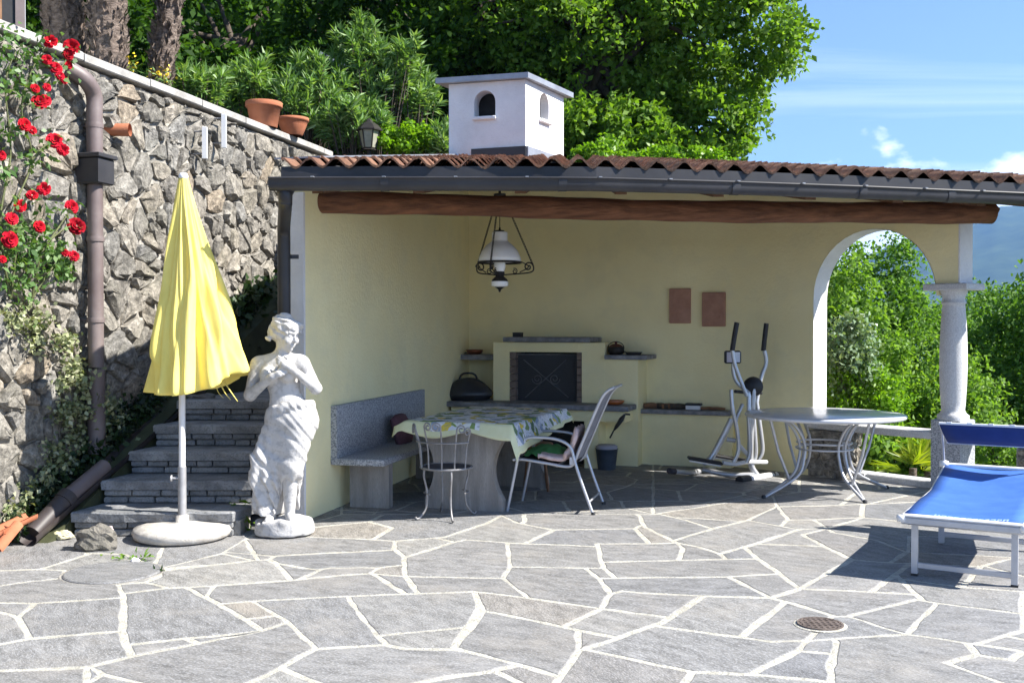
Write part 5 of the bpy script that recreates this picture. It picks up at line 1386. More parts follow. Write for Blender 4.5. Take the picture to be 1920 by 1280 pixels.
# ------------------------------------------------------------------ dining table, cloth
EX, EY = V2(0.951, -0.309), V2(0.309, 0.951)
TN0 = V2(-0.873, 8.407); TWD, TLN, TZ = 0.92, 1.63, 0.715
def tp(s, t, z=0.0): p = TN0 + EX * s + EY * t; return Vector((p[0], p[1], z))
dt = thing('dining_table', tp(TWD / 2, TLN / 2), 'long stone dining table on waisted slab legs under the flowered cloth', 'table')
ex3, ey3 = v3(EX), v3(EY)
MB().box(tp(TWD / 2, TLN / 2, TZ - 0.025), (TWD, TLN, 0.05), (ex3, ey3, Z3), 0.008).build('tabletop', M['table_stone'], dt)
prof = []
for k in range(25):
    z = (TZ - 0.05) * k / 24
    if z < 0.10: w_ = 0.335
    else:
        t = (z - 0.10) / (TZ - 0.15); w_ = 0.335 + (0.44 - 0.335) * t - 0.13 * math.sin(PI * min(1, t * 0.97)) ** 0.8
    prof.append((w_, z))
for t in (0.13, TLN - 0.22):
    poly = [tp(TWD / 2 + w_, t, z) for w_, z in prof] + [tp(TWD / 2 - w_, t, z) for w_, z in prof[::-1]]
    MB().prism(poly, v3(EY * 0.09)).build('leg', M['table_stone'], dt)
mc_ = bpy.data.materials.new('flowered cloth print'); mc_.use_nodes = True
t_ = mc_.node_tree; b_ = t_.nodes['Principled BSDF']; b_.inputs['Roughness'].default_value = 0.75; b_.inputs['Specular IOR Level'].default_value = 0.25
def NN(k, **kw):
    n = t_.nodes.new(k)
    for a, v in kw.items(): setattr(n, a, v)
    return n
tcn = NN('ShaderNodeTexCoord'); dist = NN('ShaderNodeTexNoise'); dist.inputs['Scale'].default_value = 9
t_.links.new(tcn.outputs['Object'], dist.inputs['Vector'])
mxv = NN('ShaderNodeMix', data_type='VECTOR'); mxv.inputs['Factor'].default_value = 0.10
t_.links.new(tcn.outputs['Object'], mxv.inputs['A']); t_.links.new(dist.outputs['Color'], mxv.inputs['B'])
vo = NN('ShaderNodeTexVoronoi'); vo.inputs['Scale'].default_value = 15; t_.links.new(mxv.outputs['Result'], vo.inputs['Vector'])
rpc = NN('ShaderNodeValToRGB'); rpc.color_ramp.interpolation = 'CONSTANT'
for i, (p_, c_) in enumerate(((0.0, (0.72, 0.73, 0.76)), (0.34, (0.20, 0.30, 0.10)), (0.47, (0.62, 0.64, 0.70)), (0.62, (0.66, 0.52, 0.08)), (0.71, (0.12, 0.19, 0.09)), (0.82, (0.30, 0.36, 0.48)), (0.91, (0.70, 0.70, 0.66)))):
    e = rpc.color_ramp.elements[i] if i < 2 else rpc.color_ramp.elements.new(p_)
    e.position = p_; e.color = (*c_, 1)
sp_ = NN('ShaderNodeSeparateColor'); t_.links.new(vo.outputs['Color'], sp_.inputs[0]); t_.links.new(sp_.outputs[0], rpc.inputs[0])
vo2 = NN('ShaderNodeTexVoronoi'); vo2.inputs['Scale'].default_value = 46; t_.links.new(mxv.outputs['Result'], vo2.inputs['Vector'])
th2 = NN('ShaderNodeMapRange'); th2.inputs['From Min'].default_value = 0.30; th2.inputs['From Max'].default_value = 0.36; th2.inputs['To Min'].default_value = 0.55; th2.inputs['To Max'].default_value = 0.0
t_.links.new(vo2.outputs['Distance'], th2.inputs[0])
mxp = NN('ShaderNodeMix', data_type='RGBA'); mxp.inputs['B'].default_value = (0.24, 0.27, 0.24, 1)
t_.links.new(th2.outputs[0], mxp.inputs['Factor']); t_.links.new(rpc.outputs[0], mxp.inputs['A']); t_.links.new(mxp.outputs['Result'], b_.inputs['Base Color'])
M['cloth'] = mc_
M['cloth_border'] = mat('pale yellow cloth hem', (0.64, 0.64, 0.38), (0.70, 0.70, 0.46), scale=8, rough=0.8)
cl = MB(); NU, NV = 44, 66
def over(u):                                                 # cloth coordinate to edge overhang
    return u
A0, A1, B0, B1 = -0.12, TWD + 0.24, -0.14, TLN + 0.06
def cloth_fn(i, j):
    s = A0 + (A1 - A0) * i / (NU - 1); t = B0 + (B1 - B0) * j / (NV - 1)
    es, et = 0.0, 0.0; z = TZ + 0.004
    a = s; b = t
    os_ = max(0, -s, s - TWD); ot = max(0, -t, t - TLN)
    f = 0.0
    if s > TWD: f = (s - TWD); k = 0.95 - 0.55 * max(0, t) / TLN; a = TWD + f * (0.28 + 0.05 * math.sin(t * 17)); z -= f * k
    elif s < 0: a = s * 0.75; z -= -s * 0.40
    if t < 0:
        sc_ = 0.45 + 0.55 * abs(math.sin(PI * (s + 0.05) / TWD * 1.5)) ; b = t * 0.30; z -= -t * sc_ * 0.9
    elif t > TLN: b = TLN + (t - TLN) * 0.5; z -= (t - TLN) * 0.8
    z += 0.0022 * math.sin(s * 21 + t * 9) + 0.002 * math.sin(t * 26 - s * 8)
    if z < TZ + 0.003 and os_ == 0 and ot == 0: z = TZ + 0.003
    return tp(a, b, z)
cl.grid(cloth_fn, NU, NV, True)
clo = cl.build('tablecloth', M['cloth'])
clo.data.materials.append(M['cloth_border'])
mi = []
for i in range(NU - 1):
    for j in range(NV - 1):
        s = A0 + (A1 - A0) * (i + 0.5) / (NU - 1); t = B0 + (B1 - B0) * (j + 0.5) / (NV - 1)
        d = min(s - A0, A1 - s, t - B0, B1 - t)
        mid = abs(s - 0.44) < 0.20 and t < 0.1
        mi.append(1 if (d < 0.045 or ((t < -0.01) and not mid) or (t < 0.07 and (s < 0.12))) else 0)
clo.data.polygons.foreach_set('material_index', mi)
tag(clo, 'cloth printed with lemons, leaves and blue flowers draped over the stone dining table', 'tablecloth')
so = clo.modifiers.new('thickness', 'SOLIDIFY'); so.thickness = 0.003

# ------------------------------------------------------------------ wire garden chair
wc = thing('wire_chair', (-0.51, 8.06, 0), 'dark scrolled wire garden chair drawn up to the near end of the dining table', 'chair')
C0 = V2(-0.51, 8.06); f_ = V2(0.39, 0.92); f_ = f_ / np.linalg.norm(f_); s_ = V2(f_[1], -f_[0])
def cp(a, b, z): p = C0 + f_ * a + s_ * b; return Vector((p[0], p[1], z))
M['wire'] = mat('weathered grey iron', (0.20, 0.195, 0.195), (0.34, 0.33, 0.33), scale=14, rough=0.5, metal=0.45)
ring = [cp(0.195 * math.cos(t), 0.20 * math.sin(t), 0.395) for t in np.linspace(0, 2 * PI, 29)]
MB().tube(ring, 0.009, 8, cap=False).build('seat_ring', M['wire'], wc)
MB().lathe([(0.0, 0.388), (0.14, 0.388), (0.188, 0.392), (0.188, 0.398), (0.13, 0.394), (0.0, 0.391)], cp(0, 0, 0), 32).build('seat', M['mesh_dark'], wc)
for a in (38, 142, 218, 322):
    ca, sa = math.cos(rad(a)), math.sin(rad(a))
    pts = [(0.185, 0.392), (0.190, 0.33), (0.165, 0.22), (0.170, 0.10), (0.215, 0.03), (0.245, 0.012), (0.262, 0.028)]
    MB().tube(smooth_pts([cp(r * ca, r * sa, z) for r, z in pts], 5), 0.0085, 8).build('leg', M['wire'], wc)
for a0 in (60, 240):
    MB().tube(smooth_pts([cp(0.172 * math.cos(rad(a0 + 40 * k - 40)) , 0.172 * math.sin(rad(a0 + 40 * k - 40)), 0.20) for k in range(3)], 5), 0.006, 6).build('stretcher', M['wire'], wc)
def spiral(c, ax, up, r0, turns, n, start=0.0, sgn=1):
    return [c + ax * (r0 * (1 - 0.75 * k / n) * math.cos(start + sgn * turns * 2 * PI * k / n)) + up * (r0 * (1 - 0.75 * k / n) * math.sin(start + sgn * turns * 2 * PI * k / n)) for k in range(n + 1)]
for q, ang in enumerate((-72, -44, -16, 16, 44, 72)):
    ca, sa = -math.cos(rad(ang)), math.sin(rad(ang))
    base = cp(0.195 * ca, 0.2 * sa, 0.395); mid = cp(0.205 * ca, 0.215 * sa, 0.56); top = cp(0.245 * ca, 0.255 * sa, 0.735 - 0.05 * abs(ang) / 72)
    tang = (s_ * math.cos(rad(ang)) + f_ * math.sin(rad(ang))); tg = v3(tang); sg_ = 1 if q % 2 == 0 else -1
    path = smooth_pts([base, mid, top], 5)
    spn = [top + tg * (sg_ * 0.036) + p for p in spiral(Vector(), tg, Z3, 0.036, 1.4, 22, PI if sg_ > 0 else 0, -sg_)]
    MB().tube(path + spn[1:], 0.0065, 7).build('back_scroll', M['wire'], wc)
MB().tube(smooth_pts([cp(-0.222 * math.cos(rad(a)), 0.235 * math.sin(rad(a)), 0.60) for a in range(-72, 73, 18)], 2), 0.006, 6).build('back_rail', M['wire'], wc)

# ------------------------------------------------------------------ aluminium armchair with towels
ac = thing('armchair', (0.40, 8.45, 0), 'aluminium garden armchair with dark textile seat beside the dining table, pink towel in it', 'chair')
fA = V2(-0.93, 0.24); fA /= np.linalg.norm(fA); sA = V2(-fA[1], fA[0]) * -1
sA = V2(0.24, 0.93) / np.linalg.norm(V2(0.24, 0.93))          # to the far side
R0 = V2(0.64, 8.17)                                           # near rear foot
def ap(a, b, z): p = R0 + fA * a + sA * b; return Vector((p[0], p[1], z))
CW = 0.50
for b in (0.0, CW):
    k = 1 if b == 0 else -1
    MB().tube(smooth_pts([ap(0.70, b, 0.0), ap(0.635, b, 0.32), ap(0.60, b, 0.48), ap(0.545, b, 0.585), ap(0.43, b, 0.60), ap(0.28, b, 0.585), ap(0.185, b, 0.53), ap(0.15, b, 0.42), ap(0.09, b, 0.24), ap(0.0, b, 0.0)], 5), 0.0125, 10).build('leg_frame', M['alu'], ac)
    bb = b + 0.035 * k
    MB().tube(smooth_pts([ap(0.66, bb, 0.408), ap(0.58, bb, 0.415), ap(0.38, bb, 0.390), ap(0.22, bb, 0.370), ap(0.165, bb, 0.395), ap(0.13, bb, 0.48), ap(0.03, bb, 0.72), ap(-0.055, bb, 0.91), ap(-0.105, bb, 0.975), ap(-0.15, bb, 1.0)], 5), 0.0125, 10).build('seat_rail', M['alu'], ac)
    MB().box(ap(0.165, b + 0.016 * k, 0.42), (0.05, 0.035, 0.06), (v3(fA), v3(sA), Z3)).build('bracket', M['alu'], ac)
    MB().lathe([(0.017, 0), (0.018, 0.02), (0.014, 0.025)], ap(0.0, b, 0), 10).build('foot_cap', M['black'], ac)
for a, z in ((0.655, 0.408), (-0.15, 1.0), (0.30, 0.372)):
    MB().tube([ap(a, 0.035, z), ap(a, CW - 0.035, z)], 0.011, 8).build('cross_bar', M['alu'], ac)
MB().tube([ap(0.035, 0.0, 0.10), ap(0.035, CW, 0.10)], 0.009, 8).build('cross_bar', M['alu'], ac)
sp1 = smooth_pts([ap(0.65, 0, 0.418), ap(0.58, 0, 0.424), ap(0.38, 0, 0.395), ap(0.22, 0, 0.378), ap(0.172, 0, 0.395)], 4)
sp2 = smooth_pts([ap(0.165, 0, 0.41), ap(0.13, 0, 0.48), ap(0.03, 0, 0.72), ap(-0.055, 0, 0.91), ap(-0.105, 0, 0.975), ap(-0.14, 0, 0.995)], 4)
for nm, sp, m_ in (('seat', sp1, 'mesh_dark'), ('backrest', sp2, 'mesh_grey')):
    o = MB().grid(lambda i, j: sp[i] + v3(sA) * (0.045 + (CW - 0.09) * j / 6) - Z3 * (0.012 * math.sin(PI * j / 6) if nm == 'seat' else 0), len(sp), 7).build(nm, M[m_], ac)
    q = o.modifiers.new('thickness', 'SOLIDIFY'); q.thickness = 0.004
def rumple(name, c, ax, ay, az, size, m_, label, cat, seed, amp=0.02, n=22):
    rng = np.random.default_rng(seed); mb = MB()
    def fn(i, j):
        a, b = (i / (n - 1) - 0.5), (j / (n - 1) - 0.5)
        h = mnoise.noise(Vector((a * 5 + seed, b * 5, 0.3))) * amp + mnoise.noise(Vector((a * 11, b * 11 + seed, 2))) * amp * 0.5
        e = max(0, abs(a) - 0.38) + max(0, abs(b) - 0.38)
        return Vector(c) + ax(a, b) + Z3 * 0 + ay * h - az * 0
    mb.grid(fn, n, n, True); o = mb.build(name, m_); q = o.modifiers.new('thickness', 'SOLIDIFY'); q.thickness = 0.012
    return tag(o, label, cat)
# pink towel folded from the back down on to the seat; its centre line follows both
tl = smooth_pts([ap(0.44, 0, 0.425), ap(0.36, 0, 0.425), ap(0.24, 0, 0.422), ap(0.20, 0, 0.46), ap(0.165, 0, 0.54), ap(0.125, 0, 0.66)], 5)
mb = MB()
mb.grid(lambda i, j: tl[i] + v3(sA) * (0.03 + 0.30 * j / 9 + 0.015 * math.sin(i * 0.8)) + (v3(fA) * 0.012 + Z3 * 0.012) * (1 + math.sin(j * 1.7 + i * 0.5)) , len(tl), 10)
o = mb.build('towel', M['pink_cloth']); q = o.modifiers.new('thickness', 'SOLIDIFY'); q.thickness = 0.03; q.offset = 0
tag(o, 'pale pink towel slumped in the seat of the aluminium armchair', 'towel')
gcl = MB()
gcl.grid(lambda i, j: ap(0.60 - 0.34 * i / 17, 0.16 + 0.28 * j / 13, 0.430 + 0.085 * max(0, math.sin(PI * i / 17) * math.sin(PI * j / 13)) ** 0.5 + 0.03 * mnoise.noise(Vector((i * 0.45, j * 0.5, 4)))), 18, 14)
tag(gcl.build('green_bundle', M['green_cloth']), 'crumpled green fabric bundle on the seat of the aluminium armchair', 'fabric')
# folded stool in the dark behind the table
sl = thing('stool', (0.15, 9.35, 0), 'small brown wooden stool in the shade behind the dining table legs', 'stool')
MB().lathe([(0.0, 0.40), (0.15, 0.40), (0.155, 0.415), (0.15, 0.43), (0, 0.43)], (0.22, 9.40, 0), 20).build('seat', M['wood'], sl)
for k in range(4):
    a = PI / 4 + k * PI / 2
    MB().tube([(0.22 + 0.09 * math.cos(a), 9.40 + 0.09 * math.sin(a), 0.40), (0.22 + 0.15 * math.cos(a), 9.40 + 0.15 * math.sin(a), 0.0)], 0.014, 8).build('leg', M['wood'], sl)
# striped cushion on the granite bench
cu = thing('cushion', v3(FL + DL * 1.62 + DLn * 0.2, 0.42), 'dark cushion with pale pink stripes leaning on the granite bench', 'cushion')
cc = FL + DL * 1.68 + DLn * 0.17
mb = MB(); mb.grid(lambda i, j: v3(cc + DL * ((i / 11 - 0.5) * 0.30), 0.42 + 0.22 * j / 9) + v3(DLn) * (0.005 + 0.055 * (1 - (2 * i / 11 - 1) ** 4) * (1 - (2 * j / 9 - 1) ** 4) - 0.06 * j / 9), 12, 10)
o = mb.build('cushion_cover', mat('dark cushion cloth', (0.10, 0.045, 0.06), (0.15, 0.07, 0.085), scale=20, rough=0.9), cu); q = o.modifiers.new('thickness', 'SOLIDIFY'); q.thickness = 0.05
for j in (3, 5, 7):
    mb = MB(); mb.grid(lambda i, k: v3(cc + DL * ((i / 11 - 0.5) * 0.296), 0.42 + 0.22 * (j + k * 0.7) / 9) + v3(DLn) * (0.009 + 0.055 * (1 - (2 * i / 11 - 1) ** 4) * (1 - (2 * (j + k * 0.7) / 9 - 1) ** 4) - 0.06 * (j + k * 0.7) / 9), 12, 2)
    mb.build('stripe', M['pink_cloth'], cu)

# ------------------------------------------------------------------ round white table
RT = V2(2.77, 9.21); RZ = 0.712
rt_ = thing('round_table', (RT[0], RT[1], 0), 'round pale grey plastic garden table on bent tube legs in front of the arch', 'table')
MB().lathe([(0.0, RZ - 0.030), (0.60, RZ - 0.030), (0.672, RZ - 0.034), (0.690, RZ - 0.022), (0.690, RZ - 0.006), (0.680, RZ), (0.0, RZ + 0.001)], (RT[0], RT[1], 0), 64).build('tabletop', M['grey_top'], rt_)
feet = [V2(*G(x, y).xy) for x, y in ((1432, 934), (1622, 943), (1663, 916), (1477, 909))]
for ft in feet:
    d = ft - RT; r = np.linalg.norm(d); d = d / r; n = V2(-d[1], d[0])
    for o in (-0.035, 0.035):
        P = lambda rr, z: v3(RT + d * rr + n * (o * (1 if z > 0.10 else z / 0.10)), z)
        MB().tube(smooth_pts([P(0.44, RZ - 0.03), P(0.33, 0.60), P(0.245, 0.46), P(0.25, 0.32), P(0.33, 0.17), P(r, 0.008)], 5), 0.0125, 8).build('leg', M['alu'], rt_)
    MB().tube([v3(RT + d * 0.585, RZ - 0.03), v3(RT + d * 0.50, 0.40), v3(RT + d * 0.375, 0.135)], 0.013, 8).build('brace', M['alu'], rt_)
    MB().lathe([(0.019, 0), (0.020, 0.02), (0.012, 0.03)], v3(ft), 10).build('foot_cap', M['black'], rt_)
for z, r in ((0.455, 0.235), (0.405, 0.245)):
    MB().tube([v3(RT + V2(math.cos(t), math.sin(t)) * r, z) for t in np.linspace(0, 2 * PI, 33)], 0.009, 6, cap=False).build('ring', M['alu'], rt_)

# ------------------------------------------------------------------ blue sun lounger
mA = V2(0.507, 0.862); lA = V2(0.862, -0.507); LF = V2(*G(1690, 966, 0.37).xy)
lo = thing('sun_lounger', v3(LF + lA * 0.33 + mA * 0.8), 'blue mesh sun lounger with aluminium frame and small blue sunshade at its head', 'sun lounger')
def lp(a, b, z): p = LF + mA * a + lA * b; return Vector((p[0], p[1], z))
LWd = 0.66; lz = lambda a: 0.372 + (0.10 * ((a - 1.08) / 0.64) if a > 1.08 else 0)
m3, l3 = v3(mA), v3(lA)
for b in (0.012, LWd - 0.012):
    pts = [lp(a, b, lz(a) - 0.012) for a in (0.0, 0.3, 0.7, 1.08, 1.4, 1.72)]
    MB().tube(pts, 0.021, 10).build('side_rail', M['white_metal'], lo)
MB().box(lp(0.0, LWd / 2, 0.345), (0.03, LWd, 0.045), (m3, l3, Z3), 0.008).build('end_rail', M['alu'], lo)
MB().box(lp(0.012, LWd / 2, 0.374), (0.055, LWd - 0.02, 0.012), (m3, l3, Z3), 0.004).build('end_rail', M['white_metal'], lo)
MB().tube([lp(0.10, 0.02, 0.315), lp(0.10, LWd - 0.02, 0.315)], 0.014, 8).build('cross_bar', M['alu'], lo)
MB().tube([lp(1.72, 0.0, lz(1.72)), lp(1.72, LWd, lz(1.72))], 0.016, 8).build('head_rail', M['white_metal'], lo)
for b in (0.0, LWd):
    MB().lathe([(0.0, -0.02), (0.026, -0.018), (0.03, 0.0), (0.026, 0.018), (0, 0.02)], lp(0.0, b, 0.355), 12).build('corner_cap', M['white_metal'], lo)
    MB().lathe([(0.0, -0.03), (0.03, -0.02), (0.034, 0.0), (0.03, 0.02), (0, 0.03)], lp(1.70, b, lz(1.72) + 0.008), 12).build('pivot_knob', M['white_metal'], lo)
    k = 1 if b == 0 else -1
    MB().box(lp(0.10, b + 0.06 * k, 0.165), (0.032, 0.035, 0.33), (m3, l3, Z3), 0.006).build('leg', M['alu'], lo)
    MB().box(lp(0.10, b + 0.06 * k, 0.008), (0.036, 0.039, 0.02), (m3, l3, Z3), 0.004).build('foot_cap', M['black'], lo)
    MB().box(lp(1.16, b + 0.06 * k, 0.175), (0.032, 0.035, 0.35), (m3, l3, Z3), 0.006).build('leg', M['alu'], lo)
    a0_, a1__ = lp(1.70, b, lz(1.72)), lp(1.60, b - 0.006 * k, 0.770)
    MB().tube([a0_, lp(1.665, b - 0.004 * k, 0.60), a1__], 0.010, 8).build('shade_arm', M['alu'], lo)
for a in (0.10, 1.16):
    MB().box(lp(a, LWd / 2, 0.065), (0.018, LWd - 0.12, 0.035), (m3, l3, Z3), 0.004).build('cross_bar', M['alu'], lo)
av = [0.03, 0.2, 0.4, 0.6, 0.8, 1.0, 1.08, 1.16, 1.3, 1.5, 1.715]
fbm = MB().grid(lambda i, j: lp(av[i], 0.012 + (LWd - 0.024) * j / 8, lz(av[i]) + 0.010 - 0.024 * math.sin(PI * j / 8) - 0.004 * math.sin(av[i] * 9)), len(av), 9).build('fabric', M['blue'], lo)
q = fbm.modifiers.new('thickness', 'SOLIDIFY'); q.thickness = 0.003
pm = MB(); rngl = np.random.default_rng(4)
def fz(a, b): return lz(a) + 0.0145 - 0.004 * math.sin(a * 9) - 0.022 * math.sin(PI * (b - 0.012) / (LWd - 0.024))
b = 0.165
for k in range(12):                                          # worn, unreadable white print near the foot
    w_ = rngl.uniform(0.020, 0.030); h0, h1 = 0.075, 0.155
    for (q0, q1, r0, r1) in ((0, 0.32, 0, 1), (0, 1, 0.8, 1), (0.68, 1, rngl.choice([0, 0.45]), 1), (0, 1, 0.42, 0.6)):
        if rngl.random() < 0.25: continue
        pts = [(b + w_ * q0, h0 + (h1 - h0) * r0), (b + w_ * q1, h0 + (h1 - h0) * r0), (b + w_ * q1, h0 + (h1 - h0) * r1), (b + w_ * q0, h0 + (h1 - h0) * r1)]
        pm.add([lp(a, bb, fz(a, bb) + 0.0015 + 0.0005 * k / 12) for bb, a in pts], [(0, 1, 2, 3)])
    b += w_ + 0.008
pm.build('printed_lettering', M['blue_print'], fbm, recalc=False)
top = [lp(1.52, bb, 0.792) for bb in (-0.012, LWd + 0.012)]; bot = [lp(1.66, bb, 0.640) for bb in (0.03, LWd - 0.03)]
cs = MB().grid(lambda i, j: (top[0].lerp(top[1], j / 8)).lerp(bot[0].lerp(bot[1], j / 8), i / 4) + m3 * (-0.02 * math.sin(PI * i / 4)), 5, 9).build('sunshade', M['shaded_blue'], lo)
q = cs.modifiers.new('thickness', 'SOLIDIFY'); q.thickness = 0.004
MB().tube([top[0], top[1]], 0.009, 8).build('shade_bar', M['white_metal'], cs); MB().tube([bot[0], bot[1]], 0.008, 8).build('shade_bar', M['alu'], cs)
for e in (0, 1): MB().tube([top[e], bot[e]], 0.008, 8).build('shade_bar', M['alu'], cs)
for j in range(5):
    p = top[0].lerp(top[1], (j + 0.5) / 5); MB().box(p + Z3 * 0.004, (0.02, 0.03, 0.016), (m3, l3, Z3)).build('clip', M['white_metal'], cs)

# ------------------------------------------------------------------ cross trainer
ct = thing('cross_trainer', W(1395, 900, 10.1) * 1.0 - Z3 * W(1395, 900, 10.1).z, 'silver elliptical cross trainer with black handle grips beside the yellow back wall', 'exercise machine')
ez = lambda x, y, d=10.12: W(1230 + x / 3.763, 580 + y / 3.763, d)
def et(name, pts, r, m_='silver', sm=5, par=None, seg=10): 
    P = smooth_pts(pts, sm) if sm else pts
    return MB().tube(P, r, seg).build(name, M[m_], par or ct)
et('front_stabiliser', [ez(620, 1205, 9.95), ez(845, 1172, 10.35)], 0.042, 'white_metal', 0)
et('stabiliser_cap', [ez(588, 1208, 9.90), ez(650, 1200, 10.0)], 0.047, 'black', 0)
et('stabiliser_cap', [ez(815, 1176, 10.30), ez(850, 1172, 10.38)], 0.046, 'mesh_dark', 0)
et('main_post', [ez(715, 1172), ez(670, 1090), ez(668, 900), ez(680, 700), ez(690, 560)], 0.030)
et('swing_arm', [ez(640, 1080, 9.95), ez(662, 1005, 9.95), ez(655, 780, 9.95), ez(655, 610, 9.98), ez(640, 590, 9.98)], 0.021)
et('swing_arm', [ez(722, 1060, 10.3), ez(752, 985, 10.3), ez(728, 780, 10.3), ez(708, 640, 10.3)], 0.021)
et('swing_arm', [ez(690, 1070, 10.18), ez(706, 1000, 10.18), ez(692, 790, 10.18), ez(676, 640, 10.18)], 0.019)
h1_ = et('handle', [ez(640, 610, 9.95), ez(605, 520, 9.93), ez(560, 400, 9.92), ez(545, 330, 9.92), ez(540, 285, 9.92)], 0.019)
et('grip', [ez(538, 290, 9.92), ez(555, 180, 9.92), ez(571, 92, 9.92)], 0.024, 'black', 3, h1_)
h2_ = et('handle', [ez(712, 650, 10.3), ez(724, 560, 10.32), ez(745, 470, 10.34), ez(778, 375, 10.35), ez(765, 290, 10.35)], 0.021)
et('grip', [ez(757, 292, 10.35), ez(768, 190, 10.35), ez(779, 98, 10.35)], 0.024, 'black', 3, h2_)
et('console_post', [ez(660, 590, 10.1), ez(575, 520, 10.1), ez(545, 440, 10.1), ez(545, 340, 10.1)], 0.017)
ccx = ez(540, 336, 10.08)
con = MB().box(ccx, (0.158, 0.035, 0.125), None, 0.012).build('console', M['black'], ct)
MB().box(ccx + Vector((-0.030, -0.020, 0.0)), (0.060, 0.010, 0.098)).build('screen', mat('pale console screen', (0.42, 0.38, 0.42), (0.5, 0.46, 0.5), rough=0.3), con)
MB().box(ccx + Vector((0.036, -0.020, 0.0)), (0.062, 0.010, 0.098)).build('key_panel', M['alu'], con)
MB().lathe([(0.0, -0.06), (0.085, -0.05), (0.10, 0.0), (0.085, 0.05), (0, 0.06)], ez(685, 545, 10.15), 20, ax=(Vector((1, 0, 0)), Z3, Vector((0, -1, 0)))).build('hub', M['black'], ct)
et('axle', [ez(560, 578, 9.9), ez(740, 590, 10.4)], 0.017, 'black', 0)
et('pedal_arm', [ez(530, 565, 9.9), ez(540, 700, 9.9), ez(572, 850, 9.9), ez(582, 990, 9.9), ez(548, 1075, 9.9)], 0.019)
et('pedal_arm', [ez(610, 670, 10.0), ez(575, 745, 9.95), ez(560, 800, 9.92)], 0.018)
et('rear_strut', [ez(535, 770, 10.1), ez(455, 930, 10.1), ez(385, 1050, 10.1), ez(330, 1085, 10.1)], 0.030)
et('link_bar', [ez(580, 950, 10.0), ez(652, 1030, 10.0)], 0.020, 'white_metal', 0)
et('link_bar', [ez(500, 915, 10.0), ez(560, 925, 10.0)], 0.024, 'silver', 0)
for x, y, d in ((345, 1065, 9.9), (520, 1045, 10.4)):
    c = ez(x, y, d); pd = MB().box(c, (0.33, 0.12, 0.028), (Vector((0.985, -0.05, -0.16)).normalized(), Vector((0.05, 1, 0)).normalized(), Vector((0.16, 0, 0.985)).normalized()), 0.01).build('pedal', M['black'], ct)
    MB().box(c - Z3 * 0.022, (0.30, 0.04, 0.02), (Vector((0.985, -0.05, -0.16)).normalized(), Vector((0.05, 1, 0)).normalized(), Vector((0.16, 0, 0.985)).normalized())).build('pedal_bar', M['silver'], pd)
et('pedal_link', [ez(470, 1080, 9.95), ez(560, 1090, 10.0), ez(640, 1075, 10.05), ez(780, 1075, 10.2)], 0.02, 'white_metal')
et('base_rail', [ez(330, 1130, 10.2), ez(520, 1165, 10.1), ez(690, 1165, 10.1)], 0.026)
et('rear_stabiliser', [ez(105, 1140, 10.0), ez(240, 1150, 10.2), ez(410, 1125, 10.75)], 0.025, 'silver', 0)
et('stabiliser_cap', [ez(92, 1138, 9.97), ez(132, 1142, 10.03)], 0.030, 'mesh_dark', 0)

# ------------------------------------------------------------------ hanging lamp
LD = 9.25
lz_ = lambda x, y, d=LD: W(840 + x / 7.11, 390 + y / 7.11, d)
lc = lz_(690, 730); LU = LD / F_PX / 7.11
lm = thing('hanging_lamp', (lc.x, lc.y, lc.z), 'old style hanging lamp with white glass shade and scrolled iron bracket below the log', 'lamp')
U = lambda r, y: (r * LU, -(y - 730) * LU)
MB().lathe([U(0, 1125), U(14, 1110), U(20, 1085), U(70, 1050)], lc, 20).build('finial', M['iron'], lm)
MB().lathe([U(70, 1050), U(112, 1035), U(116, 1005), U(112, 978)], lc, 24).build('oil_font', M['opal'], lm)
MB().lathe([U(112, 978), U(100, 950), U(55, 910), U(66, 870), U(60, 845)], lc, 24).build('neck', M['iron'], lm)
MB().lathe([U(60, 845), U(74, 800), U(78, 760), U(70, 715)], lc, 24).build('lower_glass', M['opal'], lm)
sh_ = MB().lathe([U(286, 712), U(278, 660), U(240, 570), U(180, 500), U(120, 455), U(104, 430), U(104, 330), U(98, 320)], lc, 36, close=False).build('shade', M['opal'], lm)
q = sh_.modifiers.new('thickness', 'SOLIDIFY'); q.thickness = 0.004
MB().lathe([U(290, 738), U(298, 730), U(298, 716), U(284, 712)], lc, 36, close=False).build('shade_ring', M['iron'], lm)
MB().lathe([U(60, 318), U(62, 300), U(30, 296), U(12, 290), U(12, 262)], lc, 16).build('smoke_bell', M['iron'], lm)
tips = []
for k, (ang, rr_) in enumerate(((195, 310), (330, 460), (75, 330))):
    d = Vector((math.cos(rad(ang)), math.sin(rad(ang)), 0))
    if k == 1: d = Vector((0.96, -0.28, 0))
    if k == 0: d = Vector((-0.93, 0.2, 0)).normalized()
    if k == 2: d = Vector((-0.35, -0.9, 0)).normalized()
    B = lambda r, y: lc + d * (r * LU) + Z3 * (-(y - 730) * LU)
    a = MB().tube(smooth_pts([B(58, 890), B(rr_ * 0.5, 880), B(rr_ * 0.85, 868), B(rr_, 840), B(rr_ * 1.01, 780)], 5) + [B(rr_ * 0.86, 790) + p for p in spiral(Vector(), d, Z3, 65 * LU, 1.2, 18, 0.2, 1)], 0.0062, 7)
    a.tube(smooth_pts([B(300, 722), B(rr_ * 0.8 + 30, 790), B(rr_ * 0.6, 860)], 5), 0.005, 6)
    a.tube([B(rr_ * 0.45, 845) + p for p in spiral(Vector(), d, Z3, 40 * LU, 1.3, 16, 2, -1)], 0.0045, 6)
    a.build('bracket', M['iron'], lm); tips.append(B(rr_ * 1.0, 770))
apex = lc + Z3 * 0.66 + Vector((0.0, 0, 0))
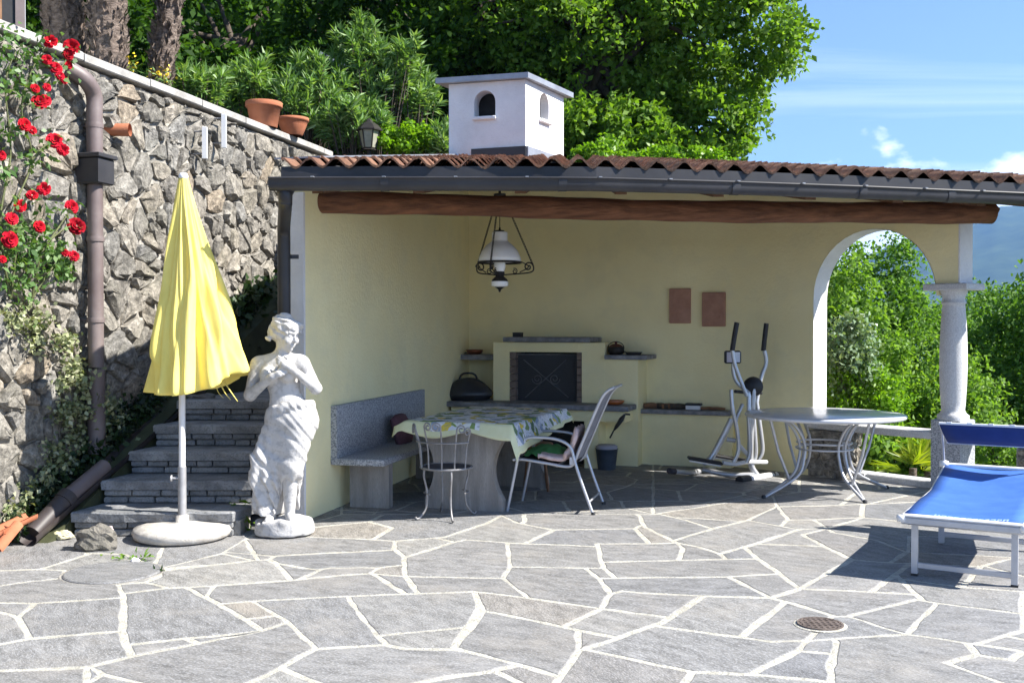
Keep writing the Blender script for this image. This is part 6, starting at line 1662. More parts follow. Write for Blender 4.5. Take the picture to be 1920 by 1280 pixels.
for tpn in tips:
    n = 26; ch = MB()
    top_ = apex + (tpn - apex) * 0.12
    for k in range(n):
        p, q_ = top_.lerp(tpn, k / n), top_.lerp(tpn, (k + 1) / n)
        dd = (q_ - p).normalized(); sd_ = dd.orthogonal().normalized(); sd_ = sd_ if k % 2 else dd.cross(sd_)
        m_ = (p + q_) / 2; ln = (q_ - p).length * 0.68
        ch.tube([m_ + dd * (ln * math.cos(t)) + sd_ * (0.007 * math.sin(t)) for t in np.linspace(0, 2 * PI, 9)], 0.0030, 5, cap=False)
    ch.build('chain', M['iron'], lm)
MB().lathe([(0.012, -0.02), (0.05, 0.0), (0.055, 0.05)], apex - Z3 * 0.10, 16).build('ceiling_rose', M['iron'], lm)
MB().tube([apex - Z3 * 0.10, lc + Z3 * (468 * LU)], 0.004, 6).build('cord', M['iron'], lm)
MB().tube([apex - Z3 * 0.06, Vector((apex.x, apex.y, roof_z(apex.x, apex.y) - 0.065))], 0.012, 8).build('ceiling_rod', M['iron'], lm)

# ------------------------------------------------------------------ grill, fire screen, things on the shelves
gp = bw(878, OB + 0.05); GZ = ZCT
gl = thing('kettle_grill', (gp[0], gp[1], GZ), 'dark domed kettle grill with a loop handle standing on the stone counter', 'grill')
gw = 0.275
MB().lathe([(0.215, 0.0), (0.235, 0.015), (0.262, 0.045), (0.270, 0.058)], v3(gp, GZ), 36, sy=0.72).build('bowl', M['black'], gl)
MB().lathe([(0.274, 0.058), (0.277, 0.072), (0.262, 0.105), (0.225, 0.150), (0.175, 0.193), (0.118, 0.228), (0.060, 0.245), (0.0, 0.250)], v3(gp, GZ), 40, sy=0.72).build('lid', M['grill'], gl)
MB().tube(smooth_pts([v3(gp, GZ) + Vector((x, -0.02, z)) for x, z in ((-0.098, 0.232), (-0.080, 0.275), (-0.035, 0.298), (0.035, 0.298), (0.080, 0.275), (0.098, 0.232))], 4), 0.011, 8).build('handle', M['black'], gl)
fs_ = thing('fire_screen', v3(bw(1023, OB), zB(755)), 'dark mesh fire screen with crossed iron scrolls set in the fireplace opening', 'fire screen')
SO = OB - 0.10
def fp(x, y, o=0.0): p = bw(x, SO + o); return v3(p, CAM_H + (608 - y) / F_PX * p[1])
MB().prism([fp(966, 664), fp(1081, 664), fp(1081, 753), fp(966, 753)], UY * 0.006).build('mesh_panel', M['screen'], fs_)
MB().tube([fp(966, 664, .012), fp(1081, 664, .012), fp(1081, 753, .012), fp(966, 753, .012), fp(966, 664, .012)], 0.009, 6).build('frame', M['screen_iron'], fs_)
MB().tube([fp(985, 745, .014), fp(1062, 674, .014)], 0.006, 6).build('cross_bar', M['screen_iron'], fs_); MB().tube([fp(982, 674, .014), fp(1066, 745, .014)], 0.006, 6).build('cross_bar', M['screen_iron'], fs_)
for x, sg_ in ((1008, 1), (1040, -1)):
    c = fp(x, 710, 0.016); MB().tube([c + p for p in spiral(Vector(), UX, Z3, 0.062, 1.5, 26, PI if sg_ > 0 else 0, sg_)], 0.005, 6).build('scroll', M['screen_iron'], fs_)

def small(name, px_, off, z, label, cat, group=None): p = bw(px_, off); return thing(name, v3(p, z), label, cat, group), v3(p, z)
zl = zB(665, 11.7)
t, p = small('copper_bowl', 890, 0.10, zl, 'copper bowl on the stone shelf above the kettle grill', 'bowl')
MB().lathe([(0.05, 0.0), (0.08, 0.012), (0.10, 0.05), (0.096, 0.052), (0.07, 0.02), (0, 0.015)], p, 20).build('bowl', mat('tarnished copper', (0.20, 0.07, 0.04), (0.32, 0.12, 0.06), rough=0.4, metal=0.7), t)
t, p = small('folded_cloth', 862, 0.10, zl, 'folded grey cloth lying on the stone shelf beside the copper bowl', 'cloth')
MB().box(p + Z3 * 0.014, (0.13, 0.14, 0.028), (UX, UY, Z3), 0.012).build('cloth', M['slate'], t)
t, p = small('small_box', 971, OB - 0.1, zB(632), 'small black box standing on the mantel shelf above the fireplace', 'box')
MB().box(p + Z3 * 0.022, (0.098, 0.07, 0.044), (UX, UY, Z3), 0.004).build('box', M['black'], t); MB().box(p + Z3 * 0.046, (0.103, 0.075, 0.008), (UX, UY, Z3), 0.002).build('lid', M['black'], t)
zr = zB(664)
t, p = small('iron_pot', 1155, OB - 0.1, zr, 'black iron pot with reddish lid on the stone shelf beside the fireplace', 'pot')
MB().lathe([(0.06, 0.0), (0.085, 0.02), (0.09, 0.06), (0.08, 0.085)], p, 18).build('pot', M['iron'], t); MB().lathe([(0.084, 0.086), (0.05, 0.11), (0.012, 0.118), (0.018, 0.135), (0, 0.14)], p, 18).build('lid', mat('reddish iron', (0.09, 0.03, 0.025), (0.14, 0.05, 0.04), rough=0.5), t)
MB().tube([p + UX * (0.09 * math.cos(a)) + Z3 * (0.07 + 0.07 * math.sin(a)) for a in np.linspace(0, PI, 11)], 0.005, 6).build('handle', M['iron'], t)
t, p = small('iron_pan', 1188, OB - 0.08, zr, 'flat black iron pan on the stone shelf next to the iron pot', 'pan')
MB().lathe([(0.07, 0.0), (0.095, 0.03), (0.09, 0.032), (0.066, 0.008), (0, 0.006)], p, 20).build('pan', M['iron'], t); MB().tube([p + UX * 0.08 * -1 + Z3 * 0.028, p - UX * 0.18 + Z3 * 0.055], 0.008, 6).build('handle', M['iron'], t)
t, p = small('orange_dish', 1152, OB + 0.16, ZCT, 'shallow glossy orange dish on the end of the stone counter behind the armchair', 'dish')
MB().lathe([(0.05, 0.0), (0.09, 0.012), (0.11, 0.045), (0.106, 0.047), (0.08, 0.02), (0, 0.012)], p, 24, sx=1.0).build('dish', mat('orange glaze', (0.35, 0.09, 0.02), (0.48, 0.14, 0.04), rough=0.12, spec=0.7), t)
rngb = np.random.default_rng(12)
for k, x in enumerate((1222, 1240, 1256, 1272, 1330, 1345)):
    lab = ('split firewood stick, first from the counter end of the wall bench', 'dark firewood stick lying second along the wall bench slab', 'reddish firewood chunk in the middle of the wall bench slab', 'grey bark covered log just before the black and white box on the wall bench', 'thin brown stick just past the black and white box on the wall bench', 'last thin brown stick on the wall bench, by the cross trainer')[k]
    p = v3(P0 + DU * tof(bw(x, 0.14)) - DUn * 0.14, ZBN)
    t = thing('firewood_stick', p, lab, 'firewood', 'firewood on the wall bench')
    r = 0.030 if k < 4 else 0.016
    ln = 0.17
    a = p + Z3 * (r * 0.9); dd = (UX + UY * rngb.uniform(-0.4, 0.4)).normalized()
    MB().tube([a - dd * ln * 0.5, a + Z3 * 0.004, a + dd * ln * 0.5], [r, r * 1.1, r * 0.9], 7, smooth=False).build('stick', M['bark' if k in (1, 3) else 'wood'], t)
t, p = small('black_white_box', 1301, 0.14, ZBN, 'small white box with a black lid on the wall bench', 'box')
MB().box(p + Z3 * 0.022, (0.155, 0.09, 0.044), (UX, UY, Z3), 0.003).build('box', M['white_metal'], t); MB().box(p + Z3 * 0.056, (0.165, 0.10, 0.022), (UX, UY, Z3), 0.003).build('lid', M['black'], t)
t, p = small('bucket', 1135, OB + 0.35, 0.0, 'blue grey plastic bucket on the floor beside the fireplace counter', 'bucket')
p = v3(bw(1138, 0.72)); MB().lathe([(0.09, 0.0), (0.115, 0.21), (0.122, 0.215), (0.112, 0.21), (0.086, 0.01), (0, 0.01)], p, 22).build('bucket_body', M['blue_grey'], t)
MB().lathe([(0.10, 0.15), (0.113, 0.24), (0.09, 0.255), (0, 0.26)], p, 20).build('rag', mat('grey rag', (0.35, 0.34, 0.38), (0.45, 0.44, 0.48), rough=0.9), t)
t, p = small('bellows', 1165, OB + 0.33, 0.5, 'black fire bellows hanging slantwise below the end of the stone counter', 'bellows')
a, b = W(1172, 776, 10.55), W(1150, 808, 10.55)
MB().tube([a, a.lerp(b, 0.3), a.lerp(b, 0.75), b], [0.02, 0.05, 0.035, 0.012], 10, flat=0.5).build('bellows_body', M['black'], t); MB().tube([a, a + Vector((0.05, 0, -0.004))], 0.011, 6).build('handle', M['black'], t); MB().tube([b, b + Vector((-0.035, 0, -0.07))], 0.009, 6).build('nozzle', M['iron'], t)
for x0, x1, y0, y1, lab in ((1255, 1295, 541, 606, 'clay relief plaque on the back wall, the darker of the pair, hung higher'), (1317, 1362, 548, 612, 'clay relief plaque on the back wall, the paler one next to the cross trainer')):
    a, b = tof(bw(x0, 0.02)), tof(bw(x1, 0.02)); c = P0 + DU * (a + b) / 2 - DUn * (0.018 if x0 < 1300 else 0.062); d = c[1]; tw = 0.0 if x0 < 1300 else rad(-11); UXp = Matrix.Rotation(tw, 3, 'Z') @ UX; UYp = Matrix.Rotation(tw, 3, 'Z') @ UY
    z0, z1 = CAM_H + (608 - y1) / F_PX * d, CAM_H + (608 - y0) / F_PX * d
    t = thing('clay_plaque', v3(c, (z0 + z1) / 2), lab, 'plaque', 'clay plaques on the back wall')
    MB().box(v3(c, (z0 + z1) / 2), (b - a, 0.03, z1 - z0), (UXp, UYp, Z3), 0.006).build('slab', M['plaque'], t)
    mbp = MB(); mbp.grid(lambda i, j: v3(c, 0) + UXp * ((b - a) * 0.8 * (i / 15 - 0.5)) + Z3 * (z0 + (z1 - z0) * (0.1 + 0.8 * j / 21)) + UYp * (0.016 + 0.014 * max(0, mnoise.noise(Vector((i * 0.42, j * 0.36, x0)))) * min(1, i, 15 - i, j, 21 - j)), 16, 22)
    mbp.build('relief', M['plaque'], t)

# ------------------------------------------------------------------ bits at the foot of the stairs
def lump(name, c, r, m_, label, cat, seed, sq=(1, 1, 1)):
    def fn(i, j):
        th, ph = 2 * PI * i / 22, PI * j / 13
        n = Vector((math.sin(ph) * math.cos(th), math.sin(ph) * math.sin(th), math.cos(ph)))
        k = 1 + 0.45 * mnoise.noise(n * 1.6 + Vector((seed, 0, 0))) + 0.22 * mnoise.noise(n * 4.2 + Vector((0, seed, 0)))
        return Vector(c) + Vector((n.x * r * sq[0], n.y * r * sq[1], n.z * r * sq[2])) * k
    return tag(MB().grid(fn, 22, 14, False, wrap=True).build(name, m_), label, cat)
lump('driftwood_rock', G(178, 1013, 0.06) + Z3 * 0.0, 0.125, M['rock'], 'gnarled brown rock at the foot of the lowest stone step', 'rock', 3.1, (1.2, 0.6, 0.75))
lump('pale_stone', G(116, 1003, 0.03), 0.05, mat('yellowish stone', (0.42, 0.38, 0.20), (0.58, 0.55, 0.40), rough=0.9), 'small yellowish stone beside the gnarled rock by the steps', 'stone', 5.2, (1.4, 0.8, 0.7))
lump('pink_stone', G(206, 1008, 0.05), 0.055, mat('pinkish stone', (0.42, 0.33, 0.32), (0.6, 0.5, 0.48), rough=0.9), 'small upright pinkish stone between the gnarled rock and the parasol base', 'stone', 8.4, (0.7, 0.7, 1.25))
lump('white_pebble', G(253, 1050, 0.015), 0.022, M['white_plaster'], 'white pebble among the weeds beside the round drain cover', 'pebble', 1.4, (1.3, 1, 0.7))
lump('step_rock', W(378, 752, 8.9), 0.10, M['rock'], 'grey rock resting on the upper stone steps behind the parasol pole', 'rock', 6.6, (1.5, 0.8, 0.6))
# ------------------------------------------------------------------ plants
def crown(name, parts, m, parent, up=0.5, length=0.12, width=0.07, seed=1, spread=1.0, outw=0.0, fold=0.18):
    """parts: list of (centre, radii, clumps, leaves per clump, clump radius)."""
    rng = np.random.default_rng(seed); Ps, Ds, CC = [], [], []
    for c, r, n, per, cr in parts:
        p, e, cc = crown_points(c, r, n, per, cr, rng); Ps.append(p); Ds.append(e); CC.append(cc)
    P = np.concatenate(Ps); D = np.concatenate(Ds)
    me = leaves_mesh(name, P, length, width, up=up, dirs=D * outw if outw else None, rng=rng, spread=spread, fold=fold)
    return link(name, me, m, parent), np.concatenate(CC)
def limbs(name, base, top, r0, targets, m, parent, seed=1, n_l=9):
    rng = np.random.default_rng(seed); base, top = Vector(base), Vector(top); mb = MB()
    mid = base.lerp(top, 0.5) + Vector((rng.uniform(-.1, .1), rng.uniform(-.1, .1), 0))
    tp_ = smooth_pts([base, mid, top], 5)
    mb.tube(tp_, [r0 * (1.25 - 0.75 * i / (len(tp_) - 1)) for i in range(len(tp_))], 10)
    tg = list(targets[rng.permutation(len(targets))[:n_l]])
    for t in tg:
        t = Vector(t); s0 = base.lerp(top, rng.uniform(0.45, 0.98)); m_ = s0.lerp(t, 0.5) + Vector((0, 0, 0.08 * (t - s0).length))
        pp = smooth_pts([s0, m_, t], 4); mb.tube(pp, [r0 * (0.42 - 0.36 * i / (len(pp) - 1)) for i in range(len(pp))], 6)
    return mb.build(name, m, parent)
def tree(name, base, top, r0, parts, leaf, label, seed, length=0.13, width=0.085, n_l=12, cat='tree', group=None, up=0.5, outw=0.0, stem='trunk', part='crown', spread=1.0):
    t = thing(name, base, label, cat, group)
    c, cc = crown(part, parts, leaf, t, up=up, length=length, width=width, seed=seed, outw=outw, spread=spread)
    limbs(stem, base, top, r0, cc, M['bark'], t, seed, n_l)
    return t
def wz(x, y, d): p = W(x, y, d); return (p.x, p.y, p.z)

# the big oak behind the roof, on the open side
ob = (0.75, 16.6, 2.9)
tree('oak_tree', ob, (1.5, 16.6, 6.6), 0.20,
     [(wz(1300, 60, 16.4), (1.75, 1.4, 1.25), 118, 126, 0.34), (wz(1310, 235, 16.0), (1.05, 0.9, 0.55), 57, 120, 0.28), (wz(1130, 110, 16.6), (1.6, 1.4, 1.5), 118, 120, 0.34),
      (wz(1050, -130, 16.8), (2.6, 2.0, 1.5), 137, 103, 0.40), (wz(1380, -120, 16.6), (1.6, 1.5, 1.2), 75, 103, 0.38), (wz(960, 60, 17.2), (1.2, 1.2, 1.3), 62, 103, 0.34), (wz(1150, 255, 15.6), (1.2, 0.7, 0.45), 50, 114, 0.27)],
     L['oak'], 'large spreading bright green oak behind the white chimney, reaching out over the tiled roof', 11, length=0.112, width=0.072, n_l=34)
# trees crowding the hillside, their shade put into the leaf colour
for i, (x, y, zt, r, lab) in enumerate((
        (-6.9, 15.2, 6.8, 2.3, 'dark leafy tree standing directly behind the two bigger palm trunks'),
        (-4.6, 17.0, 6.6, 2.2, 'dark leafy tree behind the thinner leaning palm and the first oleander'),
        (-2.7, 18.6, 7.4, 2.4, 'tall dark leafy tree behind the terracotta pots and the low oleanders'),
        (-0.9, 17.6, 6.6, 1.9, 'dark tree with a bare visible trunk between the tall oleander and the chimney'),
        (0.9, 19.6, 7.6, 2.5, 'dark tree filling the gap behind the big oak and the chimney'),
        (-4.0, 21.5, 10.2, 3.0, 'tallest dark tree high on the hillside above the oleanders'),
        (-9.2, 17.5, 8.2, 3.0, 'dark hillside tree behind the house corner with the timber posts'))):
    zb = upper_z(x, y)
    tree('hillside_tree', (x, y, zb), (x + 0.15, y, zt - 0.4), 0.17,
         [((x, y, zt), (r, r * 0.85, r * 0.95), 70, 95, 0.42), ((x + r * 0.35, y - r * 0.45, zt - r * 0.85), (r * 0.75, r * 0.6, r * 0.55), 32, 95, 0.36)],
         L['dark'], lab, 30 + i, length=0.15, width=0.09, n_l=16, group='dark trees on the hillside')
# far wooded slope behind everything, one mass
rng = np.random.default_rng(77)
n = 30000
yy = rng.uniform(20, 46, n); xx = np.array([up_xmax(v) for v in yy]) - rng.random(n) ** 1.3 * 34 + 1.0
zz = np.array([upper_z(a, b) for a, b in zip(xx, yy)]) + rng.random(n) * 2.2
wd = link('hillside_wood', leaves_mesh('hillside_wood', np.stack([xx, yy, zz], -1), 0.34, 0.24, up=0.6, rng=rng), L['dark'])
tag(wd, 'dense dark wood covering the hillside behind the garden', 'wood', kind='stuff')

# oleanders on the garden edge
for i, (x, y, d, r, n, lab) in enumerate((
        (368, 160, 12.9, (0.42, 0.35, 0.26), 30, 'low oleander bush beside the thin palm trunk, first of the row'),
        (470, 158, 13.6, (0.55, 0.45, 0.40), 46, 'rounded oleander bush rising behind the taller terracotta pot'),
        (575, 172, 13.4, (0.55, 0.45, 0.46), 46, 'dense oleander bush behind the low terracotta bowl pot'),
        (700, 128, 13.9, (0.62, 0.5, 0.62), 60, 'tallest oleander with a bare topped shoot, below the grey shed roof'),
        (660, 222, 13.1, (0.60, 0.4, 0.30), 44, 'leaning oleander bush surrounding the garden lantern'),
        (770, 165, 14.1, (0.45, 0.4, 0.45), 40, 'open oleander bush between the tallest oleander and the chimney'),
        (830, 262, 13.0, (0.28, 0.25, 0.28), 16, 'small oleander shoots rising beside the foot of the chimney'))):
    c = wz(x, y, d); zb = min(c[2] - r[2], upper_z(c[0], c[1]))
    t = thing('oleander', (c[0], c[1], upper_z(c[0], c[1])), lab, 'oleander', 'oleanders along the garden edge')
    rng = np.random.default_rng(60 + i)
    parts = [(c, r, n, 1, 0.02)]
    if i == 3: parts.append((wz(690, 62, 13.9), (0.22, 0.2, 0.30), 16, 1, 0.02))
    P, D = [], []; stems = MB()
    for cc_, rr_, nn, _, _ in parts:
        p, e, tips_ = crown_points(cc_, rr_, nn * 2, 1, 0.02, rng, shell=0.3)
        for q in tips_:
            ax = np.array(q) - np.array([c[0], c[1], c[2] - r[2] * 1.5]); ax /= np.linalg.norm(ax)
            k = 30
            s = rng.random(k) ** 0.7
            P.append(q - ax * 0.22 * (1 - s)[:, None]); dd = rng.normal(size=(k, 3)) * 0.5; dd -= (dd @ ax)[:, None] * ax
            D.append(dd * 1.6 + ax * (0.5 + 0.5 * s)[:, None] * 1.0)
            if rng.random() < 0.5:
                a, b = Vector(q), Vector((c[0] + (q[0] - c[0]) * 0.35, c[1] + (q[1] - c[1]) * 0.35, upper_z(c[0], c[1]) - 0.05)); stems.tube([b, b.lerp(a, 0.6) + Vector((0, 0, 0.05)), a], [0.012, 0.009, 0.004], 5)
    P = np.concatenate(P); D = np.concatenate(D)
    link('foliage', leaves_mesh('oleander_foliage', P, 0.155, 0.030, up=0.5, dirs=D * 1.3, spread=0.7, rng=rng, fold=0.12), L['oleander'], t)
    stems.build('stems', M['bark'], t)
# lime green bushes just above the roof line
for i, (x, y, d, r, n, lab) in enumerate((
        (752, 266, 13.0, (0.40, 0.3, 0.17), 30, 'bright lime green bush above the roof tiles between the lantern and the chimney'),
        (1125, 285, 13.6, (0.32, 0.3, 0.16), 20, 'bright lime green bush above the roof tiles just beyond the chimney'),
        (1270, 302, 13.8, (0.85, 0.4, 0.15), 36, 'long low lime green bush along the roof ridge under the oak'))):
    c = wz(x, y, d)
    tree('lime_bush', (c[0], c[1], upper_z(c[0], c[1])), (c[0], c[1], c[2]), 0.02, [(c, r, n, 75, 0.12)], L['lime'], lab, 80 + i, length=0.065, width=0.048, n_l=6, cat='bush', group='lime green bushes above the roof', stem='stems', part='foliage')

# palms
M['frond'] = L['palmetto']
for i, (xt, xb, yb, w, d, lab) in enumerate(((130, 140, 90, 66, 11.2, 'thick shaggy palm trunk in deep shade next to the house corner'), (203, 206, 118, 58, 10.9, 'thick shaggy palm trunk rising straight above the coping, sunlit on its edge'), (303, 280, 152, 38, 11.6, 'thinner shaggy palm trunk leaning slightly, beside yellow flowers'))):
    b = W(xb, yb + 12, d); tp0 = W(xt, 0, d); dirv = (tp0 - b); 
    b.z = min(b.z, upper_z(b.x, b.y)); t = thing('palm_tree', b, lab, 'palm', 'palm trees above the stone wall')
    r = w / F_PX * d / 2; top = b + dirv * (1.0 / dirv.z) * 3.6
    rng = np.random.default_rng(90 + i)
    tm_ = MB(); nseg = 60
    def tf(a, j):
        q = j / (nseg - 1); p = b.lerp(top, q); an = 2 * PI * a / 26
        ri = r * (0.72 + 0.28 * min(1, q * 4)) * (1 + 0.10 * ((j * 0.5 + a * 0.27) % 1.0) + 0.07 * mnoise.noise(Vector((a * 0.8, j * 0.7, i * 5))))
        return p + Vector((math.cos(an) * ri, math.sin(an) * ri, 0))
    tm_.grid(tf, 26, nseg, False, wrap=True); tr_ = tm_.build('trunk', M['palm_bark'], t)
    # hanging fibre and cut leaf bases, one shaggy coat
    k = 900; q = rng.random(k); an = rng.uniform(0, 2 * PI, k)
    ax_ = np.array(top - b); P = np.array(b) + q[:, None] * ax_; rr_ = r * (0.75 + 0.25 * np.minimum(1, q * 4)) * 1.02
    P[:, 0] += np.cos(an) * rr_; P[:, 1] += np.sin(an) * rr_
    D = np.stack([np.cos(an) * 0.35, np.sin(an) * 0.35, np.full(k, 0.9)], -1)
    co = link('fibre_coat', leaves_mesh('fibre_coat', P, 0.13, 0.05, up=0.0, dirs=D * 2.2, spread=0.5, rng=rng), M['palm_bark'], tr_)
    # fan leaves up out of the picture
    P, D = [], []
    for f in range(26):
        a, el = rng.uniform(0, 2 * PI), rng.uniform(-0.35, 1.3); dv = np.array([math.cos(a) * math.cos(el), math.sin(a) * math.cos(el), math.sin(el)])
        hub = np.array(top) + dv * 0.75
        for s in np.linspace(-1.15, 1.15, 17):
            sd = np.cross(dv, [0, 0, 1]); sd /= np.linalg.norm(sd)
            P.append(hub); D.append(dv * math.cos(s) + sd * math.sin(s) + np.array([0, 0, -0.12]))
    link('crown', leaves_mesh('palm_crown', np.array(P), 0.62, 0.05, up=0.3, dirs=np.array(D) * 6, spread=0.25, rng=rng), L['dark'], t)
# yellow flowers between the palms
for i, (x, y, lab) in enumerate(((236, 120, 'small clump of yellow flowers at the foot of the thick sunlit palm'), (303, 142, 'small clump of yellow flowers at the foot of the thinner palm'))):
    c = wz(x, y, 11.5); t = thing('yellow_flower_clump', c, lab, 'flowers', 'yellow flowers on the garden edge')
    rng = np.random.default_rng(120 + i); P = np.array(c) + rng.normal(size=(90, 3)) * [0.07, 0.07, 0.05]
    link('blossoms', leaves_mesh('blossoms', P, 0.035, 0.03, up=0.8, rng=rng), M['yellow_flower'], t)
    P = np.array(c) + rng.normal(size=(90, 3)) * [0.09, 0.09, 0.08] - [0, 0, 0.10]; link('foliage', leaves_mesh('flower_foliage', P, 0.10, 0.02, up=0.3, rng=rng), L['oleander'], t)

# bushes on the slope beyond the arch and the column
def gz(c): return ground_z(c[0], c[1])
for i, (x, y, d, r, n, per, cr, leaf, ll, lw, lab) in enumerate((
        (1620, 585, 15.0, (0.85, 0.9, 1.02), 95, 85, 0.30, 'bush2', 0.10, 0.06, 'tall leafy green bush filling the arch, with the highest rounded top'),
        (1580, 640, 14.0, (0.7, 0.6, 1.0), 50, 85, 0.28, 'bush', 0.10, 0.065, 'sunlit leafy bush close against the arch pier'),
        (1735, 680, 16.5, (0.95, 1.0, 1.0), 80, 80, 0.32, 'bush2', 0.11, 0.06, 'green bush between the arch and the granite column with a pointed dark top'),
        (1868, 680, 14.2, (0.75, 0.8, 0.85), 75, 85, 0.28, 'bush2', 0.10, 0.055, 'broad green bush just beyond the granite column'),
        (1700, 700, 13.4, (0.7, 0.6, 0.55), 55, 85, 0.24, 'bush', 0.09, 0.05, 'fine leaved green bush low behind the granite column'),
        (2010, 640, 13.6, (0.9, 0.9, 1.1), 70, 80, 0.3, 'bush2', 0.10, 0.06, 'green bush at the picture edge above the blue sunshade'),
        (1870, 625, 18.0, (1.2, 1.0, 0.95), 70, 80, 0.34, 'bush2', 0.11, 0.06, 'paler tree top rising against the blue mountain beyond the column'),
        (1625, 735, 12.3, (0.50, 0.45, 0.34), 40, 85, 0.18, 'lime', 0.075, 0.05, 'bright yellow green bush behind the round table under the arch'),
        (1596, 650, 12.2, (0.24, 0.25, 0.40), 22, 60, 0.16, 'pale', 0.09, 0.06, 'shrub with pale shiny leaves against the white arch pier'),
        (1660, 850, 11.3, (0.42, 0.3, 0.34), 34, 70, 0.16, 'bush', 0.10, 0.07, 'broad leaved green plant below the granite rail by the stone pillar'),
        (1860, 845, 11.0, (0.40, 0.35, 0.35), 32, 70, 0.16, 'bush', 0.07, 0.045, 'low green bush below the rail beyond the column pedestal'),
        (1790, 760, 12.6, (0.5, 0.45, 0.5), 40, 80, 0.20, 'bush', 0.085, 0.05, 'mid green bush directly behind the foot of the granite column'))):
    c = wz(x, y, d)
    tree('slope_bush', (c[0], c[1], gz(c) - 0.05), (c[0] + 0.05, c[1], c[2] - r[2] * 0.2), 0.045 if r[0] > 0.6 else 0.02, [(c, r, int(n * 1.2), int(per * 1.25), cr), ((c[0], c[1], c[2] - r[2] * 0.9), (r[0] * 0.9, r[1] * 0.9, r[2] * 0.8), int(n * 0.5), int(per * 0.7), cr)],
         L[leaf], lab, 140 + i, length=ll * 0.8, width=lw * 0.8, n_l=12, cat='bush', group='bushes on the slope beyond the terrace', stem='stems', part='foliage')
for i, (x, y, d, lab) in enumerate(((1712, 868, 10.6, 'yellow green fan palm tuft glowing in the sun under the granite rail'), (1740, 845, 11.1, 'second yellow green fan palm tuft, close to the column pedestal'))):
    c = wz(x, y, d); t = thing('fan_palm', (c[0], c[1], c[2] - 0.12), lab, 'palm', 'small fan palms below the rail')
    rng = np.random.default_rng(170 + i); P, D = [], []
    for f in range(11):
        a, el = rng.uniform(0, 2 * PI), rng.uniform(0.1, 1.3); dv = np.array([math.cos(a) * math.cos(el), math.sin(a) * math.cos(el), math.sin(el)]); hub = np.array(c) + dv * 0.12 - [0, 0, 0.1]
        sd = np.cross(dv, [0, 0, 1]); sd /= np.linalg.norm(sd)
        for s in np.linspace(-1.2, 1.2, 15): P.append(hub); D.append(dv * math.cos(s) + sd * math.sin(s))
    link('fronds', leaves_mesh('fronds', np.array(P), 0.30, 0.024, up=0.3, dirs=np.array(D) * 6, spread=0.25, rng=rng), L['palmetto'], t)
    MB().tube([(c[0], c[1], gz(c)), (c[0], c[1], c[2] - 0.05)], 0.04, 8).build('trunk', M['palm_bark'], t)
gcv = np.random.default_rng(5); n = 9000
s_ = gcv.uniform(-3, 9, n); o_ = gcv.random(n) ** 1.5 * 9 + 0.25
P = np.stack([Q0[0] + DW[0] * s_ + DWn[0] * (0.34 + o_), Q0[1] + DW[1] * s_ + DWn[1] * (0.34 + o_)], -1)
Z = np.array([ground_z(a, b) for a, b in P]) + gcv.random(n) * 0.25
tag(link('ground_cover_leaves', leaves_mesh('ground_cover', np.column_stack([P, Z]), 0.16, 0.07, up=0.6, rng=gcv), L['bush']), 'green ground cover on the slope just below the terrace kerb', 'ground cover', kind='stuff')

# climbing rose
rs_ = thing('climbing_rose', on_wall(60, 520, 0.1), 'climbing rose with deep red blooms on the stone wall beside the brown downpipe', 'rose')
fl_px = [(94,78,13),(134,88,15),(128,104,11),(104,128,14),(120,150,9),(88,112,9),(112,142,9),(66,166,9),(88,164,9),(74,192,13),(86,188,11),(46,234,13),(60,244,9),(102,264,16),(118,281,12),(82,354,12),(60,366,10),(38,386,13),(22,410,11),(134,388,12),(143,424,15),(74,425,12),(18,449,15),(138,480,10),(122,474,8),(2,292,9),(4,486,9),(128,122,8)]
rng = np.random.default_rng(200)
def rose_mesh(seed):
    r = np.random.default_rng(seed); mb = MB()
    for ring_, (n_, rr0, rr1, h0, h1) in enumerate(((3, 0.05, 0.30, 0.25, 0.75), (5, 0.12, 0.58, 0.10, 0.68), (6, 0.20, 0.88, 0.0, 0.45), (7, 0.2, 1.05, -0.1, 0.18))):
        for k in range(n_):
            a = 2 * PI * (k + 0.5 * ring_) / n_ + r.uniform(-.2, .2); wd_ = 2 * PI / n_ * 0.75
            def fn(i, j):
                u = (i / 3 - 0.5) * wd_ * (0.5 + 0.9 * math.sin(PI * min(1, 0.25 + j / 3 * 0.55))); t = j / 3
                rr = rr0 + (rr1 - rr0) * t ** 0.8; z = h0 + (h1 - h0) * t - 0.16 * t ** 3 + 0.05 * math.cos(i * 2.1)
                return Vector((rr * math.cos(a + u), rr * math.sin(a + u), z))
            mb.grid(fn, 4, 4, True)
    me = mb.mesh('rose_bloom'); me.materials.append(M['red']); return me
roses = [rose_mesh(k) for k in range(4)]
hub_pts = []
for k, (x, y, r) in enumerate(fl_px):
    p = on_wall(x, y, rng.uniform(0.14, 0.22)); sc_ = r * 1.0 * rng.uniform(0.85, 1.1) / F_PX * p.y
    o = bpy.data.objects.new('rose_bloom', roses[k % 4]); COL.objects.link(o); o.parent = rs_; o.matrix_parent_inverse = Matrix.Translation(-ROOT_LOC[rs_.name])
    nd = (Vector((DLn[0], DLn[1], 0)) * rng.uniform(0.4, 0.9) + Vector((rng.uniform(-.4, .4), -0.6, rng.uniform(-0.2, 0.5)))).normalized()
    o.matrix_basis = Matrix.LocRotScale(p, nd.to_track_quat('Z', 'Y'), Vector((sc_, sc_, sc_))); hub_pts.append(p)
canes = MB()
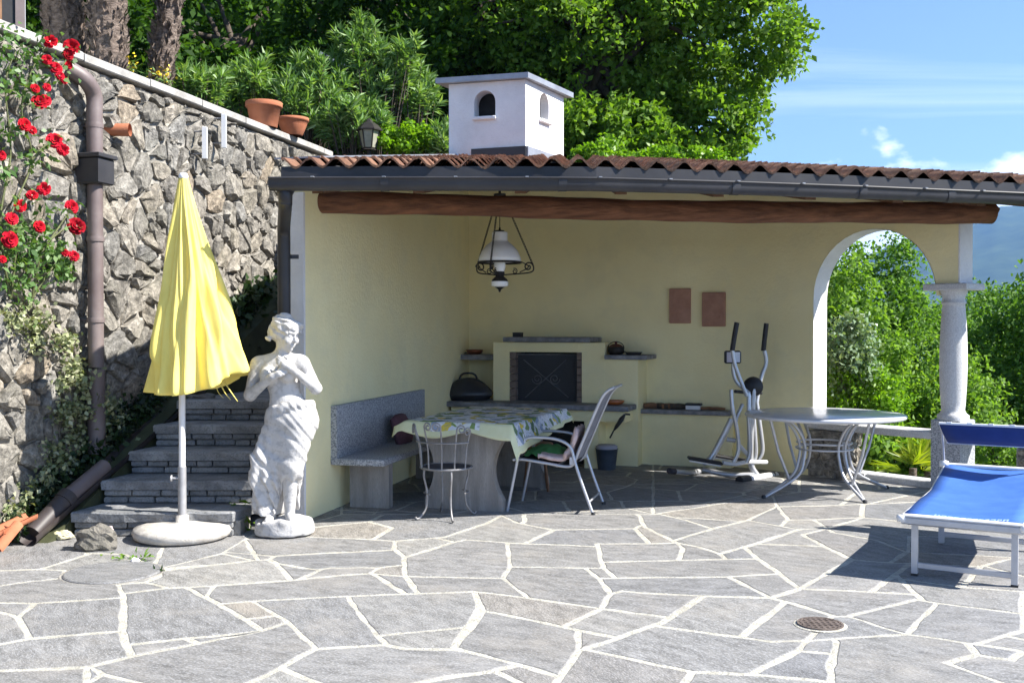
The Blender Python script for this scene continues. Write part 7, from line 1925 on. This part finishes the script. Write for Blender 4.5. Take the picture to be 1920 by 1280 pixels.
for path in ([(20, 560, .06), (30, 460, .12), (22, 400, .1), (60, 300, .09), (40, 200, .1), (70, 110, .12), (95, 80, .14)], [(60, 560, .05), (80, 470, .13), (120, 430, .14), (143, 424, .15)], [(20, 560, .06), (0, 420, .1), (20, 290, .08), (10, 160, .08), (30, 95, .08)],
             [(60, 300, .09), (90, 270, .14), (115, 282, .16)], [(70, 110, .12), (110, 130, .15), (134, 90, .17)], [(40, 200, .1), (75, 190, .15)], [(80, 470, .13), (135, 390, .14)], [(60, 560, .05), (100, 500, .1), (138, 480, .15)]):
    pp = smooth_pts([on_wall(x, y, o) for x, y, o in path], 5); canes.tube(pp, [0.009 - 0.005 * i / len(pp) for i in range(len(pp))], 6)
canes.build('canes', M['cane'], rs_)
P = []
cl_px = [(15, 75, 30, 26), (60, 95, 26, 20), (20, 130, 28, 22), (30, 165, 30, 20), (60, 150, 22, 16), (10, 250, 22, 18), (70, 290, 20, 12), (15, 330, 20, 14), (60, 300, 22, 12), (30, 430, 26, 34), (70, 460, 34, 60), (110, 470, 26, 34), (50, 500, 40, 60), (110, 500, 24, 30), (20, 470, 24, 34), (85, 410, 26, 18), (40, 540, 36, 40), (130, 510, 16, 14)]
for x, y, s, n in cl_px:
    for _ in range(n * 2):
        P.append(on_wall(x + rng.normal(0, s * 0.6), y + rng.normal(0, s * 0.5), rng.uniform(0.03, 0.17)))
for h in hub_pts:
    for _ in range(7): P.append(h + Vector(rng.normal(0, 0.05, 3)) - Vector((DLn[0], DLn[1], 0)) * 0.05)
P = np.array([tuple(p) for p in P])
link('foliage', leaves_mesh('rose_foliage', P, 0.060, 0.036, up=0.5, rng=rng), L['rose'], rs_)

# cream edged ivy on the wall and in the bed
iv = thing('variegated_ivy', on_wall(200, 800, 0.05), 'cream edged ivy trailing down the stone wall round the foot of the brown downpipe', 'ivy')
P = []
for x, y, s, n, o in ((30, 600, 26, 150, .08), (75, 600, 24, 160, .09), (70, 640, 22, 90, .07), (120, 640, 22, 150, .1), (140, 690, 22, 170, .11), (160, 720, 24, 220, .13), (120, 720, 16, 70, .08), (130, 770, 28, 260, .12), (165, 770, 22, 160, .15), (205, 760, 22, 190, .16), (225, 795, 20, 190, .16), (195, 810, 24, 120, .10), (140, 820, 26, 200, .10), (110, 850, 24, 160, .08), (130, 870, 22, 150, .12), (90, 900, 26, 150, .12), (60, 930, 26, 120, .14), (30, 965, 20, 150, .2), (240, 830, 14, 60, .2), (250, 790, 14, 60, .12)):
    for _ in range(n): P.append(tuple(on_wall(x + rng.normal(0, s * 0.55), y + rng.normal(0, s * 0.55), abs(rng.normal(0.03, o * 0.6)) + 0.02)))
link('foliage', leaves_mesh('ivy_foliage', np.array(P), 0.042, 0.036, up=0.4, rng=rng), L['variegated'], iv)
vs_ = MB()
for path in ([(30, 570, .04), (80, 620, .05), (140, 680, .05), (165, 740, .06), (210, 790, .06)], [(165, 740, .06), (130, 830, .06), (90, 900, .06), (40, 960, .1)]):
    pp = smooth_pts([on_wall(x, y, o) for x, y, o in path], 5); vs_.tube(pp, 0.007, 5)
vs_.build('stems', M['bark'], iv)
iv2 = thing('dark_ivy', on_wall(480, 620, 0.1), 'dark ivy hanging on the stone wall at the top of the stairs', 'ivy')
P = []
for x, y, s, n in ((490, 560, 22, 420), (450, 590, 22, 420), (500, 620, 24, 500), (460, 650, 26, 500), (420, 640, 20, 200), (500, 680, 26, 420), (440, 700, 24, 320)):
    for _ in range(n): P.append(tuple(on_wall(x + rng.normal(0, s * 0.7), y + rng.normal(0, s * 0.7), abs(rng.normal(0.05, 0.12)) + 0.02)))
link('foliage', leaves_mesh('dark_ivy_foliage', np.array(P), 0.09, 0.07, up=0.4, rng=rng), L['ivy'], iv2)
for _ in range(3800):                                        # the mass thickens over the landing
    y = rng.uniform(9.0, 10.4); P.append((-2.75 + 0.235 * (y - 9.0) + rng.uniform(-0.15, 0.95), y + 0.3, 0.85 + rng.random() ** 1.2 * 1.15))
vs_ = MB(); vs_.tube(smooth_pts([on_wall(440, 740, .06), on_wall(460, 660, .05), on_wall(490, 560, .05)], 6), 0.016, 6); vs_.build('stems', M['bark'], iv2)
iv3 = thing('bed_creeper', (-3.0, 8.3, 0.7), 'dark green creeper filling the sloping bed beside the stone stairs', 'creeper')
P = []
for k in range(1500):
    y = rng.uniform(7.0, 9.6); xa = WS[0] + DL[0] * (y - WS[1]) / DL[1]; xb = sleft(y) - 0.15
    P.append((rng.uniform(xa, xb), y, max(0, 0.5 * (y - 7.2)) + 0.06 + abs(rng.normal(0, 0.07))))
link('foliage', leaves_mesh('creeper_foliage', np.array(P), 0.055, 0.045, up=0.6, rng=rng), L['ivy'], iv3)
# weeds
for i, (x, y, n, r, ln, lf, lab) in enumerate(((436, 992, 60, 0.09, 0.10, 'lime', 'bright green weed growing between the lowest step and the statue'), (266, 1050, 20, 0.045, 0.05, 'bush', 'small green weed in the joint beside the round drain cover'), (225, 1048, 18, 0.05, 0.05, 'bush', 'tiny weed in the paving joint above the round drain cover'), (302, 1070, 14, 0.025, 0.04, 'ivy', 'small dark moss tuft at the edge of the round drain cover'))):
    c = G(x, y); t = thing('weed', c, lab, 'weed', 'weeds in the paving joints')
    P = np.array(c) + np.column_stack([rng.normal(0, r, n), rng.normal(0, r * 0.6, n), np.abs(rng.normal(0, r * (0.9 if i == 0 else 0.3), n))])
    link('leaves', leaves_mesh('weed_leaves', P, ln, ln * 0.42, up=0.5, rng=rng), L[lf], t)

# ------------------------------------------------------------------ pots, lantern, shed, house
def pot_lathe(t, c, r, h, bowl=False):
    if bowl: pr_ = [(r * 0.55, 0), (r * 0.62, h * 0.05), (r * 0.86, h * 0.6), (r * 0.93, h * 0.80), (r * 1.0, h * 0.82), (r * 1.0, h), (r * 0.90, h), (r * 0.85, h * 0.85)]
    else: pr_ = [(r * 0.68, 0), (r * 0.72, h * 0.03), (r * 0.90, h * 0.78), (r * 0.985, h * 0.79), (r * 1.0, h * 0.83), (r * 1.0, h * 0.98), (r * 0.97, h), (r * 0.88, h), (r * 0.86, h * 0.86)]
    MB().lathe(pr_, c, 36, close=False).build('pot_body', M['pot'], t)
    MB().lathe([(r * 0.87, h * 0.88), (0, h * 0.90)], c, 24, close=False).build('soil', M['soil'], t)
p1_ = on_wall(495, 238); d1 = (WALL_TOP - CAM_H) * F_PX / (608 - 241); c1_ = W(495, 241, d1); c1_.z = WALL_TOP + 0.0
t = thing('terracotta_pot', c1_, 'taller terracotta flower pot with thick rim standing on the stone wall coping', 'pot', 'terracotta pots on the stone wall'); pot_lathe(t, c1_, 0.195, 0.27)
d2 = (WALL_TOP - CAM_H) * F_PX / (608 - 256); c2_ = W(549, 256, d2); c2_.z = WALL_TOP
t = thing('terracotta_pot', c2_, 'low wide terracotta bowl pot on the stone wall coping nearest the shelter roof', 'pot', 'terracotta pots on the stone wall'); pot_lathe(t, c2_, 0.178, 0.195, True)
ln_c = W(692, 282, 12.75); t = thing('garden_lantern', (ln_c.x, ln_c.y, upper_z(ln_c.x, ln_c.y) - 0.1), 'dark garden lantern on a post among the oleanders above the roof', 'lantern')
k = 12.75 / F_PX
MB().tube([(ln_c.x, ln_c.y, 3.0), (ln_c.x, ln_c.y, ln_c.z)], 0.03, 10).build('post', M['iron'], t)
MB().lathe([(0.10, 0.0), (0.075, 0.02), (0.082, 0.03)], ln_c, 6, smooth=False).build('base_plate', M['iron'], t)
MB().lathe([(0.080, 0.03), (0.125, 0.24)], ln_c, 6, smooth=False, close=False).build('glass_panes', M['glass'], t)
fr_ = MB()
for a in range(6):
    an = 2 * PI * a / 6; fr_.tube([ln_c + Vector((0.082 * math.cos(an), 0.082 * math.sin(an), 0.03)), ln_c + Vector((0.128 * math.cos(an), 0.128 * math.sin(an), 0.24))], 0.009, 5)
fr_.build('frame', M['iron'], t)
MB().lathe([(0.165, 0.235), (0.165, 0.25), (0.10, 0.315), (0.05, 0.345), (0.03, 0.375), (0.0, 0.39)], ln_c, 6, smooth=False).build('cap', M['iron'], t)
shd = W(632, 118, 16.0)
t = thing('shed', (shd.x, shd.y + 0.8, upper_z(shd.x, shd.y + 0.8)), 'small shed with a sloping grey roof almost hidden behind the oleanders', 'shed')
zb = upper_z(shd.x, shd.y + 0.8)
MB().box((shd.x, shd.y + 0.8, (zb + shd.z) / 2 - 0.15), (0.7, 1.2, shd.z - zb)).build('wall', M['bark'], t)
a, b = W(600, 102, 15.6), W(668, 138, 15.6)
dd = (b - a).normalized(); nn = dd.cross(Vector((0, 1, 0))).normalized()
MB().box((a + b) / 2 + Vector((0, 0.7, 0)), ((b - a).length, 1.5, 0.07), (dd, Vector((0, 1, 0)), nn)).build('roof', M['shed'], t)
hc_ = W(60, 20, 9.6); hx, hy = Vector((0.88, 0.475, 0)), Vector((-0.50, 0.866, 0))
def hpnt(a, b, z): return Vector((hc_.x, hc_.y, 0)) + hx * a + hy * b + Z3 * z
t = thing('house', hpnt(-1.5, 1.2, 3.3), 'corner of a pale house with brown timber door frame above the stone wall', 'house')
MB().box(hpnt(-1.75, 1.75, 4.7), (3.4, 3.4, 2.8), (hx, hy, Z3)).build('wall', M['house'], t)
for a0, a1__, m_, dd in ((-0.46, -0.40, 'wood', 0.02), (-0.40, -0.33, 'house', 0.0), (-0.33, -0.25, 'wood', 0.03), (-0.25, -0.14, 'black', 0.015), (-0.14, -0.06, 'pipe_brown', 0.035)):
    MB().box(hpnt((a0 + a1__) / 2, 0.045 - dd, 4.55), (a1__ - a0, 0.06, 2.4), (hx, hy, Z3)).build('door_frame', M[m_], t)
MB().box(hpnt(-1.75, 1.7, 6.2), (4.0, 4.2, 0.25), (hx, hy, Z3)).build('roof', M['tile'], t)
